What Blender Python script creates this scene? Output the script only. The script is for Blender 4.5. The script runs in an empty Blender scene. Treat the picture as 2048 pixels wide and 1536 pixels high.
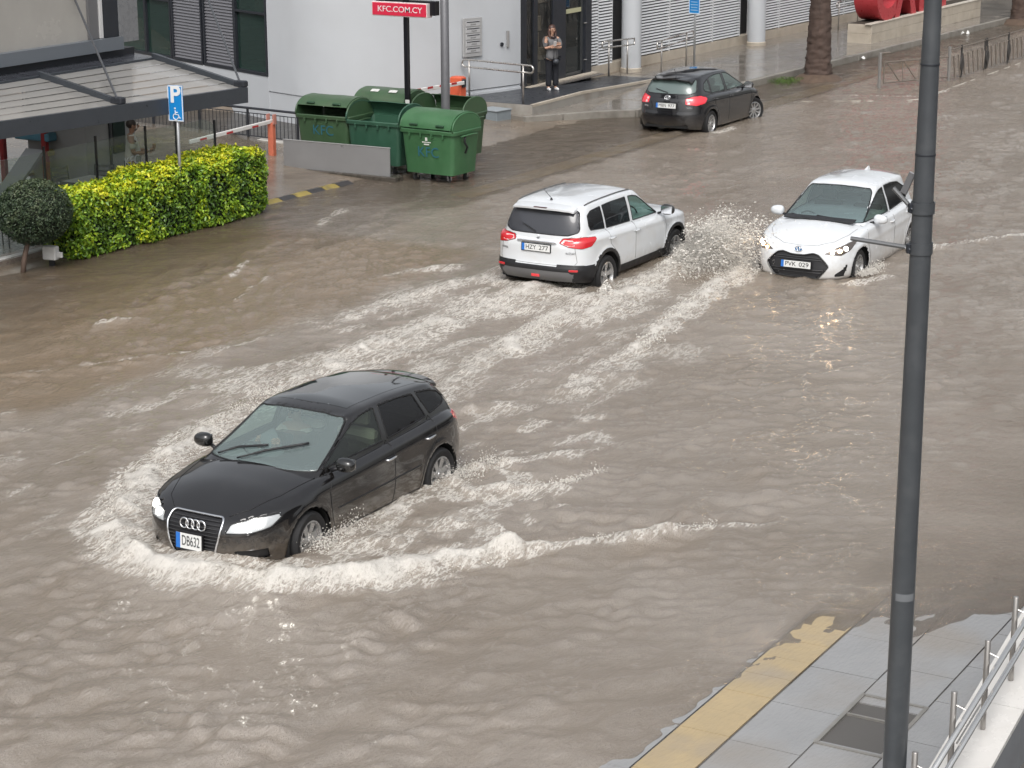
import bpy, bmesh, math, random
import numpy as np
from mathutils import Vector, Matrix
R = math.radians
random.seed(7); RNG = np.random.default_rng(7)
SC = bpy.context.scene
COL = SC.collection

# ---------------------------------------------------------------- camera, sky, sun, exposure
cam_d = bpy.data.cameras.new('camera'); cam = bpy.data.objects.new('camera', cam_d); COL.objects.link(cam)
SC.camera = cam
cam_d.sensor_width = 36.0
cam_d.lens = 36.0 * 4178.5 / 2048.0
cam_d.clip_start = 0.5; cam_d.clip_end = 3000
def _cam_matrix(yaw, pitch, roll, loc):
    F = Vector((math.cos(yaw), math.sin(yaw), 0)); RT = Vector((math.sin(yaw), -math.cos(yaw), 0)); Z = Vector((0, 0, 1))
    fwd = F * math.cos(pitch) - Z * math.sin(pitch); up = F * math.sin(pitch) + Z * math.cos(pitch)
    r2 = RT * math.cos(roll) + up * math.sin(roll); u2 = -RT * math.sin(roll) + up * math.cos(roll)
    m = Matrix((r2, u2, -fwd)).transposed().to_4x4(); m.translation = loc
    return m
cam.matrix_world = _cam_matrix(R(30), R(15.5816), R(-0.1673), Vector((0, 0, 7.8)))

W = bpy.data.worlds.new('World'); SC.world = W; W.use_nodes = True
_n = W.node_tree.nodes; _l = W.node_tree.links; _n.clear()
_sky = _n.new('ShaderNodeTexSky'); _sky.sky_type = 'NISHITA'; _sky.sun_disc = False
SUN_EL, SUN_AZ = R(52), R(205)          # direction towards the sun, azimuth counted from +X
_sky.sun_elevation = SUN_EL; _sky.sun_rotation = R(90) - SUN_AZ
_sky.air_density = 1.2; _sky.dust_density = 6.0; _sky.ozone_density = 1.0
_hs = _n.new('ShaderNodeHueSaturation'); _hs.inputs['Saturation'].default_value = 0.22
_bg = _n.new('ShaderNodeBackground'); _bg.inputs['Strength'].default_value = 0.15
_ow = _n.new('ShaderNodeOutputWorld')
_l.new(_sky.outputs[0], _hs.inputs['Color']); _l.new(_hs.outputs[0], _bg.inputs['Color']); _l.new(_bg.outputs[0], _ow.inputs[0])
sun_d = bpy.data.lights.new('sun', 'SUN'); sun_d.energy = 0.7; sun_d.angle = R(25); sun_d.color = (1.0, 0.98, 0.95)
sun = bpy.data.objects.new('sun', sun_d); COL.objects.link(sun)
sun.rotation_euler = Vector((math.cos(SUN_EL) * math.cos(SUN_AZ), math.cos(SUN_EL) * math.sin(SUN_AZ), math.sin(SUN_EL))).to_track_quat('Z', 'Y').to_euler()
SC.view_settings.view_transform = 'Standard'; SC.view_settings.look = 'None'
SC.view_settings.exposure = 0.28; SC.view_settings.gamma = 1.0; SC.view_settings.use_curve_mapping = False
SC.cycles.use_denoising = True
SC.cycles.max_bounces = 6; SC.cycles.transparent_max_bounces = 16; SC.cycles.glossy_bounces = 3; SC.cycles.diffuse_bounces = 2
SC.cycles.use_adaptive_sampling = True; SC.cycles.adaptive_threshold = 0.02
SC.cycles.caustics_reflective = False; SC.cycles.caustics_refractive = False

# ---------------------------------------------------------------- helpers
MATS = {}
def mat(name, col, rough=0.5, metal=0.0, var=0.0, vscale=8.0, bump=0.0, bscale=40.0, coat=0.0, coat_bump=0.0, emit=None, estr=0.0, spec=0.5, stretch=None, dirt=None, alpha=1.0, mud=None):
    if name in MATS: return MATS[name]
    m = bpy.data.materials.new(name); m.use_nodes = True
    nt = m.node_tree; b = nt.nodes['Principled BSDF']
    b.inputs['Base Color'].default_value = (*col, 1); b.inputs['Roughness'].default_value = rough
    b.inputs['Metallic'].default_value = metal; b.inputs['Coat Weight'].default_value = coat
    b.inputs['Coat Roughness'].default_value = 0.04
    b.inputs['Specular IOR Level'].default_value = spec
    b.inputs['Alpha'].default_value = alpha
    if emit: b.inputs['Emission Color'].default_value = (*emit, 1); b.inputs['Emission Strength'].default_value = estr
    tc = mp = None
    if var or bump or dirt:
        tc = nt.nodes.new('ShaderNodeTexCoord'); mp = nt.nodes.new('ShaderNodeMapping')
        nt.links.new(tc.outputs['Object'], mp.inputs[0])
        if stretch: mp.inputs['Scale'].default_value = stretch
    if var:
        n = nt.nodes.new('ShaderNodeTexNoise'); n.inputs['Scale'].default_value = vscale; n.inputs['Detail'].default_value = 6; n.inputs['Roughness'].default_value = 0.65
        nt.links.new(mp.outputs[0], n.inputs['Vector'])
        r = nt.nodes.new('ShaderNodeMapRange'); r.inputs[1].default_value = 0.25; r.inputs[2].default_value = 0.75
        r.inputs[3].default_value = 1 - var; r.inputs[4].default_value = 1 + var
        nt.links.new(n.outputs[0], r.inputs[0])
        mx = nt.nodes.new('ShaderNodeMix'); mx.data_type = 'RGBA'; mx.blend_type = 'MULTIPLY'; mx.inputs[0].default_value = 1
        mx.inputs[6].default_value = (*col, 1); nt.links.new(r.outputs[0], mx.inputs[7])
        out = mx.outputs[2]
        r2 = nt.nodes.new('ShaderNodeMapRange'); r2.inputs[1].default_value = 0.3; r2.inputs[2].default_value = 0.7
        r2.inputs[3].default_value = max(0.02, rough - 0.12 * (var > .02)); r2.inputs[4].default_value = min(1, rough + 0.1 * (var > .02))
        nt.links.new(n.outputs[0], r2.inputs[0]); nt.links.new(r2.outputs[0], b.inputs['Roughness'])
        if dirt:
            n2 = nt.nodes.new('ShaderNodeTexNoise'); n2.inputs['Scale'].default_value = dirt[1]; n2.inputs['Detail'].default_value = 8
            nt.links.new(mp.outputs[0], n2.inputs['Vector'])
            r3 = nt.nodes.new('ShaderNodeMapRange'); r3.inputs[1].default_value = 0.5; r3.inputs[2].default_value = 0.72; r3.inputs[4].default_value = dirt[2]
            nt.links.new(n2.outputs[0], r3.inputs[0])
            m2 = nt.nodes.new('ShaderNodeMix'); m2.data_type = 'RGBA'; nt.links.new(r3.outputs[0], m2.inputs[0])
            nt.links.new(out, m2.inputs[6]); m2.inputs[7].default_value = (*dirt[0], 1); out = m2.outputs[2]
        if mud:   # splashes that thin out upwards from the sills
            sx = nt.nodes.new('ShaderNodeSeparateXYZ'); nt.links.new(tc.outputs['Object'], sx.inputs[0])
            n3 = nt.nodes.new('ShaderNodeTexNoise'); n3.inputs['Scale'].default_value = 9; n3.inputs['Detail'].default_value = 9; n3.inputs['Roughness'].default_value = .75
            nt.links.new(tc.outputs['Object'], n3.inputs['Vector'])
            hz_ = nt.nodes.new('ShaderNodeMapRange'); hz_.inputs[1].default_value = mud[1]; hz_.inputs[2].default_value = mud[2]; hz_.inputs[3].default_value = .62; hz_.inputs[4].default_value = -.35; nt.links.new(sx.outputs[2], hz_.inputs[0])
            ad = nt.nodes.new('ShaderNodeMath'); ad.operation = 'ADD'; nt.links.new(hz_.outputs[0], ad.inputs[0]); nt.links.new(n3.outputs[0], ad.inputs[1])
            r4 = nt.nodes.new('ShaderNodeMapRange'); r4.inputs[1].default_value = .55; r4.inputs[2].default_value = 1.05; r4.inputs[4].default_value = mud[3]; nt.links.new(ad.outputs[0], r4.inputs[0])
            m4 = nt.nodes.new('ShaderNodeMix'); m4.data_type = 'RGBA'; nt.links.new(r4.outputs[0], m4.inputs[0]); nt.links.new(out, m4.inputs[6]); m4.inputs[7].default_value = (*mud[0], 1); out = m4.outputs[2]
        nt.links.new(out, b.inputs['Base Color'])
    if coat_bump:
        n = nt.nodes.new('ShaderNodeTexNoise'); n.inputs['Scale'].default_value = 14; n.inputs['Detail'].default_value = 5
        cm = nt.nodes.new('ShaderNodeMapping'); cm.inputs['Scale'].default_value = (.7, 2.0, 1); nt.links.new(tc.outputs['Object'], cm.inputs[0]); nt.links.new(cm.outputs[0], n.inputs['Vector'])
        bp = nt.nodes.new('ShaderNodeBump'); bp.inputs['Strength'].default_value = coat_bump; bp.inputs['Distance'].default_value = 0.03
        nt.links.new(n.outputs[0], bp.inputs['Height']); nt.links.new(bp.outputs[0], b.inputs['Coat Normal'])
    if bump:
        n = nt.nodes.new('ShaderNodeTexNoise'); n.inputs['Scale'].default_value = bscale; n.inputs['Detail'].default_value = 4
        nt.links.new(mp.outputs[0], n.inputs['Vector'])
        bp = nt.nodes.new('ShaderNodeBump'); bp.inputs['Strength'].default_value = bump; bp.inputs['Distance'].default_value = 0.02
        nt.links.new(n.outputs[0], bp.inputs['Height']); nt.links.new(bp.outputs[0], b.inputs['Normal'])
    MATS[name] = m
    return m
def glass(name, tint, haze=(0.5, 0.55, 0.55), hz=0.0, ior=1.55, rough=0.01):
    if name in MATS: return MATS[name]
    m = bpy.data.materials.new(name); m.use_nodes = True; nt = m.node_tree; nt.nodes.clear()
    o = nt.nodes.new('ShaderNodeOutputMaterial'); t = nt.nodes.new('ShaderNodeBsdfTransparent'); t.inputs[0].default_value = (*tint, 1)
    d = nt.nodes.new('ShaderNodeBsdfDiffuse'); d.inputs[0].default_value = (*haze, 1)
    g = nt.nodes.new('ShaderNodeBsdfGlossy'); g.inputs['Roughness'].default_value = rough
    # Schlick reflectance that is the same from both sides of the pane
    ge = nt.nodes.new('ShaderNodeNewGeometry'); dt = nt.nodes.new('ShaderNodeVectorMath'); dt.operation = 'DOT_PRODUCT'
    nt.links.new(ge.outputs['Incoming'], dt.inputs[0]); nt.links.new(ge.outputs['Normal'], dt.inputs[1])
    def mth(op, x, y=0.0):
        k = nt.nodes.new('ShaderNodeMath'); k.operation = op
        for i_, q in enumerate((x, y)):
            if hasattr(q, 'links'): nt.links.new(q, k.inputs[i_])
            else: k.inputs[i_].default_value = q
        return k
    f0 = ((ior - 1) / (ior + 1)) ** 2
    fc = mth('POWER', mth('SUBTRACT', 1.0, mth('ABSOLUTE', dt.outputs['Value']).outputs[0]).outputs[0], 5.0)
    f = mth('ADD', mth('MULTIPLY', fc.outputs[0], 1 - f0).outputs[0], f0)
    a = nt.nodes.new('ShaderNodeMixShader'); a.inputs[0].default_value = hz
    b = nt.nodes.new('ShaderNodeMixShader')
    nt.links.new(t.outputs[0], a.inputs[1]); nt.links.new(d.outputs[0], a.inputs[2])
    nt.links.new(f.outputs[0], b.inputs[0]); nt.links.new(a.outputs[0], b.inputs[1]); nt.links.new(g.outputs[0], b.inputs[2])
    nt.links.new(b.outputs[0], o.inputs[0]); MATS[name] = m
    return m

def tag(o, label=None, cat=None, group=None, kind=None):
    if label: o['label'] = label
    if cat: o['category'] = cat
    if group: o['group'] = group
    if kind: o['kind'] = kind
    return o
def thing(name, label, cat, loc=(0, 0, 0), rz=0.0, group=None):
    o = bpy.data.objects.new(name, None); COL.objects.link(o); o.empty_display_size = 0.2
    o.location = loc; o.rotation_euler = (0, 0, rz)
    return tag(o, label, cat, group)
def copy_tree(o, parent=None):
    c = o.copy(); COL.objects.link(c); c.parent = parent
    for ch in list(o.children): copy_tree(ch, c)
    return c
def add_mesh(name, V, F, m, parent=None, smooth=False, autosmooth=None):
    me = bpy.data.meshes.new(name)
    me.from_pydata([tuple(map(float, v)) for v in V], [], [tuple(map(int, f)) for f in F])
    me.update()
    if m is not None: me.materials.append(m)
    if smooth: me.polygons.foreach_set('use_smooth', np.ones(len(me.polygons), bool))
    if autosmooth is not None:
        me.polygons.foreach_set('use_smooth', np.ones(len(me.polygons), bool))
        try: me.set_sharp_from_angle(angle=autosmooth)
        except Exception: pass
    o = bpy.data.objects.new(name, me); COL.objects.link(o); o.parent = parent
    return o
class MB:
    """collects shapes into one mesh"""
    def __init__(s): s.v = []; s.f = []
    def add(s, V, F):
        n = len(s.v); s.v += [tuple(p) for p in V]; s.f += [tuple(i + n for i in f) for f in F]; return s
    def box(s, c, d, rz=0.0, rx=0.0, ry=0.0, bev=0.0):
        hx, hy, hz = d[0] / 2, d[1] / 2, d[2] / 2
        b = min(bev, hx * .49, hy * .49, hz * .49)
        M = Matrix.Translation(c) @ Matrix.Rotation(rz, 4, 'Z') @ Matrix.Rotation(ry, 4, 'Y') @ Matrix.Rotation(rx, 4, 'X')
        if b <= 0:
            V = [(x, y, z) for z in (-hz, hz) for y in (-hy, hy) for x in (-hx, hx)]
            F = [(0, 2, 3, 1), (4, 5, 7, 6), (0, 1, 5, 4), (2, 6, 7, 3), (0, 4, 6, 2), (1, 3, 7, 5)]
        else:
            V = []; F = []
            def oct_(x, y, ch):  # chamfered outline
                return [(x - ch, -y), (x, -y + ch), (x, y - ch), (x - ch, y), (-x + ch, y), (-x, y - ch), (-x, -y + ch), (-x + ch, -y)]
            for z, x, y in ((-hz, hx - b, hy - b), (-hz + b, hx, hy), (hz - b, hx, hy), (hz, hx - b, hy - b)):
                V += [(p[0], p[1], z) for p in oct_(x, y, b)]
            for k in range(3):
                for i in range(8): F.append((k * 8 + i, k * 8 + (i + 1) % 8, k * 8 + 8 + (i + 1) % 8, k * 8 + 8 + i))
            F.append(tuple(reversed(range(8)))); F.append(tuple(range(24, 32)))
        return s.add([M @ Vector(p) for p in V], F)
    def tube(s, path, r, seg=8, cap=True, closed=False):
        P = [Vector(p) for p in path]; n = len(P); V = []; F = []
        up = Vector((0, 0, 1)); prev = None
        for i in range(n):
            a = P[(i - 1) % n] if (i > 0 or closed) else P[i]; b = P[(i + 1) % n] if (i < n - 1 or closed) else P[i]
            t = (b - a); t = t.normalized() if t.length > 1e-9 else Vector((0, 0, 1))
            if prev is None:
                ref = up if abs(t.z) < 0.9 else Vector((1, 0, 0)); x = t.cross(ref).normalized()
            else:
                x = prev - t * prev.dot(t); x = x.normalized() if x.length > 1e-6 else t.orthogonal().normalized()
            prev = x; y = t.cross(x); rr = r[i] if isinstance(r, (list, tuple)) else r
            V += [P[i] + (x * math.cos(k * 2 * math.pi / seg) + y * math.sin(k * 2 * math.pi / seg)) * rr for k in range(seg)]
        m = n if closed else n - 1
        for i in range(m):
            for k in range(seg):
                j = (i + 1) % n
                F.append((i * seg + k, i * seg + (k + 1) % seg, j * seg + (k + 1) % seg, j * seg + k))
        if cap and not closed: F.append(tuple(reversed(range(seg)))); F.append(tuple(range((n - 1) * seg, n * seg)))
        return s.add(V, F)
    def lathe(s, prof, c=(0, 0, 0), seg=24, axis='Z', a0=0.0, a1=2 * math.pi):
        V = []; F = []; full = abs(a1 - a0 - 2 * math.pi) < 1e-6; ns = seg if full else seg + 1
        for r, h in prof:
            for k in range(ns):
                a = a0 + (a1 - a0) * k / seg; p = (r * math.cos(a), r * math.sin(a), h)
                if axis == 'Y': p = (p[0], p[2], p[1])
                if axis == 'X': p = (p[2], p[0], p[1])
                V.append((p[0] + c[0], p[1] + c[1], p[2] + c[2]))
        for i in range(len(prof) - 1):
            for k in range(seg):
                k2 = (k + 1) % ns
                F.append((i * ns + k, i * ns + k2, (i + 1) * ns + k2, (i + 1) * ns + k))
        return s.add(V, F)
    def prism(s, poly, z0, z1, M=None):
        n = len(poly); V = [(p[0], p[1], z0) for p in poly] + [(p[0], p[1], z1) for p in poly]
        F = [tuple(reversed(range(n))), tuple(range(n, 2 * n))] + [(i, (i + 1) % n, n + (i + 1) % n, n + i) for i in range(n)]
        if M is not None: V = [M @ Vector(p) for p in V]
        return s.add(V, F)
    def quad(s, a, b, c, d): return s.add([a, b, c, d], [(0, 1, 2, 3)])
    def build(s, name, m, parent=None, smooth=False, auto=None):
        o = add_mesh(name, s.v, s.f, m, parent, smooth, auto)
        bm = bmesh.new(); bm.from_mesh(o.data); bmesh.ops.recalc_face_normals(bm, faces=bm.faces); bm.to_mesh(o.data); bm.free()
        return o
def text_mesh(name, body, size, m, parent, M, extrude=0.0008, align='CENTER', sx=1.0, bold=0.0):
    c = bpy.data.curves.new(name, 'FONT'); c.body = body; c.size = size; c.extrude = extrude; c.align_x = align; c.align_y = 'CENTER'; c.offset = bold
    t = bpy.data.objects.new(name, c); COL.objects.link(t)
    dg = bpy.context.evaluated_depsgraph_get(); me = bpy.data.meshes.new_from_object(t.evaluated_get(dg))
    bpy.data.objects.remove(t); bpy.data.curves.remove(c)
    me.materials.clear(); me.materials.append(m)
    me.transform(M @ Matrix.Diagonal((sx, 1, 1, 1)))
    o = bpy.data.objects.new(name, me); COL.objects.link(o); o.parent = parent
    return o
def frame_matrix(o, xdir, ydir):
    x = Vector(xdir).normalized(); y = Vector(ydir); y = (y - x * y.dot(x)).normalized(); z = x.cross(y)
    m = Matrix((x, y, z)).transposed().to_4x4(); m.translation = Vector(o); return m
def pchip(xs, ys, x):
    xs = np.asarray(xs, float); ys = np.asarray(ys, float); x = np.clip(np.asarray(x, float), xs[0], xs[-1])
    h = np.diff(xs); d = np.diff(ys) / h; m = np.zeros_like(ys)
    if len(xs) > 2:
        for i in range(1, len(xs) - 1):
            if d[i - 1] * d[i] > 0:
                w1, w2 = 2 * h[i] + h[i - 1], h[i] + 2 * h[i - 1]; m[i] = (w1 + w2) / (w1 / d[i - 1] + w2 / d[i])
    m[0] = d[0]; m[-1] = d[-1]
    k = np.clip(np.searchsorted(xs, x) - 1, 0, len(xs) - 2); t = (x - xs[k]) / h[k]
    return ((1 + 2 * t) * (1 - t) ** 2 * ys[k] + t * (1 - t) ** 2 * h[k] * m[k] + t * t * (3 - 2 * t) * ys[k + 1] + t * t * (t - 1) * h[k] * m[k + 1])
_PERM = RNG.permutation(4096); _GA = RNG.uniform(0, 2 * np.pi, 4096)
def perlin(x, y, seed=0):
    xi = np.floor(x).astype(np.int64); yi = np.floor(y).astype(np.int64); xf = x - xi; yf = y - yi
    u = xf * xf * xf * (xf * (xf * 6 - 15) + 10); v = yf * yf * yf * (yf * (yf * 6 - 15) + 10)
    def g(ix, iy, dx, dy):
        a = _GA[_PERM[(_PERM[(ix + seed * 131) & 4095] + iy) & 4095]]
        return np.cos(a) * dx + np.sin(a) * dy
    n00 = g(xi, yi, xf, yf); n10 = g(xi + 1, yi, xf - 1, yf); n01 = g(xi, yi + 1, xf, yf - 1); n11 = g(xi + 1, yi + 1, xf - 1, yf - 1)
    return (n00 * (1 - u) + n10 * u) * (1 - v) + (n01 * (1 - u) + n11 * u) * v
def fbm(x, y, o=4, seed=0, gain=0.5):
    s = 0; a = 1.0; f = 1.0
    for k in range(o): s = s + a * perlin(x * f + k * 17.3, y * f - k * 9.1, seed + k); a *= gain; f *= 2.03
    return s
def sstep(a, b, x):
    t = np.clip((x - a) / (b - a), 0, 1); return t * t * (3 - 2 * t)
# ================================================================ ground and flood water
WL = 0.165                                             # still level of the flood
def plinth_edge(U): return 23.5 - 0.062 * (U - 47.0)
def z_near(U, V): return np.clip(.1745 - .0065 * np.clip(U - 15.6, 0, 99) + .006 * (6.75 - V) - .03 * np.clip(V - 6.9, 0, 1), .085, .30)
def z_far(U, V):
    z = .120 + .012 * (V - 21.0)
    return z + np.clip(V - 24.2, 0, 6) * .045
def ground_z(U, V):
    z = np.zeros_like(U) + .012 * np.clip(1 - np.abs(V - 14) / 7, 0, 1)
    z = np.where(V < 7.25, z_near(U, V), z)
    vk = np.where(U > 53.0, 18.4, 21.05); vk = np.where((U > 51.5) & (U <= 53.0), 21.05 - 2.65 * (U - 51.5) / 1.5, vk)
    z = np.where(V > vk, np.maximum(.12, z_far(U, V)), z)
    return z
def grid_mesh(name, us, vs, zf, m, parent=None, smooth=True):
    U, Vv = np.meshgrid(us, vs, indexing='ij'); Z = zf(U, Vv); n, k = U.shape
    i = (np.arange(n - 1)[:, None] * k + np.arange(k - 1)).ravel()
    me = bpy.data.meshes.new(name); F = np.stack([i, i + k, i + k + 1, i + 1], 1)
    me.vertices.add(n * k); me.vertices.foreach_set('co', np.stack([U, Vv, Z], -1).astype(np.float32).ravel())
    me.loops.add(4 * len(F)); me.loops.foreach_set('vertex_index', F.ravel().astype(np.int32))
    me.polygons.add(len(F)); me.polygons.foreach_set('loop_start', np.arange(0, 4 * len(F), 4, dtype=np.int32)); me.polygons.foreach_set('loop_total', np.full(len(F), 4, np.int32))
    me.update(calc_edges=True); me.validate()
    if smooth: me.polygons.foreach_set('use_smooth', np.ones(len(F), bool))
    if m: me.materials.append(m)
    o = bpy.data.objects.new(name, me); COL.objects.link(o); o.parent = parent
    return o, U, Vv, Z
M_asph = mat('wet_asphalt', (.055, .050, .045), .35, var=.3, vscale=1.2, bump=.25, bscale=60)
M_wet = mat('wet_ground', (.19, .155, .12), .22, var=.28, vscale=.9, bump=.15, bscale=35, dirt=((.12, .085, .06), 1.7, .7))
M_slab = mat('grey_paving', (.275, .275, .275), .45, var=.12, vscale=2.2, bump=.08, bscale=25, dirt=((.25, .22, .185), .8, .8), coat=.8, coat_bump=.5)
M_joint = mat('paving_joint', (.10, .095, .09), .8)
M_tact = mat('yellow_tactile', (.40, .30, .155), .45, var=.15, vscale=3, dirt=((.31, .25, .175), 1.2, .9), coat=.8, coat_bump=.5)
M_kerb = mat('kerb_concrete', (.24, .225, .20), .6, var=.2, vscale=4, dirt=((.10, .085, .07), 2.5, .6))
road = tag(MB().quad((-400, -400, -.012), (400, -400, -.012), (400, 400, -.012), (-400, 400, -.012)).build('road', M_asph), kind='structure')
# far footpath and driveway
far, *_ = grid_mesh('far_pavement', np.concatenate([np.linspace(-40, 20, 8), np.linspace(22, 60, 90), np.linspace(61, 160, 60)]), np.concatenate([np.linspace(21.05, 26, 26), np.linspace(26.5, 60, 24)]), lambda U, V: np.where((U > 38.6) & (U < 43.6) & (V > 27.7), .1 - .22 * (V - 27.7), np.maximum(.12, z_far(U, V)) + .012 * fbm(U / 1.6, V / 1.6, 3, 5)), M_wet)
tag(far, kind='structure')
kf = MB(); kf.box((0, 20.98, .05), (240, .15, .16)); kf.build('kerb', M_kerb, far)
isl = MB(); isl.prism([(51.5, 20.9), (53.0, 18.55), (53.4, 18.4), (160, 18.4), (160, 21.1), (51.5, 21.1)], -.01, .135); tag(isl.build('footpath_island', mat('red_brown_paving', (.26, .19, .155), .3, var=.2, vscale=1.5, dirt=((.20, .17, .13), 1.2, .6))), kind='structure')
ik = MB()
ik.tube([(51.4, 20.95, .10), (52.9, 18.55, .10), (53.4, 18.33, .10), (60, 18.33, .10), (110, 18.33, .10)], .075, 4); ik.build('kerb', mat('pale_kerb', (.42, .39, .34), .5, var=.15), bpy.data.objects['footpath_island'])
def blocks(parent, m, u0, u1, v0, v1, du, zf, name, h=.03, gap=.008, skew=0.0):
    nu = int(round((u1 - u0) / du))
    for k in range(nu):
        a, b = u0 + k * du + gap / 2, u0 + (k + 1) * du - gap / 2
        zs = [float(zf(np.array(x), np.array(y))) + .006 for x, y in ((a, v0), (b, v0), (b, v1), (a, v1))]
        y = [v0 - skew * (a - u0), v0 - skew * (b - u0), v1 - skew * (b - u0), v1 - skew * (a - u0)]
        j = random.uniform(-.0015, .0015)
        V = [(a, y[0], zs[0] + j), (b, y[1], zs[1] + j), (b, y[2], zs[2] + j), (a, y[3], zs[3] + j)]
        V += [(p[0], p[1], p[2] - h) for p in V]
        o = add_mesh(name, V, [(0, 1, 2, 3), (0, 4, 5, 1), (1, 5, 6, 2), (2, 6, 7, 3), (3, 7, 4, 0)], m, parent)
blocks(far, M_tact, 35.5, 62, 21.42, 21.92, .6, lambda U, V: np.maximum(.12, z_far(U, V)) + .01, 'tactile_block', skew=.012)
# near footpath
near, *_ = grid_mesh('near_pavement', np.concatenate([np.linspace(-40, 8, 10), np.linspace(9, 40, 60), np.linspace(42, 140, 30)]), np.linspace(-2, 7.25, 16), lambda U, V: z_near(U, V) - .006, M_joint)
tag(near, kind='structure')
MB().box((40, 7.30, .04), (200, .14, .09)).build('kerb', M_kerb, near)
blocks(near, M_tact, 10.0, 24, 6.52, 6.98, .45, z_near, 'tactile_block', gap=.004)
rows = [(5.86, 6.50), (5.26, 5.85), (4.66, 5.25)]
for r, (a, b) in enumerate(rows):
    u = 9.5 + (.35 * r) % .9
    while u < 23:
        L = .9
        if not (r == 1 and 15.1 < u + .45 < 16.3): blocks(near, M_slab, u, u + L, a, b - .006, L, z_near, 'paving_slab', gap=.010)
        u += L
blocks(near, M_slab, 9.5, 23, 7.0, 7.22, .9, z_near, 'paving_slab', gap=.008)
# recessed access cover filled with mud and water
cov = thing('access_cover', 'recessed metal access cover filled with muddy water beside the grey pole', 'access cover', (15.75, 5.55, .19))
cz = float(z_near(np.array(15.75), np.array(5.55))) - .19
fr = MB()
for (c, d) in (((0, .29, cz), (1.15, .035, .03)), ((0, -.29, cz), (1.15, .035, .03)), ((.56, 0, cz), (.035, .55, .03)), ((-.56, 0, cz), (.035, .55, .03)), ((.12, 0, cz), (.025, .55, .026))): fr.box(c, d)
fr.build('frame', mat('cover_frame_steel', (.26, .25, .23), .5, .3, var=.2), cov)
MB().box((-.22, 0, cz - .02), (.66, .55, .02)).build('cover_plate', mat('muddy_cover', (.21, .19, .165), .3, var=.5, vscale=9, bump=.8, bscale=14, dirt=((.10, .08, .065), 8, .9)), cov)
MB().box((.34, 0, cz - .024), (.42, .55, .02)).build('cover_plate', mat('dark_muddy_cover', (.115, .095, .08), .15, var=.2, vscale=4), cov)

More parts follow.
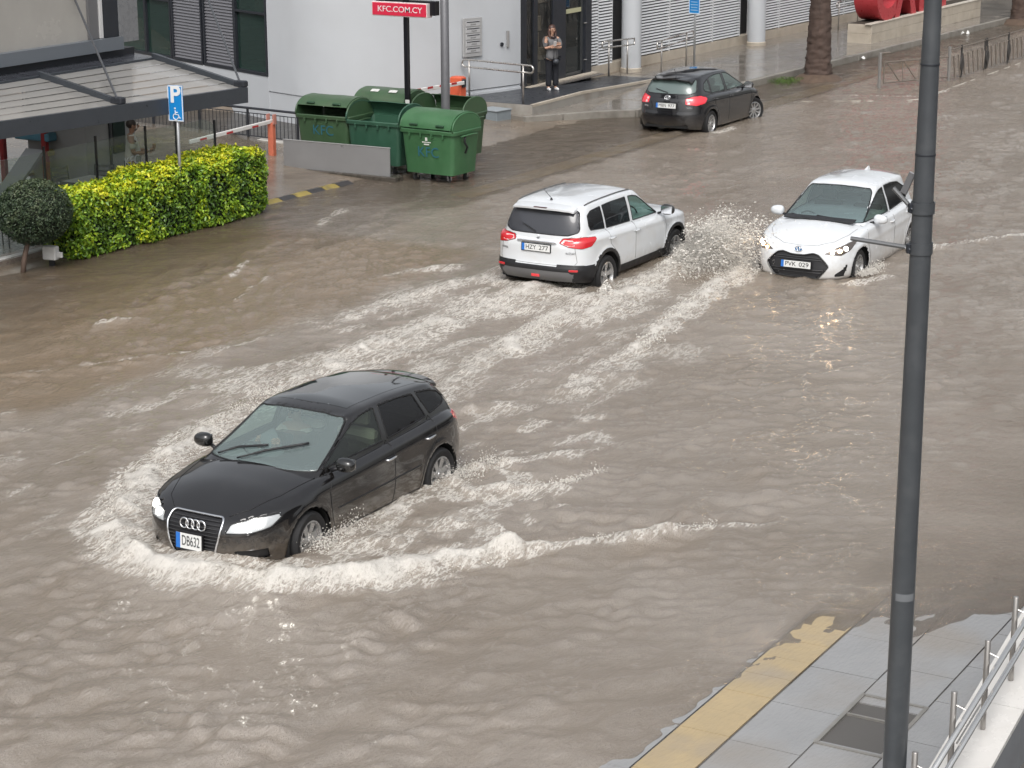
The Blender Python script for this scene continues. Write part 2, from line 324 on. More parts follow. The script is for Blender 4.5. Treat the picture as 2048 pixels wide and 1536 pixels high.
# ---------------------------------------------------------------- flood water
def water_material():
    m = bpy.data.materials.new('muddy_flood_water'); m.use_nodes = True; nt = m.node_tree; N = nt.nodes; L = nt.links
    b = N['Principled BSDF']; out = N['Material Output']
    tc = N.new('ShaderNodeTexCoord')
    def attr(n): a = N.new('ShaderNodeAttribute'); a.attribute_name = n; return a.outputs['Fac']
    def noise(scale, detail, rough, sc=(1, 1, 1), rot=0.0):
        mp = N.new('ShaderNodeMapping'); mp.inputs['Scale'].default_value = sc; mp.inputs['Rotation'].default_value = (0, 0, rot)
        mp.vector_type = 'POINT'; L.new(tc.outputs['Object'], mp.inputs[0])
        n = N.new('ShaderNodeTexNoise'); n.inputs['Scale'].default_value = scale; n.inputs['Detail'].default_value = detail; n.inputs['Roughness'].default_value = rough
        L.new(mp.outputs[0], n.inputs['Vector']); return n.outputs[0]
    def math_(op, a, c, clamp=False):
        k = N.new('ShaderNodeMath'); k.operation = op; k.use_clamp = clamp
        for i, q in enumerate((a, c)):
            if hasattr(q, 'links'): L.new(q, k.inputs[i])
            else: k.inputs[i].default_value = q
        return k.outputs[0]
    def rng(x, a, c, d=0, e=1, smooth=True):
        r = N.new('ShaderNodeMapRange'); r.interpolation_type = 'SMOOTHSTEP' if smooth else 'LINEAR'
        r.inputs[1].default_value = a; r.inputs[2].default_value = c; r.inputs[3].default_value = d; r.inputs[4].default_value = e; L.new(x, r.inputs[0]); return r.outputs[0]
    def mix(f, a, c):
        k = N.new('ShaderNodeMix'); k.data_type = 'RGBA'; L.new(f, k.inputs[0])
        for i, q in ((6, a), (7, c)):
            if hasattr(q, 'links'): L.new(q, k.inputs[i])
            else: k.inputs[i].default_value = (*q, 1)
        return k.outputs[2]
    foam_a = attr('foam'); op = attr('opacity'); mud = attr('mud')
    fn = noise(17, 6, .80, (.55, 1.7, 1), R(6)); fn2 = noise(4.0, 5, .72, (.5, 1.6, 1), R(6))
    ff = math_('ADD', foam_a, math_('MULTIPLY', math_('SUBTRACT', fn, .5), math_('ADD', .5, math_('MULTIPLY', foam_a, 1.5))))
    ff = math_('ADD', ff, math_('MULTIPLY', math_('SUBTRACT', fn2, .5), .8))
    solid = math_('MULTIPLY', rng(ff, .66, 1.22), rng(foam_a, .05, .2))
    def lace(n, lo, hi): return rng(math_('SUBTRACT', 1.0, math_('ABSOLUTE', math_('SUBTRACT', math_('MULTIPLY', n, 2.0), 1.0), 0.0)), lo, hi)
    l1 = math_('MULTIPLY', lace(noise(6.5, 5, .70, (.45, 1.6, 1)), .89, .995), rng(foam_a, .10, .50)); l2 = math_('MULTIPLY', lace(noise(17, 5, .65, (.45, 1.5, 1)), .90, .995), rng(foam_a, .18, .62))
    foam = math_('MAXIMUM', solid, math_('MAXIMUM', l1, math_('MULTIPLY', l2, .45)))
    silt = rng(noise(.55, 5, .6, (1, .5, 1), R(30)), .35, .68)
    c0 = mix(silt, (.205, .168, .130), (.255, .216, .176))
    c1 = mix(mud, c0, (.195, .140, .086))
    milky = rng(foam_a, .05, .8, 0, .55)
    c2 = mix(milky, c1, (.33, .285, .235))
    col = mix(foam, c2, (.60, .57, .52))
    L.new(col, b.inputs['Base Color'])
    rr = rng(foam, 0, 1, .045, .6, False); L.new(rr, b.inputs['Roughness']); b.inputs['IOR'].default_value = 2.15
    # fine ripples, longer across the flow
    h = math_('ADD', math_('MULTIPLY', noise(7, 6, .66, (1.0, 2.6, 1)), .62), math_('MULTIPLY', noise(24, 5, .62, (1, 2.2, 1)), .42))
    h = math_('ADD', h, math_('MULTIPLY', math_('MULTIPLY', fn, foam_a), .22))
    bp = N.new('ShaderNodeBump'); bp.inputs['Distance'].default_value = .05; bp.inputs['Strength'].default_value = .8
    L.new(h, bp.inputs['Height']); L.new(bp.outputs[0], b.inputs['Normal'])
    tr = N.new('ShaderNodeBsdfTransparent'); gl = N.new('ShaderNodeBsdfGlossy'); gl.inputs['Roughness'].default_value = .06; L.new(bp.outputs[0], gl.inputs['Normal'])
    fr = N.new('ShaderNodeFresnel'); fr.inputs[0].default_value = 1.25; L.new(bp.outputs[0], fr.inputs['Normal'])
    clear = N.new('ShaderNodeMixShader'); L.new(fr.outputs[0], clear.inputs[0]); L.new(tr.outputs[0], clear.inputs[1]); L.new(gl.outputs[0], clear.inputs[2])
    o2 = math_('MAXIMUM', op, foam)
    ms = N.new('ShaderNodeMixShader'); L.new(o2, ms.inputs[0]); L.new(clear.outputs[0], ms.inputs[1]); L.new(b.outputs[0], ms.inputs[2])
    L.new(ms.outputs[0], out.inputs['Surface'])
    return m
# crests and foam lines: points, half width of ridge, ridge height, foam width, foam strength, fade at both ends
WAKES = [
 ([(21.92, 16.26), (20.69, 16.01), (19.64, 15.84), (18.44, 15.49), (17.22, 15.0), (16.36, 14.47), (15.81, 13.81), (15.62, 13.06), (15.81, 12.38), (16.13, 11.68), (16.66, 11.18), (17.36, 10.77), (17.88, 10.35)], .19, .13, .33, 1.15, (.25, .0)),
 ([(16.6, 14.3), (16.15, 13.7), (16.0, 13.05), (16.2, 12.4), (16.6, 11.95)], .20, .10, .26, .75, (.3, .3)),
 ([(17.88, 10.35), (18.42, 9.87), (19.09, 9.32), (19.63, 8.86), (19.97, 8.42), (20.77, 7.69)], .12, .085, .11, .95, (.0, .6)),
 ([(19.54, 12.18), (19.35, 11.66), (19.84, 11.28), (20.12, 10.98), (20.76, 10.79)], .11, .07, .13, .95, (.1, .4)),
 ([(20.07, 12.4), (20.23, 11.92), (20.83, 11.64), (21.42, 11.41), (21.91, 11.05)], .11, .05, .14, .75, (.1, .5)),
 ([(17.15, 12.20), (18.07, 12.11), (19.36, 12.14), (19.76, 11.98)], .22, .05, .22, .85, (.1, .1)),
 ([(16.99, 11.78), (17.76, 11.52), (18.61, 11.16), (19.21, 11.12)], .3, .04, .32, .55, (.2, .5)),
 ([(32.48, 14.02), (30.06, 13.66), (27.96, 13.28), (26.08, 12.93), (24.83, 12.92), (23.48, 12.74), (22.01, 12.52), (20.59, 12.48)], .2, .08, .30, 1.0, (.0, .55)),
 ([(28.49, 15.02), (26.89, 14.86), (24.97, 14.62), (23.04, 14.27), (21.67, 14.03)], .25, .08, .34, 1.0, (.0, .5)),
 ([(28.9, 16.0), (26.28, 16.26), (24.49, 16.35), (23.03, 16.39), (21.58, 16.35), (20.08, 15.94)], .35, .07, .5, .95, (.0, .45)),
 ([(28.98, 17.09), (27.66, 17.58), (26.4, 17.71), (25.09, 17.74), (23.78, 17.62)], .25, .05, .34, .75, (.0, .6)),
 ([(30.04, 17.97), (29.04, 18.6), (27.69, 19.1)], .2, .03, .25, .5, (.2, .6)),
 ([(31.6, 14.9), (30.32, 14.69), (28.73, 14.61), (26.93, 14.45), (25.24, 14.44)], .25, .08, .36, .95, (.0, .5)),
 ([(28.7, 15.2), (28.6, 16.1), (28.75, 17.0)], .3, .05, .4, .95, (.1, .1)),
 ([(31.3, 12.0), (32.16, 11.66), (32.85, 11.43)], .12, .06, .18, .85, (.2, .3)),
 ([(34.67, 11.8), (35.71, 11.28), (36.87, 10.56), (38.5, 9.8)], .18, .06, .2, .7, (.1, .5)),
 ([(45.2, 20.6), (45.8, 20.5), (46.6, 20.55)], .10, .03, .14, .8, (.2, .4)),
 ([(52.62, 20.83), (53.29, 19.9), (53.8, 18.3), (56.5, 18.2)], .08, .01, .07, .7, (.2, .3)),
 ([(24.92, 17.9), (23.26, 18.2), (22.08, 18.9), (20.98, 19.7), (20.14, 20.3)], .22, .045, .07, .35, (.2, .2)),
 ([(24.2, 20.3), (23.5, 20.7), (22.9, 20.6)], .12, .05, .10, .42, (.3, .3)),
 ([(28.6, 21.6), (27.6, 21.2), (26.6, 20.7)], .15, .045, .10, .40, (.3, .3)),
 ([(27.9, 20.6), (26.5, 20.2), (25.2, 19.7)], .12, .03, .08, .34, (.3, .3)),
 ([(33.6, 23.0), (32.3, 22.6), (30.9, 22.0)], .15, .03, .2, .45, (.3, .4)),
]
def wake_field(U, V):
    H = np.zeros_like(U); Fm = np.zeros_like(U)
    nz = fbm(U / .55, V / .55, 4, 21); nz2 = fbm(U / 1.7, V / 1.7, 3, 31)
    for pts, rw, rh, fw, fs, (e0, e1) in WAKES:
        P = np.array(pts); r = max(rw, fw) * 4
        box = (U > P[:, 0].min() - r) & (U < P[:, 0].max() + r) & (V > P[:, 1].min() - r) & (V < P[:, 1].max() + r)
        u, v = U[box] + nz[box] * .10, V[box] + nz2[box] * .12
        best = np.full(u.shape, 1e9); par = np.zeros(u.shape); sg = np.zeros(u.shape)
        sl = np.hypot(*np.diff(P, axis=0).T); tot = sl.sum(); acc = 0
        for (a, b), l in zip(zip(P[:-1], P[1:]), sl):
            d = b - a; t = np.clip(((u - a[0]) * d[0] + (v - a[1]) * d[1]) / (l * l), 0, 1)
            dx, dy = u - a[0] - t * d[0], v - a[1] - t * d[1]; q = np.hypot(dx, dy); k = q < best
            best[k] = q[k]; par[k] = ((acc + t * l) / tot)[k]; acc += l
        fade = np.ones_like(par)
        if e0 > 0: fade *= sstep(0, e0, par)
        if e1 > 0: fade *= 1 - sstep(1 - e1, 1, par)
        w = 1 + .8 * nz2[box]
        H[box] += rh * np.exp(-(best / rw) ** 2) * fade * np.clip(1 + .9 * nz[box], .2, 2)
        f = fs * fade * np.exp(-(best / (fw * w.clip(.5, 1.8))) ** 2) * np.clip(.92 + .62 * nz[box], 0, 1.6)
        Fm[box] = np.maximum(Fm[box], f)
    return H, Fm
def in_box(U, V, c, hx, hy, s):  # soft rectangle
    return sstep(hx + s, hx, np.abs(U - c[0])) * sstep(hy + s, hy, np.abs(V - c[1]))
us = [4.0]
while us[-1] < 118: us.append(us[-1] + float(np.interp(us[-1], [4, 10.5, 11, 24, 34, 60, 75, 118], [.35, .2, .034, .036, .055, .10, .14, 1.2])))
vs = np.concatenate([np.arange(4.4, 7, .055), np.arange(7, 19, .046), np.arange(19, 25.2, .055)])
def water_z(U, V):
    # axes along and across the line of sight chop
    a = U * .5 - V * .866; b = U * .866 + V * .5
    gq = np.random.default_rng(5); gust = np.clip(.85 + 1.3 * fbm(U / 3.1, V / 1.7, 3, 2), .25, 1.9); gust2 = np.clip(.8 + 1.3 * fbm(U / 1.5, V / .9, 3, 6), .1, 2.2)
    wu = U + .10 * fbm(U / .9, V / .5, 2, 9); wv = V + .10 * fbm(U / .8, V / .5, 2, 10)
    chop = np.zeros_like(U)
    for k in range(58):
        lam = .13 * (1.5 / .13) ** (k / 57.0); th = R(68) + gq.normal(0, .62); ph = gq.uniform(0, 6.283); kk = 6.283 / lam
        c = np.cos(kk * (wu * math.cos(th) + wv * math.sin(th)) + ph)
        res = sstep(90, 30, U) if lam < .3 else 1.0
        chop += (.066 if lam < .5 else .066 * (.5 / lam) ** 1.25) / kk * (c + .28 * c * c) * (gust2 if lam < .55 else gust) * res
    chop += .006 * fbm(a / 2.6 + .3 * b, b / 1.1, 3, 8)
    calm = .12 + .30 * sstep(6.8, 7.5, V) + .58 * sstep(7.4, 9.6, V); calm = calm * (.62 + .38 * sstep(15.5, 12, V)) * (1 - .35 * sstep(19, 23, U) * sstep(13.5, 11, V)) * (.75 + .25 * sstep(40, 22, U)) * (1 - .6 * sstep(21.6, 22.6, V))
    z = WL + chop * calm
    # brisk run-off by the hedge
    z += in_box(U, V, (26.0, 20.6), 4.0, 1.2, 1.2) * .026 * (1 - 2.2 * np.abs(fbm((U * .9 + V * .5) / 1.5, (V * .9 - U * .35) / .40, 3, 17)))
    H, Fm = wake_field(U, V)
    z += H * .8 + .035 * Fm.clip(0, 1.2) * fbm(U / .16, V / .16, 3, 23) + .03 * Fm.clip(0, 1) * fbm(U / .4, V / .4, 2, 27)
    z += .045 * in_box(U, V, (18.0, 13.07), 2.5, 1.2, 1.0) + .075 * in_box(U, V, (30.3, 16.1), 2.4, 1.1, .9)
    # hollow right behind the suv and along the moving cars
    z -= .05 * in_box(U, V, (28.6, 16.1), .5, .7, .6) + .02 * in_box(U, V, (20.8, 13.1), .5, .7, .6)
    return z
wm = water_material()
water, UU, VV, ZZ = grid_mesh('flood_water', us, vs, water_z, wm)
tag(water, kind='structure')
_, FO = wake_field(UU, VV)
# patchy foam drifting in the wakes
FO = np.maximum(FO, .46 * in_box(UU, VV, (25.0, 15.8), 4.2, 1.6, 1.8) * sstep(-.22, .40, fbm(UU / 1.9, VV / .6, 5, 51)))
FO = np.maximum(FO, .34 * in_box(UU, VV, (23.0, 13.5), 3.8, 1.1, 1.2) * sstep(-.12, .40, fbm(UU / 1.6, VV / .7, 4, 57)))
FO = np.maximum(FO, .62 * in_box(UU, VV, (18.4, 11.5), 1.6, .7, .6) * sstep(-.15, .35, fbm(UU / .7, VV / .5, 4, 61)))
FO = np.maximum(FO, .42 * in_box(UU, VV, (21.0, 12.3), 1.6, .9, .8) * sstep(-.10, .40, fbm(UU / .9, VV / .5, 4, 63)))
FO = np.maximum(FO, .32 * in_box(UU, VV, (19.0, 16.9), 3.2, 1.5, 1.5) * sstep(.0, .5, fbm(UU / 1.2, VV / .5, 4, 67)))
FO = np.maximum(FO, .22 * in_box(UU, VV, (37, 10.5), 5, 1.6, 2) * sstep(.1, .5, fbm(UU / 1.4, VV / .6, 4, 71)))
dep = ZZ - ground_z(UU, VV)
dep = np.where((VV > 7.0) & (VV < 12), ZZ - z_near(UU, 7.0) + (VV - 7.0) * .30, dep)
OPA = 1 - np.exp(-np.clip(dep, 0, 1) / np.where(VV < 7.5, .0075, .024))
OPA = np.where(VV > 20.9, 1 - np.exp(-np.clip(dep, 0, 1) / (.035 + .050 * sstep(33, 37, UU))), OPA)
MUD = in_box(UU, VV, (25.0, 21.4), 5.4, 2.6, 1.0) * .9 + .35 * sstep(20.5, 22.5, VV) * sstep(34, 40, UU)
MUD = np.clip(MUD + .25 * fbm(UU / 2.2, VV / 1.1, 3, 77), 0, 1)
for nme, arr in (('foam', FO), ('opacity', OPA), ('mud', MUD)):
    at_ = water.data.attributes.new(nme, 'FLOAT', 'POINT'); at_.data.foreach_set('value', np.clip(arr, 0, 1.3).astype(np.float32).ravel())

# ---------------------------------------------------------------- spray: drops thrown up by wheels and bow waves
OCT_V = np.array([(1, 0, 0), (-1, 0, 0), (0, 1, 0), (0, -1, 0), (0, 0, 1), (0, 0, -1)], float)
OCT_F = np.array([(0, 2, 4), (2, 1, 4), (1, 3, 4), (3, 0, 4), (2, 0, 5), (1, 2, 5), (3, 1, 5), (0, 3, 5)])
TET_V = np.array([(1, 1, 1), (-1, -1, 1), (-1, 1, -1), (1, -1, -1)], float) * .8; TET_F = np.array([(0, 1, 2), (0, 3, 1), (0, 2, 3), (1, 3, 2)])
def drops(name, label, C, r, m, vel=None, stretch=None, SV=OCT_V, SF=OCT_F, cat='spray'):
    n = len(C); sc = r[:, None, None] * RNG.uniform(.6, 1.4, (n, 1, 3)); D = SV[None] * sc
    if vel is not None:          # ligaments drawn out along their flight
        t = vel / np.maximum(np.linalg.norm(vel, axis=1, keepdims=True), 1e-6); al = (D * t[:, None]).sum(2, keepdims=True); D = D + al * t[:, None] * (stretch[:, None, None] - 1)
    V = (D + C[:, None]).reshape(-1, 3)
    F = (SF[None] + len(SV) * np.arange(n)[:, None, None]).reshape(-1, 3)
    me = bpy.data.meshes.new(name); me.vertices.add(len(V)); me.vertices.foreach_set('co', V.astype(np.float32).ravel())
    me.loops.add(3 * len(F)); me.loops.foreach_set('vertex_index', F.ravel().astype(np.int32)); me.polygons.add(len(F))
    me.polygons.foreach_set('loop_start', np.arange(0, 3 * len(F), 3, dtype=np.int32)); me.polygons.foreach_set('loop_total', np.full(len(F), 3, np.int32))
    me.update(calc_edges=True); me.polygons.foreach_set('use_smooth', np.ones(len(F), bool)); me.materials.append(m)
    o = bpy.data.objects.new(name, me); COL.objects.link(o); return tag(o, label, 'spray', kind='stuff')
M_spray = mat('muddy_spray', (.72, .69, .64), .45, spec=.5)
_sb = M_spray.node_tree.nodes['Principled BSDF']; _sb.inputs['Subsurface Weight'].default_value = 0.0
def plume(n, e, v_car, out, up, fwd, seed, tmax=.5, nc=140):
    g = np.random.default_rng(seed); cl = np.random.default_rng(seed + 1); k = g.integers(0, nc, n)
    c_o, c_u, c_f, c_t = cl.normal(0, 1, nc), cl.uniform(0, 1, nc), cl.normal(0, 1, nc), cl.uniform(0, 1, nc) ** 1.2
    tau = tmax * np.clip(c_t[k] + .10 * g.normal(size=n), .01, 1); q_ = g.uniform(0, 1, n) ** .55
    vo = out * np.clip(1 + .22 * c_o[k] + .05 * g.normal(size=n), .2, 2) * (.45 + .55 * q_); vu = up * (.55 + .5 * c_u[k]) * q_ * (1 + .04 * g.normal(size=n)); vf = fwd * (1 + .22 * c_f[k] + .06 * g.normal(size=n))
    P = np.stack([e[0] - v_car * tau + vf * tau, e[1] - vo * tau, e[2] + vu * tau - 4.9 * tau ** 2], 1) + g.normal(0, .016, (n, 3)); v = np.stack([vf, -vo, vu - 9.8 * tau], 1)
    ok = P[:, 2] > WL - .02
    return P[ok], v[ok]
E0 = (32.45, 15.22, .16)
pl_ = [plume(22000, E0, 5.5, 2.7, 4.3, 4.2, 3, .62, 190), plume(9000, (32.1, 15.2, .16), 5.5, 1.9, 2.7, 2.8, 5, .5, 120), plume(6000, (29.5, 15.22, .16), 4.5, 1.4, 2.0, 1.4, 8, .4, 60), plume(2500, (29.2, 15.8, .14), 4.5, .5, 1.2, -.2, 9, .3, 40)]
C = np.vstack([p for p, v in pl_]); Vl = np.vstack([v for p, v in pl_])
spray = drops('spray', 'pale muddy spray flung up beside the front wheel of the white SUV', C, np.clip(RNG.lognormal(math.log(.0065), .45, len(C)), .003, .018), M_spray, Vl, RNG.uniform(1, 4.0, len(C)))
pm = [plume(70000, E0, 5.5, 2.75, 4.2, 4.2, 3, .62, 190), plume(50000, (32.2, 15.2, .16), 5.5, 2.1, 3.0, 3.0, 15, .55, 400)]
C = np.vstack([p for p, v in pm]); C = C + RNG.normal(0, .03, C.shape)
drops('mist', 'fine mist inside the spray between the two white cars', C, RNG.uniform(.0028, .0052, len(C)), M_spray, None, None, TET_V, TET_F, 'mist')['category'] = 'mist'
def sheet_mat():
    m = bpy.data.materials.new('torn_water_sheet'); m.use_nodes = True; nt = m.node_tree; b = nt.nodes['Principled BSDF']; b.inputs['Base Color'].default_value = (.62, .58, .52, 1); b.inputs['Roughness'].default_value = .3
    at_ = nt.nodes.new('ShaderNodeAttribute'); at_.attribute_name = 'dens'; tc = nt.nodes.new('ShaderNodeTexCoord'); n = nt.nodes.new('ShaderNodeTexNoise'); n.inputs['Scale'].default_value = 11; n.inputs['Detail'].default_value = 7; n.inputs['Roughness'].default_value = .72
    nt.links.new(tc.outputs['Object'], n.inputs['Vector']); ad = nt.nodes.new('ShaderNodeMath'); ad.operation = 'ADD'; nt.links.new(n.outputs[0], ad.inputs[0]); nt.links.new(at_.outputs['Fac'], ad.inputs[1])
    r = nt.nodes.new('ShaderNodeMapRange'); r.inputs[1].default_value = .85; r.inputs[2].default_value = 1.35; r.inputs[4].default_value = .92; nt.links.new(ad.outputs[0], r.inputs[0]); nt.links.new(r.outputs[0], b.inputs['Alpha'])
    bp = nt.nodes.new('ShaderNodeBump'); bp.inputs['Strength'].default_value = .7; bp.inputs['Distance'].default_value = .06; nt.links.new(n.outputs[0], bp.inputs['Height']); nt.links.new(bp.outputs[0], b.inputs['Normal'])
    return m
M_sheet = sheet_mat()
def sheet(e, v_car, out, up, fwd, tmax, seed, parent):
    T, Q = np.meshgrid(np.linspace(.02, 1, 90), np.linspace(0, 1, 40), indexing='ij'); tau = T * tmax
    jo = 1 + .30 * fbm(T * 7, Q * 1.5, 3, seed); ju = np.clip(1 + .75 * fbm(T * 9 + 4, Q * 1.2, 3, seed + 3), .3, 1.7)
    vo = out * jo * (.45 + .55 * Q); vu = up * ju * Q; P = np.stack([e[0] - v_car * tau + fwd * tau, e[1] - vo * tau, np.maximum(e[2] + vu * tau - 4.9 * tau ** 2, .1)], -1)
    P += .03 * np.stack([fbm(T * 14, Q * 9, 3, seed + 5), fbm(T * 13, Q * 8, 3, seed + 7), fbm(T * 15, Q * 9, 3, seed + 9)], -1)
    n, k = T.shape; i = (np.arange(n - 1)[:, None] * k + np.arange(k - 1)).ravel(); o = add_mesh('water_sheet', P.reshape(-1, 3), np.stack([i, i + k, i + k + 1, i + 1], 1), M_sheet, parent, smooth=True)
    d = (.80 * (1 - Q ** 2.2) + .30) * sstep(0, .12, T) * (1 - .75 * T ** 1.5); a = o.data.attributes.new('dens', 'FLOAT', 'POINT'); a.data.foreach_set('value', d.astype(np.float32).ravel()); o['kind'] = 'stuff'
sheet(E0, 5.5, 2.6, 3.7, 4.0, .56, 5, spray); sheet((32.2, 15.2, .16), 5.5, 1.8, 2.7, 2.9, .50, 25, spray); sheet((29.5, 15.2, .16), 4.5, 1.4, 1.9, 1.4, .38, 45, spray)
def along(pts, n, sp, up, seed):
    g = np.random.default_rng(seed); P = np.array(pts); sl = np.hypot(*np.diff(P, axis=0).T); c = np.concatenate([[0], np.cumsum(sl)]); q = g.uniform(0, c[-1], n)
    q = q + .12 * np.sin(q * 9) ; x = np.interp(q, c, P[:, 0]); y = np.interp(q, c, P[:, 1]); amp = .45 + .55 * (np.abs(fbm(q / .35, q * 0 + 3.3, 3, seed)) * 2).clip(0, 1)
    return np.stack([x + g.normal(0, sp, n), y + g.normal(0, sp, n), WL + .02 + np.abs(g.normal(0, up, n)) * amp], 1)
C = np.vstack([along(WAKES[0][0], 12000, .11, .05, 11), along(WAKES[0][0][4:10], 6000, .10, .06, 10), along(WAKES[2][0][:4], 2600, .035, .05, 12), along([(16.75, 12.15), (17.2, 12.1), (17.6, 12.12)], 3200, .09, .12, 13), along([(19.3, 12.12), (19.9, 12.02), (20.4, 12.0)], 2600, .08, .10, 14), along(WAKES[3][0], 2000, .05, .05, 15)])
drops('spray', 'foam and drops along the bow wave round the black hatchback', C, np.clip(RNG.lognormal(math.log(.0052), .4, len(C)), .003, .018), M_spray)
C = np.vstack([along([(32.2, 11.95), (32.6, 11.9), (33.1, 11.92)], 1500, .07, .06, 17), along(WAKES[7][0][:4], 3800, .08, .06, 18), along(WAKES[8][0][:3], 2600, .10, .06, 19), along(WAKES[12][0][:3], 2600, .1, .07, 20)])
drops('spray', 'foam flecks along the wakes of the two white cars', C, np.clip(RNG.lognormal(math.log(.0065), .4, len(C)), .004, .025), M_spray)
# ================================================================ cars
def quarter(n_pts, L, w, n, nd=400):
    """superellipse quarter from (L,0) to (0,w) resampled by length"""
    t = np.linspace(0, np.pi / 2, nd); x = L * np.cos(t) ** (2 / n); y = w * np.sin(t) ** (2 / n)
    s = np.concatenate([[0], np.cumsum(np.hypot(np.diff(x), np.diff(y)))]); q = np.linspace(0, s[-1], n_pts)
    return np.interp(q, s, x), np.interp(q, s, y)
def half_outline(xf, xr, w, Lf, Lr, nf, nr, N):
    a, b, c = N
    x1, y1 = quarter(a, Lf, w, nf); x1 = x1 + xf - Lf
    x3, y3 = quarter(c, Lr, w, nr); x3 = xr + Lr - x3
    x2 = np.linspace(xf - Lf, xr + Lr, b + 2)[1:-1]; y2 = np.full(b, w)
    return np.concatenate([x1, x2, x3[::-1]]), np.concatenate([y1, y2, y3[::-1]])
class Shell:
    """half (y>=0) car skin: a grid of points that regions are cut from"""
    def __init__(s): s.P = np.zeros((0, 3)); s.F = np.zeros((0, 4), int); s.polys = {}; s.nh = 0; s.fh = 0
    def grid(s, rows):
        n0 = len(s.P); R_, C_ = len(rows), len(rows[0]); s.P = np.vstack([s.P] + rows)
        i = np.arange(R_ - 1)[:, None] * C_ + np.arange(C_ - 1)[None, :]
        i = i.ravel() + n0
        s.F = np.vstack([s.F, np.stack([i, i + 1, i + 1 + C_, i + C_], 1)])
    def normals(s):
        P, F = s.P, s.F; n = np.cross(P[F[:, 2]] - P[F[:, 0]], P[F[:, 3]] - P[F[:, 1]])
        N = np.zeros_like(P)
        for k in range(4): np.add.at(N, F[:, k], n)
        # weld by position so that coincident rows share a normal
        key = np.round(P * 20000).astype(np.int64); _, inv = np.unique(key, axis=0, return_inverse=True); inv = inv.ravel()
        A = np.zeros((inv.max() + 1, 3)); np.add.at(A, inv, N); N = A[inv]
        s.N = N / np.maximum(np.linalg.norm(N, axis=1, keepdims=True), 1e-12)
        s.reg = np.zeros(len(F), int); s.names = ['body']; s.lock = np.zeros(len(P), bool)
    def axis(s, d):
        d = np.array(d, float); d /= np.linalg.norm(d)
        if abs(d[2]) > .9: return d, np.array([1., 0, 0]), np.array([0, 1., 0])
        e2 = np.array([0, 0, 1.]); e1 = np.cross(e2, d); e1 /= np.linalg.norm(e1)
        if d[1] > .9: e1 = np.array([1., 0, 0])
        return d, e1, e2
    def cut(s, name, d, pts, thr=0.3, h=0.013, where=None, only=None, snap=True, zone=None):
        s.polys[name] = (d, pts, where, zone); d, e1, e2 = s.axis(d); pts = np.array(pts, float); A = np.stack([pts @ e1, pts @ e2], 1); B = np.roll(A, -1, 0)
        ok = (s.N @ d > thr)
        if where is not None: ok &= where(s.P)
        if zone: ok &= (np.arange(len(s.P)) >= s.nh) == (zone == 'cabin')
        q = np.stack([s.P @ e1, s.P @ e2], 1)
        if snap:
            lo, hi = A.min(0) - .05, A.max(0) + .05
            idx = np.where(ok & ~s.lock & (q > lo).all(1) & (q < hi).all(1))[0]
            if len(idx):
                qq = q[idx]; ab = B - A
                t = np.clip(((qq[:, None] - A) * ab).sum(2) / np.maximum((ab ** 2).sum(1), 1e-12), 0, 1)
                c = A + t[..., None] * ab; dist = np.linalg.norm(qq[:, None] - c, axis=2); k = dist.argmin(1)
                near = dist[np.arange(len(idx)), k] < h
                idx = idx[near]; dl = (c[np.arange(len(c)), k] - qq)[near]
                n = s.N[idx]; mv = dl[:, :1] * e1 + dl[:, 1:] * e2
                dn = -(n * mv).sum(1) / np.maximum(n @ d, .25)
                newp = s.P[idx] + mv + dn[:, None] * d
                keep0 = np.abs(s.P[idx][:, 1]) < 1e-6; newp[keep0, 1] = 0
                newp[:, 1] = np.maximum(newp[:, 1], 0)
                s.P[idx] = newp; s.lock[idx] = True
        fc = s.P[s.F].mean(1); fn = s.N[s.F].mean(1); okf = fn @ d > thr * .8
        if where is not None: okf &= where(fc)
        if zone: okf &= (np.arange(len(fc)) >= s.fh) == (zone == 'cabin')
        q = np.stack([fc @ e1, fc @ e2], 1)
        ins = np.zeros(len(fc), bool)
        for (a, b) in zip(A, B):
            c = ((a[1] > q[:, 1]) != (b[1] > q[:, 1]))
            den = (b[1] - a[1]) if abs(b[1] - a[1]) > 1e-12 else 1e-12
            ins ^= c & (q[:, 0] < (b[0] - a[0]) * (q[:, 1] - a[1]) / den + a[0])
        sel = ins & okf
        if only is not None: sel &= np.isin(s.reg, [s.names.index(o) for o in only])
        if name not in s.names: s.names.append(name)
        s.reg[sel] = s.names.index(name)
    def at(s, d, p, off=0.0, where=None, zone=None):
        """point of the skin seen along -d at approximate 3-D point p"""
        d, e1, e2 = s.axis(d); ok = np.where((s.N @ d > .1) & (True if where is None else where(s.P)) & (True if zone is None else (np.arange(len(s.P)) >= s.nh) == (zone == 'cabin')))[0]
        p = np.array(p, float); q = np.stack([s.P[ok] @ e1, s.P[ok] @ e2], 1); t = np.array([p @ e1, p @ e2])
        dd = ((q - t) ** 2).sum(1); depth = s.P[ok] @ d
        near = np.where(dd < max(dd.min() * 1.5, 4e-4))[0]; k = near[depth[near].argmax()]; i = ok[k]
        n = s.N[i]; dl = t - q[k]; mv = dl[0] * e1 + dl[1] * e2
        P = s.P[i] + mv - (n @ mv) / max(n @ d, .2) * d
        return Vector(P + n * off), Vector(n)
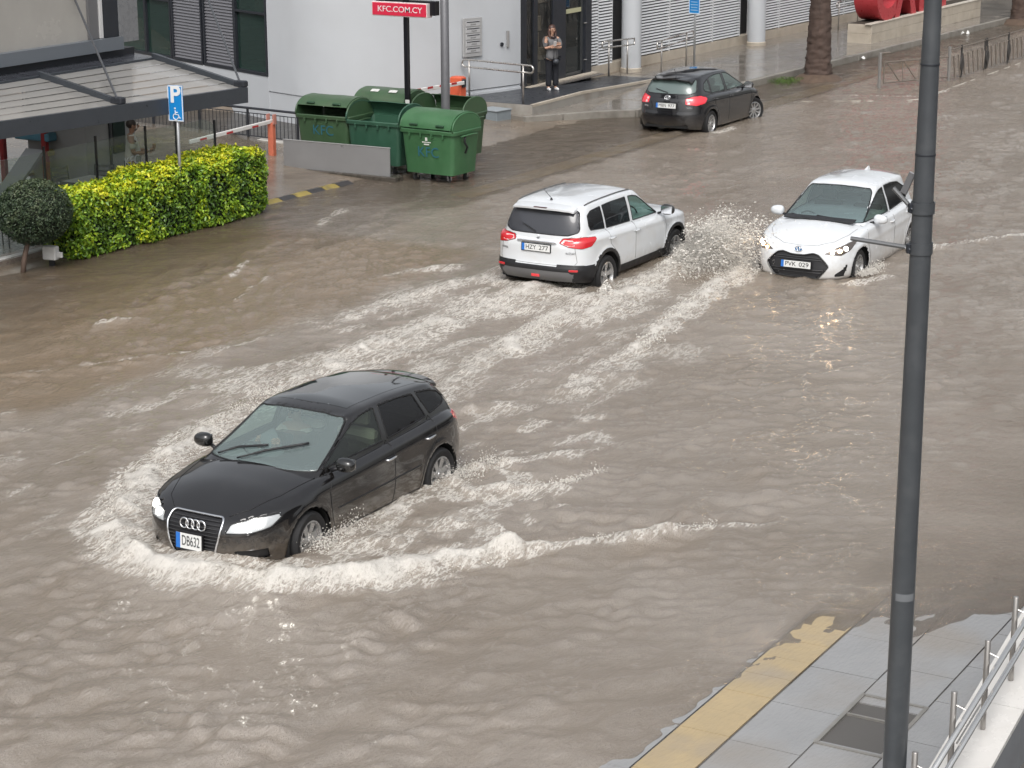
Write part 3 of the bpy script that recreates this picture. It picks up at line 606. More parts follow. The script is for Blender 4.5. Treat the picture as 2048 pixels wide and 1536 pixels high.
    def loops(s, name):
        F = s.F[s.reg == s.names.index(name)]
        key = np.round(s.P * 5000).astype(np.int64); _, inv = np.unique(key, axis=0, return_inverse=True); inv = inv.ravel()
        cnt = {}
        for f in F:
            g = [inv[i] for i in f]
            for k in range(4):
                a, b = g[k], g[(k + 1) % 4]
                if a == b: continue
                e = (min(a, b), max(a, b)); cnt.setdefault(e, []).append((f[k], f[(k + 1) % 4]))
        nb = {}; rep = {}
        for e, l in cnt.items():
            if len(l) == 1:
                a, b = e; nb.setdefault(a, []).append(b); nb.setdefault(b, []).append(a)
                for i in l[0]: rep[inv[i]] = i
        out = []; seen = set()
        for st in list(nb):
            if st in seen: continue
            lp = [st]; seen.add(st); cur = st
            while True:
                nx = [q for q in nb[cur] if q not in seen]
                if not nx: break
                cur = nx[0]; seen.add(cur); lp.append(cur)
            if len(lp) > 6: out.append([rep[q] for q in lp])
        return out
    def mesh(s, name, side=0, inset=0.0):
        """side 0: both halves welded, +1 left, -1 right"""
        f = s.F[s.reg == s.names.index(name)]; u, inv = np.unique(f, return_inverse=True); inv = inv.reshape(f.shape)
        P = s.P[u] - s.N[u] * inset
        if side: P = P * np.array([1, side, 1]); return P, (inv if side > 0 else inv[:, ::-1])
        n = len(P); return np.vstack([P, P * np.array([1, -1, 1])]), np.vstack([inv, inv[:, ::-1] + n])
def weld_obj(name, P, F, m, parent, solid=0.0):
    me = bpy.data.meshes.new(name); bm = bmesh.new()
    vs = [bm.verts.new(p) for p in P.tolist()]
    for f in F.tolist():
        try: bm.faces.new([vs[i] for i in dict.fromkeys(f)])
        except ValueError: pass
    bmesh.ops.remove_doubles(bm, verts=bm.verts, dist=2e-4)
    bmesh.ops.dissolve_degenerate(bm, edges=bm.edges, dist=1e-5)
    for f in bm.faces: f.smooth = True
    bm.to_mesh(me); bm.free()
    if m: me.materials.append(m)
    o = bpy.data.objects.new(name, me); COL.objects.link(o); o.parent = parent
    return o
def chaikin(lp, n=2, closed=True):
    P = np.array(lp, float)
    for _ in range(n):
        Q = np.roll(P, -1, 0) if closed else P[1:]; B = P if closed else P[:-1]
        P = np.stack([B * .75 + Q * .25, B * .25 + Q * .75], 1).reshape(-1, 3)
    return P

def build_shell(S):
    sh = Shell(); N = S.get('N', (46, 96, 44))
    zx, zz = zip(*S['shoulder']); cx, cz = zip(*S['crown'])
    zsh = lambda x: pchip(zx, zz, x); crn = lambda x: pchip(cx, cz, x)
    lx, lz = zip(*S['low']); zlo = lambda x: pchip(lx, lz, x)
    T = np.array(S['hull']); lev = np.concatenate([np.linspace(0, .86, 30), np.linspace(.875, 1, 12)]); rows = []
    for v in lev:
        w, xf, xr = (pchip(T[:, 0], T[:, k], v) for k in (1, 2, 3))
        x, y = half_outline(xf, xr, w, S['Lf'], S['Lr'], S['nf'], S['nr'], N)
        lo, hi = zlo(x), zsh(x); z = lo + v * (hi - lo)
        y = y * (1 - S.get('barrel', .012) * ((x - .1) / 1.3) ** 2)
        for ax in S['axles']:                       # flared arches
            rr = np.hypot(x - ax, z - S['hub']); fl = np.exp(-((rr - S['arch'] - .03) / .045) ** 2) * S.get('flare', .012)
            y = y + fl * (y > .55)
        if 'crease' in S:
            zc_, dz_, am = S['crease']; y = y + am * np.exp(-((z - (zc_ + .03 * -x)) / dz_) ** 2) * (y > .6)
        rows.append(np.stack([x, y, z], 1))
    x0, y0 = rows[-1][:, 0], rows[-1][:, 1]; xt = np.clip(x0, S['spine'][0], S['spine'][1])
    for t in np.linspace(0, 1, 26)[1:]:
        x = x0 + (xt - x0) * t; y = y0 * (1 - t); z = zsh(x) + crn(x) * (1 - (1 - t) ** 2.4)
        rows.append(np.stack([x, y, z], 1))
    sh.grid(rows); sh.nh = len(sh.P); sh.fh = len(sh.F)
    T = np.array(S['cabin']); rx, rz_ = zip(*S['roof']); zre = lambda x: pchip(rx, rz_, x)
    bx_, bz_ = zip(*S['belt']); zb = lambda x: pchip(bx_, bz_, x)
    lev = np.concatenate([np.linspace(0, .86, 26), np.linspace(.88, 1, 9)]); rows = []
    for v in lev:
        w, xf, xr = (pchip(T[:, 0], T[:, k], v) for k in (1, 2, 3))
        x, y = half_outline(xf, xr, w, S['cLf'], S['cLr'], S['cnf'], S['cnr'], N)
        y = y * (1 - S.get('cbarrel', .03) * np.clip((x + .3) / 1.3, -2, 2) ** 2)
        z = zb(x) + v * (zre(x) - zb(x)); rows.append(np.stack([x, y, z], 1))
    x0, y0 = rows[-1][:, 0], rows[-1][:, 1]; xt = np.clip(x0, S['cspine'][0], S['cspine'][1])
    for t in np.linspace(0, 1, 22)[1:]:
        x = x0 + (xt - x0) * t; y = y0 * (1 - t); z = zre(x) + S['rcrown'] * (1 - (1 - t) ** 2.2)
        rows.append(np.stack([x, y, z], 1))
    sh.grid(rows); sh.normals()
    # outward check
    if (sh.N[:, 1] * (sh.P[:, 1] > .7)).sum() < 0: sh.F = sh.F[:, ::-1]; sh.normals()
    # wheel openings
    for ax in S['axles']:
        a = np.linspace(0, 2 * np.pi, 72, endpoint=False)
        sh.cut('arch', (0, 1, 0), [(ax + S['arch'] * math.cos(t), 0, S['hub'] + S['arch'] * math.sin(t)) for t in a], thr=.2, where=lambda P: P[:, 1] > .5)
    return sh

M_tyre = mat('tyre_rubber', (0.012, 0.012, 0.013), 0.75, bump=.1, bscale=60)
M_rim = mat('alloy_rim', (0.50, 0.50, 0.50), 0.32, 0.75, var=.15, vscale=14)
M_blackp = mat('black_plastic', (0.012, 0.012, 0.014), 0.45, var=.15)
M_darkw = mat('wheel_well_dark', (0.006, 0.006, 0.006), 0.9)
M_chrome = mat('chrome', (0.75, 0.76, 0.78), 0.12, 1.0)
M_plate = mat('number_plate', (0.72, 0.73, 0.72), 0.4, var=.05)
M_plblue = mat('plate_blue', (0.02, 0.16, 0.55), 0.4)
M_pltxt = mat('plate_text', (0.01, 0.01, 0.012), 0.5)
M_seal = mat('rubber_seal', (0.008, 0.008, 0.009), 0.55)
M_tail = mat('tail_lamp_red', (0.55, 0.012, 0.02), 0.12, coat=1.0)
M_tailw = mat('tail_lamp_clear', (0.75, 0.55, 0.55), 0.12, coat=1.0)
M_lamp = mat('head_lamp_cover', (0.55, 0.57, 0.58), 0.08, 0.35, coat=1.0)
M_lampdark = mat('head_lamp_smoked', (0.10, 0.085, 0.075), 0.08, 0.3, coat=1.0)
M_led = mat('head_lamp_lit', (0.9, 0.9, 0.9), 0.2, emit=(1, 0.96, 0.86), estr=30)
M_bulbw = mat('warm_bulb_lit', (1, 0.8, 0.55), 0.2, emit=(1.0, 0.62, 0.30), estr=70.0)
G_wind = glass('windscreen_glass', (0.62, 0.74, 0.72), (0.45, 0.56, 0.56), 0.24, 1.75)
G_side = glass('side_window_glass', (0.45, 0.55, 0.50), (0.3, 0.36, 0.34), 0.05, 1.7)
G_dark = glass('privacy_glass', (0.10, 0.11, 0.115), (0.03, 0.03, 0.035), 0.25, 1.6)
G_roof = mat('glass_roof', (0.012, 0.014, 0.015), 0.03, coat=1.0, spec=0.8)
M_intd = mat('cabin_dark', (0.035, 0.034, 0.033), 0.8, var=.2)

def wheel(parent, x, y, z, r, wd, spokes, side, steer=0.0, style='spoke'):
    w = bpy.data.objects.new('wheel', None); COL.objects.link(w); w.parent = parent; w.location = (x, y, z); w.rotation_euler = (0, 0, steer)
    s = side
    t = MB(); hw = wd / 2; rr = r * .66
    t.lathe([(rr, -hw * .85), (rr + .02, -hw), (r - .03, -hw), (r - .006, -hw * .72), (r, -hw * .3), (r, hw * .3), (r - .006, hw * .72), (r - .03, hw), (rr + .02, hw), (rr, hw * .85)], seg=48, axis='Y')
    t.build('tyre', M_tyre, w, auto=R(40))
    m = MB(); o = hw * .88 * s
    m.lathe([(rr + .004, o), (rr - .012, o + .004 * s), (rr - .022, o - .012 * s), (rr - .03, o - .10 * s), (rr - .03, -o)], seg=48, axis='Y')
    m.lathe([(.0, o - .012 * s), (.026, o - .012 * s), (.03, o - .02 * s), (.062, o - .028 * s), (.07, o - .05 * s)], seg=24, axis='Y')
    for k in range(spokes):
        a = k * 2 * math.pi / spokes + .2
        c, sn = math.cos(a), math.sin(a)
        def p(rad, lat, dep): return (c * rad - sn * lat, o - dep * s, sn * rad + c * lat)
        w0, w1 = (.030, .044) if spokes <= 7 else (.018, .024)
        V = [p(.05, -w0, .03), p(.05, w0, .03), p(rr - .02, w1, .018), p(rr - .02, -w1, .018), p(.05, -w0, .07), p(.05, w0, .07), p(rr - .02, w1, .06), p(rr - .02, -w1, .06)]
        m.add(V, [(0, 1, 2, 3), (4, 7, 6, 5), (0, 4, 5, 1), (2, 6, 7, 3), (0, 3, 7, 4), (1, 5, 6, 2)])
    m.build('rim', M_rim, w, auto=R(35))
    d = MB(); d.lathe([(0, o - .085 * s), (rr - .03, o - .085 * s)], seg=32, axis='Y'); d.build('brake_disc', M_darkw, w)
    return w
def plate(parent, p, xdir, ydir, text, wid=.52, hei=.112, band=True):
    M = frame_matrix(p, xdir, ydir)
    pl = MB().prism([(-wid / 2, -hei / 2), (wid / 2, -hei / 2), (wid / 2, hei / 2), (-wid / 2, hei / 2)], 0, .006, M).build('number_plate', M_plate, parent)
    fr = MB().prism([(-wid / 2 - .012, -hei / 2 - .012), (wid / 2 + .012, -hei / 2 - .012), (wid / 2 + .012, hei / 2 + .012), (-wid / 2 - .012, hei / 2 + .012)], -.02, .003, M).build('plate_frame', M_blackp, pl)
    bw = .05 if wid > .4 else .055
    if band: MB().prism([(-wid / 2, -hei / 2), (-wid / 2 + bw, -hei / 2), (-wid / 2 + bw, hei / 2), (-wid / 2, hei / 2)], .006, .0075, M).build('plate_band', M_plblue, pl)
    words = text.split(); tot = sum(len(w_) for w_ in words) + .6 * (len(words) - 1); x = -wid / 2 + bw + .02; cw = (wid - bw - .04) / tot
    for w_ in words:
        T = text_mesh('plate_text', w_, hei * .92, M_pltxt, pl, Matrix.Identity(4), .0004)
        xs = [v.co.x for v in T.data.vertices]; k = len(w_) * cw * .97 / (max(xs) - min(xs))
        T.data.transform(M @ Matrix.Translation((x + len(w_) * cw / 2, 0, .0082)) @ Matrix.Diagonal((min(k, 1.15), 1, 1, 1))); x += (len(w_) + .6) * cw
    return pl
def ellipse_ring(mb, c, xd, yd, a, b, r, seg=28, tube=6):
    xd, yd = Vector(xd).normalized(), Vector(yd).normalized()
    mb.tube([Vector(c) + xd * a * math.cos(t) + yd * b * math.sin(t) for t in np.linspace(0, 2 * math.pi, seg, endpoint=False)], r, tube, closed=True)
def seam(sh, car, d, pts, wd=.004, name='panel_seam', m=None, off=.0006, both=True, where=None, parent=None):
    P = []
    for a, b in zip(pts[:-1], pts[1:]):
        L = math.dist(a, b); n = max(2, int(L / .05))
        for k in range(n): P.append([a[i] + (b[i] - a[i]) * k / n for i in range(3)])
    P.append(pts[-1])
    path = [sh.at(d, p, off, where)[0] for p in P]
    for s in ((1, -1) if both else (1,)):
        mb = MB(); mb.tube([(p.x, p.y * s, p.z) for p in path], wd, 5); mb.build(name, m or M_seal, parent or car, smooth=True)
def part_pair(sh, car, name, m, inset=0.0, oname=None, parent=None):
    out = []
    for s in (1, -1):
        P, F = sh.mesh(name, s, inset); out.append(weld_obj(oname or name, P, F, m, parent or car))
    return out
def edge_tube(sh, car, name, r, m, oname, side=0, off=0.0, parent=None, sm=1):
    d, pts, where, zone = sh.polys[name]; pts = [tuple(p) for p in pts]
    if side == 0:
        pts = [p for p in pts if p[1] >= -1e-6]
        if pts[0][1] > 1e-4: pts = [(pts[0][0], 0, pts[0][2])] + pts
        if pts[-1][1] > 1e-4: pts = pts + [(pts[-1][0], 0, pts[-1][2])]
    P = []
    seq = pts + [pts[0]] if side else pts
    for a, b in zip(seq[:-1], seq[1:]):
        n = max(1, int(math.dist(a, b) / .04))
        P += [[a[i] + (b[i] - a[i]) * k / n for i in range(3)] for k in range(n)]
    if not side: P.append(pts[-1])
    Q = [sh.at(d, p, off, where, zone)[0] for p in P]
    if side: Q = [(q.x, q.y * side, q.z) for q in Q]
    else:
        Q = [(q.x, max(q.y, 0), q.z) for q in Q]
        Q = Q + [(x, -y, z) for x, y, z in reversed(Q) if y > 1e-4]
    Q = chaikin(Q, 2); mb = MB(); mb.tube(Q.tolist(), r, 6, closed=True); mb.build(oname, m, parent or car, smooth=True)
def spoiler(sh, car, x0, x1, hw, m, drop=.03, th=.028):
    ys = np.linspace(-hw, hw, 17); T = []
    for y in ys:
        a = sh.at(TOP, (x0, abs(y), 1.3), .004, None, 'cabin')[0]; b = sh.at(TOP, (x0 + .12, abs(y), 1.3), .0, None, 'cabin')[0]
        xe = x1 + .10 * (abs(y) / hw) ** 2.5; sl = (a.z - b.z) / .12 * .6
        ze = a.z + (x0 - xe) * sl - drop * (abs(y) / hw) ** 3
        T.append([(a.x, y, a.z), ((a.x + xe) / 2, y, (a.z + ze) / 2 + .006), (xe, y, ze), (xe + .004, y, ze - th), (a.x - .02, y, a.z - th * 1.7)])
    V = [p for t in T for p in t]; F = []
    for i in range(len(ys) - 1):
        for k in range(4): F.append((i * 5 + k, i * 5 + k + 1, i * 5 + k + 6, i * 5 + k + 5))
    F += [(0, 4, 3, 2, 1), tuple(len(V) - 5 + k for k in range(5))]
    mb = MB(); mb.add(V, F); return mb.build('roof_spoiler', m, car, auto=R(35))
def mirror_housing(car, p, s, m, sz=(.10, .125, .085), name='door_mirror'):
    V, F = [], []; nu, nv = 14, 9
    for j in range(nv + 1):
        ph = math.pi * j / nv
        for i in range(nu):
            th = 2 * math.pi * i / nu; e = .75
            f = lambda q: math.copysign(abs(q) ** e, q)
            x, y, z = f(math.cos(th)) * f(math.sin(ph)), f(math.sin(th)) * f(math.sin(ph)), f(math.cos(ph))
            if x < 0: x *= .35
            V.append((p[0] + x * sz[0], (p[1] + y * sz[1]) * s, p[2] + z * sz[2] * (1 - .12 * y)))
    for j in range(nv):
        for i in range(nu): F.append((j * nu + i, j * nu + (i + 1) % nu, (j + 1) * nu + (i + 1) % nu, (j + 1) * nu + i))
    mb = MB(); mb.add(V, F); h = mb.build(name, m, car, smooth=True)
    MB().tube([(p[0], (p[1] - .09) * s, p[2] - .05), (p[0] + .03, (p[1] - .19) * s, p[2] - .08)], .022, 8).build('mirror_stem', M_blackp, h, smooth=True)
    MB().box((p[0] - sz[0] * .36, p[1] * s, p[2]), (.004, sz[1] * 1.55, sz[2] * 1.45), bev=.001).build('mirror_glass', M_chrome, h)
    return h
def interior(car, S, seat_mat):
    z0 = S.get('seat_z', .42)
    MB().box((-.15, 0, z0 - .14), (2.5, 1.30, .1)).build('cabin_floor', M_intd, car)
    d = MB(); d.box((S['dash'], 0, z0 + .37), (.34, 1.26, .20), bev=.06); d.box((S['dash'] - .12, .35, z0 + .47), (.2, .34, .07), bev=.03); d.build('dashboard', M_intd, car, auto=R(40))
    sw = MB(); c = Vector((S['dash'] - .30, S.get('steer_y', -.36), z0 + .42)); ellipse_ring(sw, c, (0, 1, 0), (.35, 0, .94), .18, .18, .014, 24, 6); sw.tube([c, c + Vector((.2, 0, -.05))], .03, 8); sw.build('steering_wheel', M_blackp, car, smooth=True)
    for (x, y, w) in ((S['seat_x'], .36, .50), (S['seat_x'], -.36, .50), (S['seat_x'] - .85, 0, 1.22)):
        mb = MB(); mb.box((x, y, z0), (.5, w, .16), bev=.05); mb.box((x - .30, y, z0 + .33), (.13, w, .60), ry=R(-14), bev=.05)
        for hy in ((0,) if w < 1 else (-.36, .36)): mb.box((x - .40, y + hy, z0 + .73), (.09, .26, .17), ry=R(-12), bev=.04)
        mb.build('seat', seat_mat, car, auto=R(40))
def under(car, S):
    for ax in S['axles']:
        for s in (1, -1):
            mb = MB(); mb.lathe([(S['arch'] + .004, .50 * s), (S['arch'] + .004, (S['archw']) * s)], (ax, 0, S['hub']), 36, 'Y', -.25, math.pi + .25)
            mb.lathe([(.02, .50 * s), (S['arch'] + .004, .50 * s)], (ax, 0, S['hub']), 36, 'Y', -.25, math.pi + .25)
            mb.build('wheel_well', M_darkw, car, smooth=True)
    a = min(S['axles']); b = max(S['axles'])
    mb = MB(); mb.box(((a + b) / 2, 0, S['low'][1][1] + .05), (b - a - .75, 1.5, .06)); mb.box((b + .45, 0, S['low'][1][1] + .08), (.4, .9, .05)); mb.box((a - .5, 0, S['low'][1][1] + .08), (.45, 1.1, .05))
    mb.build('underbody', M_darkw, car)
SIDE, FRONT, REAR, TOP = (0, 1, 0), (1, 0, 0), (-1, 0, 0), (0, 0, 1)
def sxz(*p): return [(x, 0, z) for x, z in p]
def syz(*p): return [(0, y, z) for y, z in p]
def both(h): return h + [(-y, z) for y, z in reversed(h)]
def cabin_only(sh): return lambda P: (np.arange(len(P)) >= 0)

def windows(sh, car, wins, wshield, rear, gl):
    for i, w in enumerate(wins): sh.cut('win%d' % i, SIDE, sxz(*w), thr=.3, zone='cabin')
    sh.cut('wshield', FRONT, syz(*both(wshield)), thr=.12, where=lambda P: P[:, 0] > -.35, zone='cabin')
    sh.cut('rearwin', REAR, syz(*both(rear)), thr=.15, where=lambda P: P[:, 0] < -1.0, zone='cabin')
def finish_glass(sh, car, nw, gl, body_trim=M_seal, dark_from=1, chrome=False):
    for i in range(nw):
        part_pair(sh, car, 'win%d' % i, gl[0] if i < dark_from else gl[1], .004, 'side_window')
        for s in (1, -1): edge_tube(sh, car, 'win%d' % i, .009, body_trim, 'window_seal', s, off=-.002)
    P, F = sh.mesh('wshield', 0, .004); weld_obj('windscreen', P, F, gl[2], car); edge_tube(sh, car, 'wshield', .010, M_seal, 'windscreen_seal', 0, off=-.003)
    P, F = sh.mesh('rearwin', 0, .004); weld_obj('rear_window', P, F, gl[3], car); edge_tube(sh, car, 'rearwin', .010, M_seal, 'rear_window_seal', 0, off=-.003)
def body_obj(sh, car, m, extra=()):
    P, F = sh.mesh('body'); return weld_obj('body', P, F, m, car)
def handle(sh, car, x, z, m, L=.19):
    for s in (1, -1):
        a, n = sh.at(SIDE, (x + L / 2, 0, z), .022); b, _ = sh.at(SIDE, (x - L / 2, 0, z + .006), .022); c, _ = sh.at(SIDE, (x + L / 2, 0, z), -.01); e, _ = sh.at(SIDE, (x - L / 2, 0, z + .006), -.01)
        f = lambda p: (p.x, p.y * s, p.z)
        mb = MB(); mb.tube([f(c), f(a + Vector((-.02, 0, 0))), f((a + b) / 2 + n * .004), f(b + Vector((.02, 0, 0))), f(e)], [.010, .013, .014, .013, .010], 8); mb.build('door_handle', m, car, smooth=True)

# ---------------------------------------------------------------- black hatchback ploughing through the flood
def car_black():
    car = thing('hatchback_car', 'black hatchback with four-ring badge ploughing a bow wave in the foreground', 'car', (18.19, 13.07, 0), R(179.8))
    paint = mat('black_paint', (0.006, 0.0055, 0.006), 0.14, 0.0, coat=1.0, var=.12, vscale=5, spec=.5, dirt=((.03, .026, .022), 6, .18), mud=((.16, .13, .10), .2, .85, .6))
    S = dict(axles=(1.289, -1.289), hub=.315, arch=.365, archw=.86, flare=.016,
        shoulder=[(-2.2, .90), (-1.9, .965), (-1.5, .985), (-1.0, .965), (0, .925), (.6, .90), (1.0, .885), (1.4, .835), (1.8, .765), (2.05, .705), (2.2, .67)],
        crown=[(-2.1, .05), (0, .05), (1.0, .075), (1.5, .075), (2.0, .05), (2.2, .02)], low=[(-2.2, .27), (-1.6, .20), (1.6, .19), (2.2, .21)],
        hull=[(0, .80, 2.06, -2.02), (.06, .835, 2.10, -2.06), (.2, .862, 2.15, -2.105), (.4, .880, 2.172, -2.118), (.6, .884, 2.168, -2.11), (.74, .882, 2.155, -2.09), (.86, .872, 2.125, -2.06), (.94, .855, 2.075, -2.03), (1, .80, 1.98, -1.98)],
        Lf=1.05, Lr=.85, nf=3.3, nr=3.4, spine=(-1.5, 1.35), crease=(.80, .035, .006), barrel=.012,
        cabin=[(0, .78, 1.24, -2.04), (.25, .74, .98, -2.00), (.5, .695, .72, -1.94), (.75, .645, .485, -1.86), (.9, .61, .355, -1.80), (.97, .58, .29, -1.77), (1, .535, .20, -1.70)],
        roof=[(-2.05, 1.25), (-1.75, 1.295), (-1.3, 1.345), (-.6, 1.378), (-.2, 1.378), (.1, 1.36), (.4, 1.325), (1.2, 1.25)], belt=[(-2.1, .92), (1.2, .88)],
        cLf=.27, cLr=.40, cnf=2.6, cnr=2.6, cspine=(-1.3, -.25), rcrown=.042, dash=.86, seat_x=.0, seat_z=.44)
    sh = build_shell(S)
    windows(sh, car, [[(.86, .957), (.64, 1.05), (.35, 1.185), (.12, 1.28), (-.06, 1.318), (-.30, 1.332), (-.27, .975)],
                      [(-.37, .98), (-.39, 1.333), (-.75, 1.327), (-1.08, 1.298), (-1.20, 1.02)],
                      [(-1.29, 1.03), (-1.16, 1.297), (-1.40, 1.265), (-1.60, 1.215), (-1.71, 1.125), (-1.62, 1.075)]],
            [(.71, .945), (.69, .99), (.585, 1.30), (.54, 1.338), (.3, 1.352), (0, 1.356)], [(.60, 1.0), (.56, 1.24), (.50, 1.27), (0, 1.285)], None)
    sh.cut('sunroof', TOP, [(.0, -.47, 0), (.02, 0, 0), (.0, .47, 0), (-1.42, .49, 0), (-1.45, 0, 0), (-1.42, -.49, 0)], thr=.7, zone='cabin')
    d = (math.cos(R(38)), math.sin(R(38)), 0)
    sh.cut('headlight', d, [(2.13, .395, .565), (2.09, .45, .655), (1.93, .63, .715), (1.72, .79, .735), (1.68, .80, .70), (1.83, .76, .615), (2.0, .62, .575)], thr=.2, where=lambda P: P[:, 0] > 1.3)
    sh.cut('grille', FRONT, syz(*both([(.30, .695), (.335, .675), (.345, .60), (.325, .48), (.26, .26), (.24, .24)])), thr=.15, where=lambda P: P[:, 0] > 1.6)
    dt = (-math.cos(R(40)), math.sin(R(40)), 0)
    sh.cut('taillight', dt, [(-2.08, .42, .80), (-2.06, .42, .93), (-1.90, .72, .955), (-1.72, .82, .955), (-1.68, .83, .90), (-1.85, .80, .82), (-2.0, .66, .79)], thr=.15, where=lambda P: P[:, 0] < -1.3)
    sh.cut('intake', d, [(2.09, .45, .27), (2.07, .48, .39), (1.86, .74, .40), (1.84, .75, .29)], thr=.2, where=lambda P: P[:, 0] > 1.3)
    body_obj(sh, car, paint)
    finish_glass(sh, car, 3, (G_side, G_dark, G_wind, G_dark))
    P, F = sh.mesh('sunroof', 0, -.002); weld_obj('glass_roof', P, F, G_roof, car)
    for h in part_pair(sh, car, 'headlight', M_lamp, .003): pass
    for s in (1, -1):
        edge_tube(sh, car, 'headlight', .007, M_blackp, 'lamp_rim', s)
        for (p, r) in (((1.90, .64, .672), .062), ((2.03, .51, .632), .05)):
            q, n = sh.at(d, p, .001); u = n.cross(Vector((0, 0, 1))).normalized(); v = u.cross(n)
            mb = MB(); mb.add([(q + (u * math.cos(t) * 1.15 + v * math.sin(t) * .72) * r).to_tuple() for t in np.linspace(0, 2 * math.pi, 20, endpoint=False)], [tuple(range(20))])
            o = mb.build('lamp_bulb', M_led, car)
            if s < 0: o.scale = (1, -1, 1)
    part_pair(sh, car, 'taillight', M_tail, .0); part_pair(sh, car, 'intake', M_blackp, .02, 'air_intake')
    P, F = sh.mesh('grille', 0, .015); g = weld_obj('grille', P, F, M_blackp, car)
    edge_tube(sh, car, 'grille', .013, M_chrome, 'grille_surround', 0, off=.004, parent=g)
    for z in np.arange(.30, .68, .036):
        hw = float(np.interp(z, [.24, .48, .6, .69], [.22, .31, .325, .30])); pts = [sh.at(FRONT, (2, y, z), -.004, lambda P: P[:, 0] > 1.6)[0] for y in np.linspace(-hw, hw, 9) if y >= -9]
        pts = [Vector((sh.at(FRONT, (2, abs(y), z), -.002, lambda P: P[:, 0] > 1.6)[0].x, y, z)) for y in np.linspace(-hw, hw, 9)]
        MB().tube(pts, .006, 5).build('grille_bar', mat('grille_bar_grey', (.035, .035, .037), .35), g)
    q, n = sh.at(FRONT, (2.15, 0, .60), .016, lambda P: P[:, 0] > 1.6); up = Vector((-.12, 0, 1)); mb = MB()
    for k in range(4): ellipse_ring(mb, q + Vector((0, (k - 1.5) * .074, 0)), (0, 1, 0), up, .052, .052, .0095, 26, 8)
    mb.build('four_ring_badge', M_chrome, car, smooth=True)
    plate(car, sh.at(FRONT, (2.15, 0, .43), .03, lambda P: P[:, 0] > 1.6)[0] + Vector((0, -.02, 0)), (0, 1, 0), (-.05, 0, 1), 'DB632', .33, .165)
    for ax in S['axles']:
        for s in (1, -1): wheel(car, ax, .775 * s, .315, .315, .215, 7, s, steer=R(3) if ax > 0 else 0)
    under(car, S); interior(car, S, mat('beige_seat', (.42, .36, .29), .7, var=.1))
    for s in (1, -1): mirror_housing(car, (.72, .955, 1.005), s, mat('black_mirror', (.008, .008, .008), .15, coat=1), (.095, .115, .078))
    for x in (-.24, -1.07): handle(sh, car, x, .80 if x > -.5 else .825, M_chrome)
    seam(sh, car, SIDE, [(.83, 0, .935), (.92, 0, .75), (.90, 0, .45), (.80, 0, .27)]); seam(sh, car, SIDE, [(-.32, 0, .97), (-.33, 0, .5), (-.30, 0, .27)])
    seam(sh, car, SIDE, [(-1.24, 0, 1.02), (-1.22, 0, .80), (-.92, 0, .52), (-.86, 0, .27)]); seam(sh, car, SIDE, [(.85, 0, .27), (-.86, 0, .27)])
    seam(sh, car, SIDE, [(.78, 0, .53), (-.85, 0, .55)], .010, 'rub_strip', mat('black_trim', (.012, .012, .012), .3))
    seam(sh, car, TOP, [(1.0, .735, .9), (1.5, .66, .9), (1.85, .52, .8), (2.0, .36, .7)])
    for pts in ([(-.55, .955), (-.36, 1.02), (.04, 1.075)], [(-.26, .955), (.0, 1.03), (.50, 1.135)]):   # (y,z) of the two blades
        path = []
        for (y0, z0), (y1, z1) in zip(pts[:-1], pts[1:]):
            for k in range(6):
                t = k / 6; y = y0 + (y1 - y0) * t; p, n = sh.at(FRONT, (0, abs(y), z0 + (z1 - z0) * t), .03, lambda P: (P[:, 0] > 0) & (P[:, 2] > .95)); p.y = y; path.append(p)
        w = MB().tube(path, [.010] * 4 + [.014] * (len(path) - 4), 6).build('wiper', M_blackp, car, smooth=True)
    spoiler(sh, car, -1.62, -1.86, .52, paint)
    return car

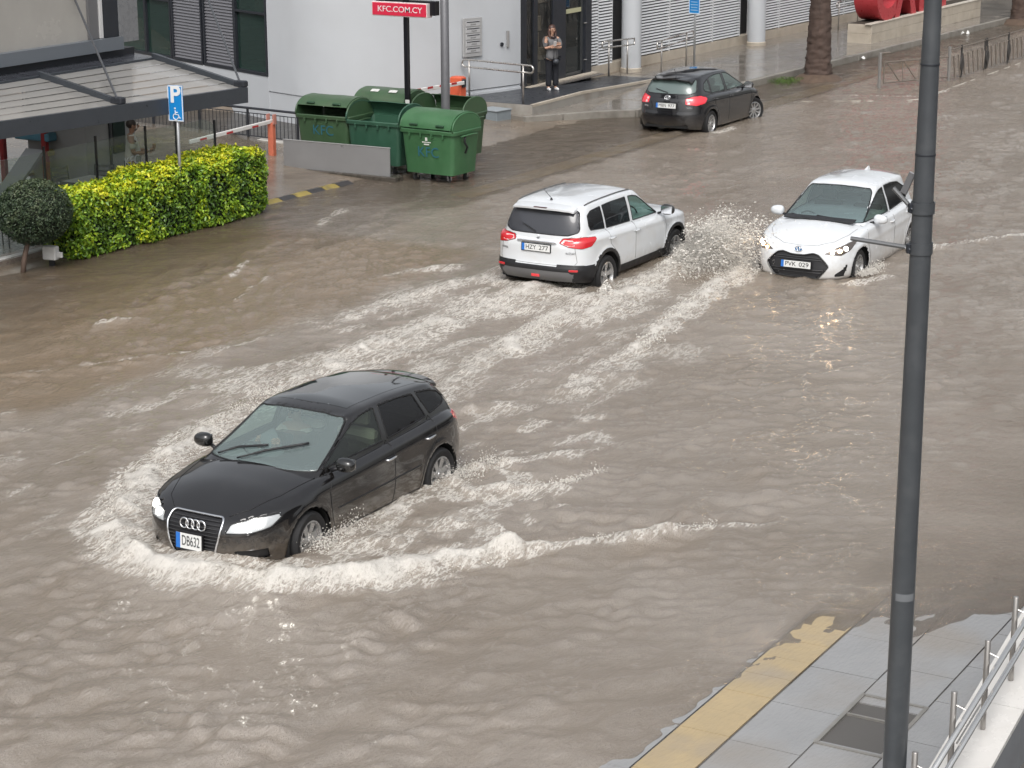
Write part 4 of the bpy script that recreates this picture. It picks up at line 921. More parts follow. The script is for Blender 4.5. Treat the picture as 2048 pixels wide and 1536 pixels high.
# ---------------------------------------------------------------- white suv throwing spray
def car_suv():
    car = thing('suv_car', 'white SUV seen from behind throwing up spray beside its front wheel', 'car', (30.85, 16.15, 0.02), R(-0.6))
    paint = mat('white_paint', (0.665, 0.69, 0.715), 0.22, coat=0.9, var=.03, vscale=3, dirt=((.58, .55, .50), 5, .22), mud=((.36, .31, .25), .22, .80, .40))
    S = dict(axles=(1.25, -1.25), hub=.335, arch=.40, archw=.87, flare=.020,
        shoulder=[(-2.15, .98), (-1.9, 1.03), (-1.5, 1.06), (-1.0, 1.05), (0, 1.025), (.6, 1.01), (1.0, .995), (1.5, .96), (1.85, .90), (2.05, .85), (2.15, .82)],
        crown=[(-2.1, .03), (0, .05), (1.0, .06), (1.6, .06), (2.0, .04), (2.2, .02)], low=[(-2.2, .36), (-1.7, .30), (1.7, .28), (2.2, .30)],
        hull=[(0, .82, 2.0, -1.99), (.05, .845, 2.03, -2.03), (.16, .868, 2.06, -2.075), (.3, .882, 2.09, -2.085), (.34, .884, 2.095, -2.075), (.42, .886, 2.095, -2.055), (.62, .886, 2.085, -2.045), (.78, .884, 2.075, -2.045), (.88, .877, 2.05, -2.03), (.95, .862, 2.0, -2.0), (1, .82, 1.9, -1.95)],
        Lf=.9, Lr=.62, nf=3.4, nr=3.6, spine=(-1.6, 1.4), crease=(.93, .04, .010),
        cabin=[(0, .805, 1.04, -1.985), (.25, .775, .84, -1.96), (.5, .742, .635, -1.92), (.75, .70, .44, -1.86), (.9, .668, .325, -1.81), (.97, .64, .26, -1.78), (1, .59, .17, -1.70)],
        roof=[(-2.0, 1.475), (-1.7, 1.505), (-1.2, 1.535), (-.5, 1.545), (0, 1.53), (.35, 1.49), (1.1, 1.40)], belt=[(-2.1, .99), (1.2, .97)],
        cLf=.27, cLr=.38, cnf=2.6, cnr=3.0, cspine=(-1.3, -.2), rcrown=.05, dash=.74, seat_x=-.05, seat_z=.56)
    sh = build_shell(S)
    windows(sh, car, [[(.70, 1.05), (.48, 1.18), (.26, 1.33), (.10, 1.42), (-.04, 1.448), (-.20, 1.46), (-.20, 1.065)],
                      [(-.30, 1.07), (-.30, 1.462), (-.78, 1.462), (-1.10, 1.45), (-1.10, 1.09)],
                      [(-1.16, 1.095), (-1.16, 1.445), (-1.48, 1.42), (-1.60, 1.36), (-1.63, 1.20), (-1.60, 1.13)]],
            [(.72, 1.04), (.61, 1.42), (.55, 1.47), (0, 1.49)], [(.52, 1.07), (.66, 1.12), (.665, 1.18), (.60, 1.42), (.56, 1.445), (0, 1.46)], None)
    dt = (-math.cos(R(42)), math.sin(R(42)), 0)
    sh.cut('taillight', dt, [(-2.05, .44, .955), (-2.05, .53, 1.025), (-1.90, .76, 1.045), (-1.62, .86, 1.035), (-1.60, .87, 1.005), (-1.74, .86, .905), (-1.92, .78, .875), (-2.03, .60, .90)], thr=.12, where=lambda P: (P[:, 0] < -1.3) & (P[:, 2] < 1.06))
    z1 = .565
    sh.cut('cladding', REAR, syz(*both([(.95, .2), (.95, .60), (.80, .60), (.62, .575), (0, .575)])), thr=.1, where=lambda P: (P[:, 0] < -1.65))
    sh.cut('cladding', SIDE, sxz((-1.55, .2), (-1.72, .60), (-2.15, .62), (-2.15, .2)), thr=.1, only=['body'], where=lambda P: P[:, 0] < -1.4)
    for ax in S['axles']:
        a = np.linspace(0, 2 * np.pi, 72, endpoint=False); r = S['arch'] + .058
        sh.cut('cladding', SIDE, [(ax + r * math.cos(t), 0, S['hub'] + r * math.sin(t)) for t in a], thr=.15, only=['body'], where=lambda P: P[:, 1] > .5)
    sh.cut('cladding', SIDE, sxz((-.9, .1), (-.9, .42), (.9, .42), (.9, .1)), thr=-.2, only=['body'], where=lambda P: P[:, 1] > .5)
    sh.cut('skid', REAR, syz(*both([(.60, .33), (.66, .455), (.58, .50), (0, .50)]) + [(-.60, .33), (.60, .33)]), thr=.1, where=lambda P: P[:, 0] < -1.7)
    sh.cut('plate_bay', REAR, syz(*both([(.33, .79), (.33, .93), (0, .93)]) + [(-.33, .79), (.33, .79)]), thr=.2, where=lambda P: P[:, 0] < -1.7)
    dh = (math.cos(R(38)), math.sin(R(38)), 0)
    sh.cut('headlight', dh, [(2.05, .42, .72), (2.02, .5, .86), (1.70, .80, .90), (1.62, .84, .84), (1.85, .74, .74)], thr=.2, where=lambda P: P[:, 0] > 1.3)
    sh.cut('grille', FRONT, syz(*both([(.40, .74), (.40, .86), (0, .86)]) + [(-.40, .74), (.40, .74)]), thr=.15, where=lambda P: P[:, 0] > 1.6)
    body_obj(sh, car, paint)
    finish_glass(sh, car, 3, (glass('suv_front_glass', (.42, .58, .52), (.2, .28, .26), .06, 1.7), G_dark, G_wind, glass('suv_rear_glass', (.12, .13, .15), (.085, .09, .105), .6, 1.6)))
    P, F = sh.mesh('cladding', 0, -.006); weld_obj('lower_cladding', P, F, M_blackp, car)
    P, F = sh.mesh('skid', 0, -.012); weld_obj('skid_plate', P, F, mat('skid_silver', (.16, .16, .165), .4, .3), car)
    P, F = sh.mesh('plate_bay', 0, .0); weld_obj('plate_recess', P, F, paint, car)
    part_pair(sh, car, 'taillight', M_tail, -.006); part_pair(sh, car, 'headlight', M_lamp, 0)
    P, F = sh.mesh('grille', 0, .01); weld_obj('grille', P, F, M_blackp, car)
    for s in (1, -1):
        edge_tube(sh, car, 'taillight', .006, M_seal, 'lamp_rim', s)
        lens = MB()                                   # clear inner part of each lamp
        pts = [(-2.05, .47, .955), (-2.05, .54, 1.0), (-1.98, .66, 1.0), (-1.97, .67, .925), (-2.03, .58, .915)]
        q = [sh.at(dt, p, .009) for p in pts]; lens.add([(a.x, a.y * s, a.z) for a, n in q], [tuple(range(5)) if s > 0 else tuple(reversed(range(5)))])
        lens.build('reversing_lamp', M_tailw, car)
        rf = MB(); q, n = sh.at(REAR, (-2.08, .66, .525), .010); rf.box((q.x, q.y * s, q.z), (.02, .15, .035), rz=R(22) * -s, bev=.006); rf.build('reflector', M_tail, car)
    q, n = sh.at(REAR, (-2.08, 0, .415), .014); MB().box((q.x, 0, q.z), (.02, .15, .05), bev=.01).build('fog_lamp', mat('fog_red', (.5, .02, .03), .2, emit=(1, .1, .1), estr=.25, coat=1), car)
    q, n = sh.at(REAR, (-2.05, 0, .855), .012); plate(car, q, (0, -1, 0), (.02, 0, 1), 'HZY 277')
    q, n = sh.at(REAR, (-2.05, 0, .945), .018); MB().box((q.x, 0, q.z), (.03, .72, .03), bev=.008).build('tailgate_trim', M_chrome, car)
    q, n = sh.at(REAR, (-2.0, 0, 1.0), .006)
    b = MB()
    b.tube([q + Vector((0, y, z)) for y, z in ((.0, .045), (-.028, .022), (.028, -.004), (-.028, -.004 - .0), (.028, -.022), (0, -.045))], .008, 6); b.build('tailgate_badge', M_chrome, car)
    for y, t in ((.62, 'VITARA'), (-.60, 'SUZUKI')):
        q, n = sh.at(REAR, (-2.05, abs(y), .80), .004); q.y = y
        nn = Vector((n.x, math.copysign(n.y, y), n.z)); xd = Vector((0, 0, 1)).cross(nn).normalized()
        text_mesh('badge_text', t, .045, mat('badge_grey', (.3, .3, .31), .3, .6), car, frame_matrix(q, xd, (0, 0, 1)), .002)
    for s in (1, -1): mirror_housing(car, (.70, .985, 1.11), s, mat('black_mirror', (.008, .008, .008), .15, coat=1), (.10, .125, .09))
    for ax in S['axles']:
        for s in (1, -1): wheel(car, ax, .78 * s, .335, .335, .215, 5, s)
    under(car, S); interior(car, S, mat('dark_seat', (.03, .03, .032), .8))
    for x, z in ((-.22, .91), (-1.08, .93)): handle(sh, car, x, z, paint)
    seam(sh, car, SIDE, [(.80, 0, 1.02), (.88, 0, .80), (.82, 0, .45)], .0035, m=mat('seam_grey', (.12, .12, .12), .6)); seam(sh, car, SIDE, [(-.25, 0, 1.06), (-.26, 0, .45)], .0035, m=MATS['seam_grey'])
    seam(sh, car, SIDE, [(-1.15, 0, 1.08), (-1.12, 0, .85), (-.88, 0, .62), (-.84, 0, .45)], .0035, m=MATS['seam_grey'])
    seam(sh, car, REAR, [(-2, .70, 1.06), (-2, .66, .9), (-2, .70, .66), (-2, .66, .60), (-2, 0, .595)], .0035, m=MATS['seam_grey'], where=lambda P: P[:, 0] < -1.4)
    for s in (1, -1):
        path = [sh.at(TOP, (x, .60, 1.5), .012)[0] for x in np.linspace(.0, -1.55, 14)]
        MB().tube([(p.x, p.y * s, p.z) for p in path], .010, 6).build('roof_channel', mat('channel_grey', (.10, .10, .10), .5), car, smooth=True)
    spoiler(sh, car, -1.66, -1.93, .56, paint)
    MB().box((-1.915, 0, 1.488), (.03, .24, .016), bev=.003).build('high_brake_lamp', mat('brake_dark', (.06, .01, .01), .2), car)
    an = MB(); an.tube([(-1.55, .0, 1.555), (-1.55, 0, 1.585)], [.024, .012], 10); an.tube([(-1.55, 0, 1.58), (-1.82, 0, 1.78)], .0045, 6); an.build('antenna', M_blackp, car)
    p0, _ = sh.at(REAR, (-1.9, .05, 1.10), .02); p1, _ = sh.at(REAR, (-1.9, .30, 1.20), .02); MB().tube([p0, p1], .009, 6).build('rear_wiper', M_blackp, car)
    return car

# ---------------------------------------------------------------- white hatchback with lit headlights
def car_white():
    car = thing('hatchback_car', 'white hatchback with headlights lit driving towards the camera beside the grey pole', 'car', (33.7, 12.87, 0.0), R(180.7))
    paint = MATS['white_paint']
    S = dict(axles=(1.28, -1.28), hub=.305, arch=.35, archw=.84, flare=.014,
        shoulder=[(-1.95, .93), (-1.6, .99), (-1.0, .985), (0, .945), (.6, .925), (1.0, .905), (1.4, .845), (1.75, .76), (1.95, .70), (2.05, .67)],
        crown=[(-2.1, .04), (0, .05), (1.0, .085), (1.5, .075), (1.9, .045), (2.1, .02)], low=[(-2.0, .25), (-1.6, .19), (1.6, .17), (2.1, .165)],
        hull=[(0, .80, 1.98, -1.84), (.05, .825, 2.015, -1.87), (.12, .85, 2.03, -1.89), (.3, .868, 2.03, -1.91), (.5, .874, 2.01, -1.91), (.7, .872, 1.985, -1.89), (.85, .865, 1.955, -1.86), (.94, .848, 1.91, -1.83), (1, .80, 1.83, -1.78)],
        Lf=1.0, Lr=.75, nf=3.7, nr=3.4, spine=(-1.4, 1.25), crease=(.72, .05, .010),
        cabin=[(0, .775, 1.20, -1.86), (.25, .735, .92, -1.82), (.5, .69, .63, -1.76), (.75, .635, .36, -1.68), (.9, .605, .20, -1.68), (.97, .575, .13, -1.64), (1, .53, .04, -1.56)],
        roof=[(-1.9, 1.37), (-1.6, 1.415), (-1.1, 1.458), (-.5, 1.465), (-.1, 1.445), (.2, 1.41), (.5, 1.36), (1.2, 1.28)], belt=[(-2.0, .94), (1.3, .89)],
        cLf=.27, cLr=.42, cnf=2.6, cnr=2.6, cspine=(-1.2, -.2), rcrown=.045, dash=.86, seat_x=.02, seat_z=.44)
    sh = build_shell(S)
    windows(sh, car, [[(.84, .972), (.55, 1.09), (.23, 1.24), (.0, 1.335), (-.13, 1.37), (-.28, 1.386), (-.25, .985)],
                      [(-.34, .99), (-.36, 1.395), (-.75, 1.395), (-1.05, 1.365), (-1.30, 1.25), (-1.38, 1.15), (-1.20, 1.04)]],
            [(.72, .965), (.69, 1.03), (.575, 1.355), (.53, 1.405), (.3, 1.42), (0, 1.425)], [(.58, 1.03), (.54, 1.29), (.48, 1.32), (0, 1.335)], None)
    d = (math.cos(R(36)), math.sin(R(36)), 0)
    sh.cut('headlight', d, [(1.93, .435, .600), (1.80, .60, .700), (1.55, .74, .775), (1.40, .80, .800), (1.42, .81, .765), (1.62, .78, .655), (1.80, .69, .575)], thr=.15, where=lambda P: P[:, 0] > 1.0)
    sh.cut('grille', FRONT, syz(*both([(.38, .20), (.47, .30), (.54, .40), (.475, .475), (.37, .575), (.27, .60), (.22, .59), (.12, .565), (0, .56)])), thr=.15, where=lambda P: P[:, 0] > 1.4)
    sh.cut('foglamp', d, [(1.93, .64, .235), (1.80, .745, .235), (1.72, .79, .42), (1.76, .775, .43), (1.84, .72, .34), (1.93, .645, .275)], thr=.15, where=lambda P: P[:, 0] > 1.2)
    dt = (-math.cos(R(40)), math.sin(R(40)), 0)
    sh.cut('taillight', dt, [(-1.86, .45, .86), (-1.84, .5, .96), (-1.55, .80, .97), (-1.50, .82, .92), (-1.7, .76, .86)], thr=.15, where=lambda P: P[:, 0] < -1.1)
    body_obj(sh, car, paint)
    finish_glass(sh, car, 2, (G_side, G_dark, glass('hatch_windscreen', (.55, .66, .66), (.33, .41, .42), .22, 1.75), G_dark))
    part_pair(sh, car, 'headlight', M_lampdark, .002); part_pair(sh, car, 'taillight', M_tail, 0); part_pair(sh, car, 'foglamp', M_blackp, .01, 'corner_intake')
    P, F = sh.mesh('grille', 0, .02); g = weld_obj('grille', P, F, M_blackp, car); edge_tube(sh, car, 'grille', .012, mat('gloss_black', (.01, .01, .01), .1, coat=1), 'grille_surround', 0, parent=g)
    for z in (.285, .33, .49, .525):
        hw = float(np.interp(z, [.2, .4, .475, .575], [.35, .51, .44, .32]))
        MB().tube([Vector((sh.at(FRONT, (2, abs(y), z), -.012, lambda P: P[:, 0] > 1.4)[0].x, y, z)) for y in np.linspace(-hw, hw, 9)], .008, 5).build('grille_bar', mat('grille_bar_grey', (.035, .035, .037), .35), g)
    for s in (1, -1):
        for p, r, m in (((1.76, .63, .652), .030, M_bulbw), ((1.66, .695, .685), .036, M_led), ((1.85, .545, .620), .022, M_bulbw)):
            q, n = sh.at(d, p, .004); u = n.cross(Vector((0, 0, 1))).normalized(); v = u.cross(n)
            mb = MB(); mb.add([(q + (u * math.cos(t) * 1.2 + v * math.sin(t)) * r).to_tuple() for t in np.linspace(0, 2 * math.pi, 16, endpoint=False)], [tuple(range(16))]); o = mb.build('lamp_bulb', m, car)
            if s < 0: o.scale = (1, -1, 1)
    q, n = sh.at(FRONT, (1.95, 0, .645), .012, lambda P: P[:, 0] > 1.4); mb = MB(); up = Vector((-.45, 0, 1))
    ellipse_ring(mb, q, (0, 1, 0), up, .070, .046, .008); ellipse_ring(mb, q, (0, 1, 0), up, .022, .042, .006); ellipse_ring(mb, q + up.normalized() * .016, (0, 1, 0), up, .045, .02, .006); mb.build('oval_badge', M_chrome, car, smooth=True)
    MB().add([(q + Vector((-.004, 0, 0)) + Vector((0, 1, 0)) * .066 * math.cos(t) + up.normalized() * .042 * math.sin(t)).to_tuple() for t in np.linspace(0, 2 * math.pi, 20, endpoint=False)], [tuple(range(20))]).build('badge_backing', mat('badge_blue', (.02, .12, .28), .2), car)
    q, n = sh.at(FRONT, (2.0, 0, .40), .035, lambda P: P[:, 0] > 1.4); plate(car, q, (0, 1, 0), (-.05, 0, 1), 'PVK 029')
    for s in (1, -1): mirror_housing(car, (.60, .93, 1.00), s, paint, (.10, .12, .082))
    for ax in S['axles']:
        for s in (1, -1): wheel(car, ax, .735 * s, .305, .305, .2, 9, s)
    under(car, S); interior(car, S, mat('dark_seat', (.03, .03, .032), .8))
    for x, z in ((-.20, .83), (-1.05, .86)): handle(sh, car, x, z, paint)
    sg = mat('seam_grey', (.12, .12, .12), .6)
    seam(sh, car, SIDE, [(.95, 0, .94), (1.0, 0, .7), (.90, 0, .42), (.82, 0, .25)], .0035, m=sg); seam(sh, car, SIDE, [(-.29, 0, .97), (-.31, 0, .27)], .0035, m=sg); seam(sh, car, SIDE, [(-1.2, 0, 1.03), (-1.1, 0, .75), (-.90, 0, .5), (-.86, 0, .26)], .0035, m=sg)
    seam(sh, car, TOP, [(1.12, .72, .95), (1.45, .68, .9), (1.72, .54, .8), (1.86, .3, .7), (1.88, 0, .7)], .0035, m=sg)
    for pts in ([(.52, .98), (.0, 1.005), (-.12, 1.01)], [(-.14, .98), (-.40, .99), (-.60, 1.0)]):
        path = []
        for (y0, z0), (y1, z1) in zip(pts[:-1], pts[1:]):
            for k in range(6):
                t = k / 6; y = y0 + (y1 - y0) * t; p, n = sh.at(FRONT, (0, abs(y), z0 + (z1 - z0) * t), .02, lambda P: (P[:, 0] > 0) & (P[:, 2] > .93)); p.y = y; path.append(p)
        MB().tube(path, .011, 6).build('wiper', M_blackp, car, smooth=True)
    cw = MB(); cw.box((1.02, 0, 1.005), (.16, 1.25, .02), ry=R(10), bev=.006); cw.build('cowl', M_blackp, car)
    fin = MB(); fin.add([(-1.15, -.03, 1.495), (-1.15, .03, 1.495), (-1.33, .03, 1.48), (-1.33, -.03, 1.48), (-1.29, -.006, 1.555), (-1.29, .006, 1.555), (-1.33, 0, 1.55)], [(0, 1, 5, 4), (1, 2, 6, 5), (3, 0, 4, 6), (2, 3, 6), (4, 5, 6)]); fin.build('shark_fin_antenna', paint, car)
    spoiler(sh, car, -1.46, -1.70, .50, paint)
    return car

# ---------------------------------------------------------------- dark grey parked hatchback
def car_grey():
    car = thing('hatchback_car', 'dark grey parked hatchback seen from behind, wheels turned, on the far yellow strip', 'car', (46.85, 21.62, 0.045), R(-0.2))
    paint = mat('dark_grey_paint', (0.011, 0.011, 0.013), 0.14, 0.2, coat=1.0, var=.08, vscale=4, mud=((.10, .085, .07), .2, .7, .35))
    S = dict(axles=(1.3, -1.3), hub=.315, arch=.36, archw=.86, flare=.012,
        shoulder=[(-2.1, .95), (-1.8, 1.0), (-1.3, 1.0), (0, .965), (.6, .945), (1.0, .925), (1.5, .85), (1.85, .77), (2.1, .69)],
        crown=[(-2.1, .04), (0, .05), (1.0, .08), (1.6, .07), (2.0, .04), (2.2, .02)], low=[(-2.1, .26), (-1.6, .20), (1.6, .18), (2.2, .18)],
        hull=[(0, .80, 2.05, -1.98), (.06, .835, 2.09, -2.02), (.25, .868, 2.12, -2.06), (.42, .88, 2.12, -2.07), (.55, .882, 2.10, -2.05), (.75, .878, 2.06, -2.02), (.88, .868, 2.02, -1.99), (.95, .85, 1.97, -1.96), (1, .80, 1.88, -1.90)],
        Lf=1.1, Lr=.80, nf=3.0, nr=3.2, spine=(-1.5, 1.3), crease=(.80, .05, .008),
        cabin=[(0, .79, 1.24, -1.96), (.25, .75, .95, -1.93), (.5, .705, .66, -1.88), (.75, .65, .38, -1.80), (.9, .61, .22, -1.74), (.97, .58, .15, -1.70), (1, .53, .06, -1.62)],
        roof=[(-2.0, 1.36), (-1.7, 1.40), (-1.1, 1.45), (-.5, 1.47), (-.1, 1.46), (.2, 1.43), (1.2, 1.3)], belt=[(-2.1, .95), (1.3, .90)],
        cLf=.27, cLr=.42, cnf=2.6, cnr=2.8, cspine=(-1.3, -.2), rcrown=.045, dash=.86, seat_x=.02, seat_z=.46)
    sh = build_shell(S)
    windows(sh, car, [[(.86, .988), (.47, 1.16), (.17, 1.305), (.0, 1.375), (-.12, 1.40), (-.28, 1.41), (-.25, 1.0)],
                      [(-.35, 1.005), (-.37, 1.41), (-.75, 1.40), (-1.05, 1.365), (-1.10, 1.03)],
                      [(-1.16, 1.04), (-1.12, 1.35), (-1.36, 1.26), (-1.46, 1.16), (-1.40, 1.09)]],
            [(.72, .985), (.575, 1.38), (.53, 1.43), (0, 1.445)], [(.54, 1.045), (.645, 1.10), (.64, 1.16), (.575, 1.35), (.53, 1.375), (0, 1.385)], None)
    dt = (-math.cos(R(42)), math.sin(R(42)), 0)
    sh.cut('taillight', dt, [(-2.02, .52, .82), (-2.01, .54, .95), (-1.90, .68, 1.005), (-1.72, .78, 1.015), (-1.55, .835, .97), (-1.52, .85, .92), (-1.66, .85, .83), (-1.88, .76, .79)], thr=.12, where=lambda P: (P[:, 0] < -1.2) & (P[:, 2] < 1.03))
    sh.cut('recess', REAR, syz(*both([(.36, .70), (.42, .86), (0, .87)]) + [(-.36, .70), (.36, .70)]), thr=.2, where=lambda P: P[:, 0] < -1.6)
    body_obj(sh, car, paint)
    finish_glass(sh, car, 3, (glass('parked_side_glass', (.5, .62, .58), (.3, .38, .36), .2, 1.9), MATS['parked_side_glass'], G_wind, glass('parked_rear_glass', (.3, .38, .37), (.26, .34, .33), .45, 1.7)), dark_from=3)
    part_pair(sh, car, 'taillight', mat('tail_lamp_bright', (.72, .03, .05), .12, coat=1, emit=(1, .06, .08), estr=.12), -.004)
    for s in (1, -1):
        edge_tube(sh, car, 'taillight', .006, M_seal, 'lamp_rim', s)
        for p in ((-1.99, .585, .92), (-1.99, .60, .85)):
            q, n = sh.at(dt, p, .008); u = n.cross(Vector((0, 0, 1))).normalized(); v = u.cross(n)
            mb = MB(); mb.add([(q + u * a * .032 + v * b * .026).to_tuple() for a, b in ((-1, -1), (1, -1), (1, 1), (-1, 1))], [(0, 1, 2, 3)]); o = mb.build('clear_lens', M_tailw, car)
            if s < 0: o.scale = (1, -1, 1)
    P, F = sh.mesh('recess', 0, .012); weld_obj('plate_recess', P, F, paint, car)
    q, n = sh.at(REAR, (-2.02, 0, .775), .012); plate(car, q, (0, -1, 0), (.05, 0, 1), 'MBN 977')
    q, n = sh.at(REAR, (-1.98, 0, .96), .010); up = Vector((.2, 0, 1)); mb = MB(); ellipse_ring(mb, q, (0, 1, 0), up, .072, .05, .009); ellipse_ring(mb, q, (0, 1, 0), up, .024, .044, .007); ellipse_ring(mb, q + up.normalized() * .017, (0, 1, 0), up, .048, .022, .007); mb.build('oval_badge', M_chrome, car, smooth=True)
    for y, t in ((.55, 'AURIS'), (-.58, 'VVT-i')):
        q, n = sh.at(REAR, (-2.02, abs(y), .74), .004); q.y = y; nn = Vector((n.x, math.copysign(n.y, y), n.z))
        text_mesh('badge_text', t, .055, M_chrome, car, frame_matrix(q, Vector((0, 0, 1)).cross(nn), (0, 0, 1)), .002)
    for s in (1, -1): mirror_housing(car, (.62, .955, 1.03), s, paint, (.10, .12, .085))
    for ax in S['axles']:
        for s in (1, -1): wheel(car, ax, .77 * s, .315, .315, .205, 10, s, steer=R(-24) if ax > 0 else 0)
    under(car, S); interior(car, S, mat('dark_seat', (.03, .03, .032), .8))
    for x, z in ((-.22, .86), (-1.10, .88)): handle(sh, car, x, z, paint)
    seam(sh, car, SIDE, [(.95, 0, .95), (1.0, 0, .7), (.88, 0, .3)]); seam(sh, car, SIDE, [(-.30, 0, .99), (-.32, 0, .3)]); seam(sh, car, SIDE, [(-1.13, 0, 1.03), (-1.1, 0, .78), (-.90, 0, .52), (-.86, 0, .3)])
    seam(sh, car, REAR, [(-2, .72, 1.03), (-2, .66, .85), (-2, .66, .68), (-2, 0, .66)], where=lambda P: P[:, 0] < -1.4)
    spoiler(sh, car, -1.56, -1.86, .54, paint)
    p0, _ = sh.at(REAR, (-1.9, .0, 1.07), .02); p1, _ = sh.at(REAR, (-1.9, .33, 1.14), .02); MB().tube([p0, p1], .009, 6).build('rear_wiper', M_blackp, car)
    MB().tube([(-1.5, 0, 1.47), (-1.62, 0, 1.60)], .006, 6).build('antenna', M_blackp, car)
    return car
C_BLACK = car_black(); C_SUV = car_suv(); C_WHITE = car_white(); C_GREY = car_grey()
# ================================================================ buildings
M_white = mat('white_render', (.50, .52, .545), .6, var=.035, vscale=.8, bump=.03, bscale=80, dirt=((.43, .44, .45), .7, .3))
M_dframe = mat('dark_frame', (.022, .025, .032), .4, var=.1)
M_slatw = mat('white_louvre', (.62, .63, .645), .45, var=.05, vscale=3)
M_cream = mat('cream_stone', (.46, .41, .34), .6, var=.1, vscale=3, dirt=((.30, .25, .19), 2, .5))
M_steel = mat('brushed_steel', (.56, .54, .51), .28, .9, var=.12, vscale=6)
M_plinth = mat('wet_stone_paving', (.22, .20, .175), .16, var=.25, vscale=1.4, dirt=((.13, .11, .09), 1.3, .6))
M_grey = mat('dark_grey_steel', (.060, .068, .080), .38, .3, var=.08)
G_green = glass('green_window_glass', (.12, .22, .19), (.05, .10, .085), .35, 1.8)
G_door = glass('door_glass', (.30, .33, .33), (.10, .11, .11), .18, 1.6)
def wall_line(U): return 27.45 - .045 * (U - 54.0)

# --- paved plinth in front of the louvred building and the entrance ramp
pl = MB(); pl.prism([(44.5, 25.35), (46.3, 24.2), (46.9, 23.5), (55.5, 23.2), (71.2, 22.4), (118, 20.0), (118, 40), (46, 40)], .05, .33)
plo = tag(pl.build('raised_pavement', M_plinth), kind='structure')
ke = MB()
for a, b in (((44.5, 25.35), (46.3, 24.2)), ((46.3, 24.2), (46.9, 23.5)), ((46.9, 23.5), (55.5, 23.2)), ((55.5, 23.2), (71.2, 22.4)), ((71.2, 22.4), (118, 20.0))):
    n = max(1, int(math.dist(a, b) / 1.0))
    for k in range(n if a[0] < 71 else 12):
        t0, t1 = k / n, (k + .988) / n; p = [a[0] + (b[0] - a[0]) * t0, a[1] + (b[1] - a[1]) * t0]; q = [a[0] + (b[0] - a[0]) * t1, a[1] + (b[1] - a[1]) * t1]
        L = math.dist(p, q); an = math.atan2(q[1] - p[1], q[0] - p[0]); nx, ny = math.sin(an), -math.cos(an)
        MB().box(((p[0] + q[0]) / 2 + nx * .02, (p[1] + q[1]) / 2 + ny * .02, .185 + random.uniform(-.004, .004)), (L, .16, .305), rz=an, bev=.008).build('kerbstone', M_kerb, plo)
for i in range(14):                                      # large paving slabs with open joints
    for j in range(4):
        u0 = 48.5 + i * 1.6; v0 = 23.55 - .05 * (u0 - 48.5) + j * .9
        if v0 + .85 > wall_line(u0) - .35 or (v0 > 25.2 - .0 and u0 < 53): continue
        MB().box((u0 + .8, v0 + .45, .332), (1.585, .885, .012), rz=-.05, bev=.003).build('paving_slab', M_plinth, plo)
ramp = thing('entrance_ramp', 'dark entrance ramp with cream edging below the doorway', 'ramp', (47, 26, .33))
def rz_(u): return float(np.interp(u, [44, 47.6, 52.6], [.58, .58, .345]))
rm = MB(); top = []; us_ = [44.83, 46.0, 47.6, 50.0, 52.6]; vf = [25.28, 25.30, 25.34, 25.45, 25.62]; vb = [27.7, 27.6, 27.3, 27.2, 27.1]
V = []
for u, a, b in zip(us_, vf, vb): V += [(u - 47, a - 26, rz_(u) - .33), (u - 47, b - 26, rz_(u) - .33), (u - 47, a - 26, -.28), (u - 47, b - 26, -.28)]
F = []
for i in range(4): k = i * 4; F += [(k, k + 4, k + 5, k + 1), (k, k + 2, k + 6, k + 4), (k + 1, k + 5, k + 7, k + 3)]
F += [(0, 1, 3, 2), (16, 18, 19, 17)]
rm.add(V, F); rm.build('ramp_body', mat('ramp_concrete', (.30, .285, .26), .5, var=.15, vscale=2, dirt=((.16, .12, .085), 1.6, .7)), ramp)
tp = MB(); tp.add([(u - 47, a - 26 + (.09 if s == 0 else 0), rz_(u) - .33 + .005) for u, a, b in zip(us_, vf, vb) for s in (0,)] + [(u - 47, b - 26, rz_(u) - .33 + .005) for u, a, b in zip(us_, vf, vb)], [(i, i + 1, i + 6, i + 5) for i in range(4)])
tp.build('ramp_surface', mat('ramp_asphalt', (.045, .048, .055), .35, var=.15, vscale=4), ramp)
ed = MB()
for i in range(4):
    a, b = (us_[i], vf[i]), (us_[i + 1], vf[i + 1]); an = math.atan2(b[1] - a[1], b[0] - a[0]); L = math.dist(a, b)
    ed.add([Vector((a[0] - 47, a[1] - 26 - .01, rz_(a[0]) - .33 - .05)), Vector((b[0] - 47, b[1] - 26 - .01, rz_(b[0]) - .33 - .05)), Vector((b[0] - 47, b[1] - 26 - .01, rz_(b[0]) - .33 + .012)), Vector((a[0] - 47, a[1] - 26 - .01, rz_(a[0]) - .33 + .012)), Vector((b[0] - 47, b[1] - 26 + .085, rz_(b[0]) - .33 + .012)), Vector((a[0] - 47, a[1] - 26 + .085, rz_(a[0]) - .33 + .012))], [(0, 1, 2, 3), (3, 2, 4, 5)])
ed.build('edging', M_cream, ramp)

# --- white building with rounded corner
wb = thing('white_building', 'white rendered building with rounded corner, dark windows and recessed entrance', 'building', (44, 31, 0))
plan = [(47.35, 27.05), (46.9, 27.12), (46.2, 27.32), (45.3, 27.62), (44.4, 28.0), (43.6, 28.5), (43.0, 29.1), (42.65, 29.8), (42.6, 30.6), (42.8, 31.3), (43.0, 31.94)]
P = chaikin([(x, y, 0) for x, y in plan], 2, closed=False); P = np.vstack([[(*plan[0], 0)], P, [(*plan[-1], 0)]])
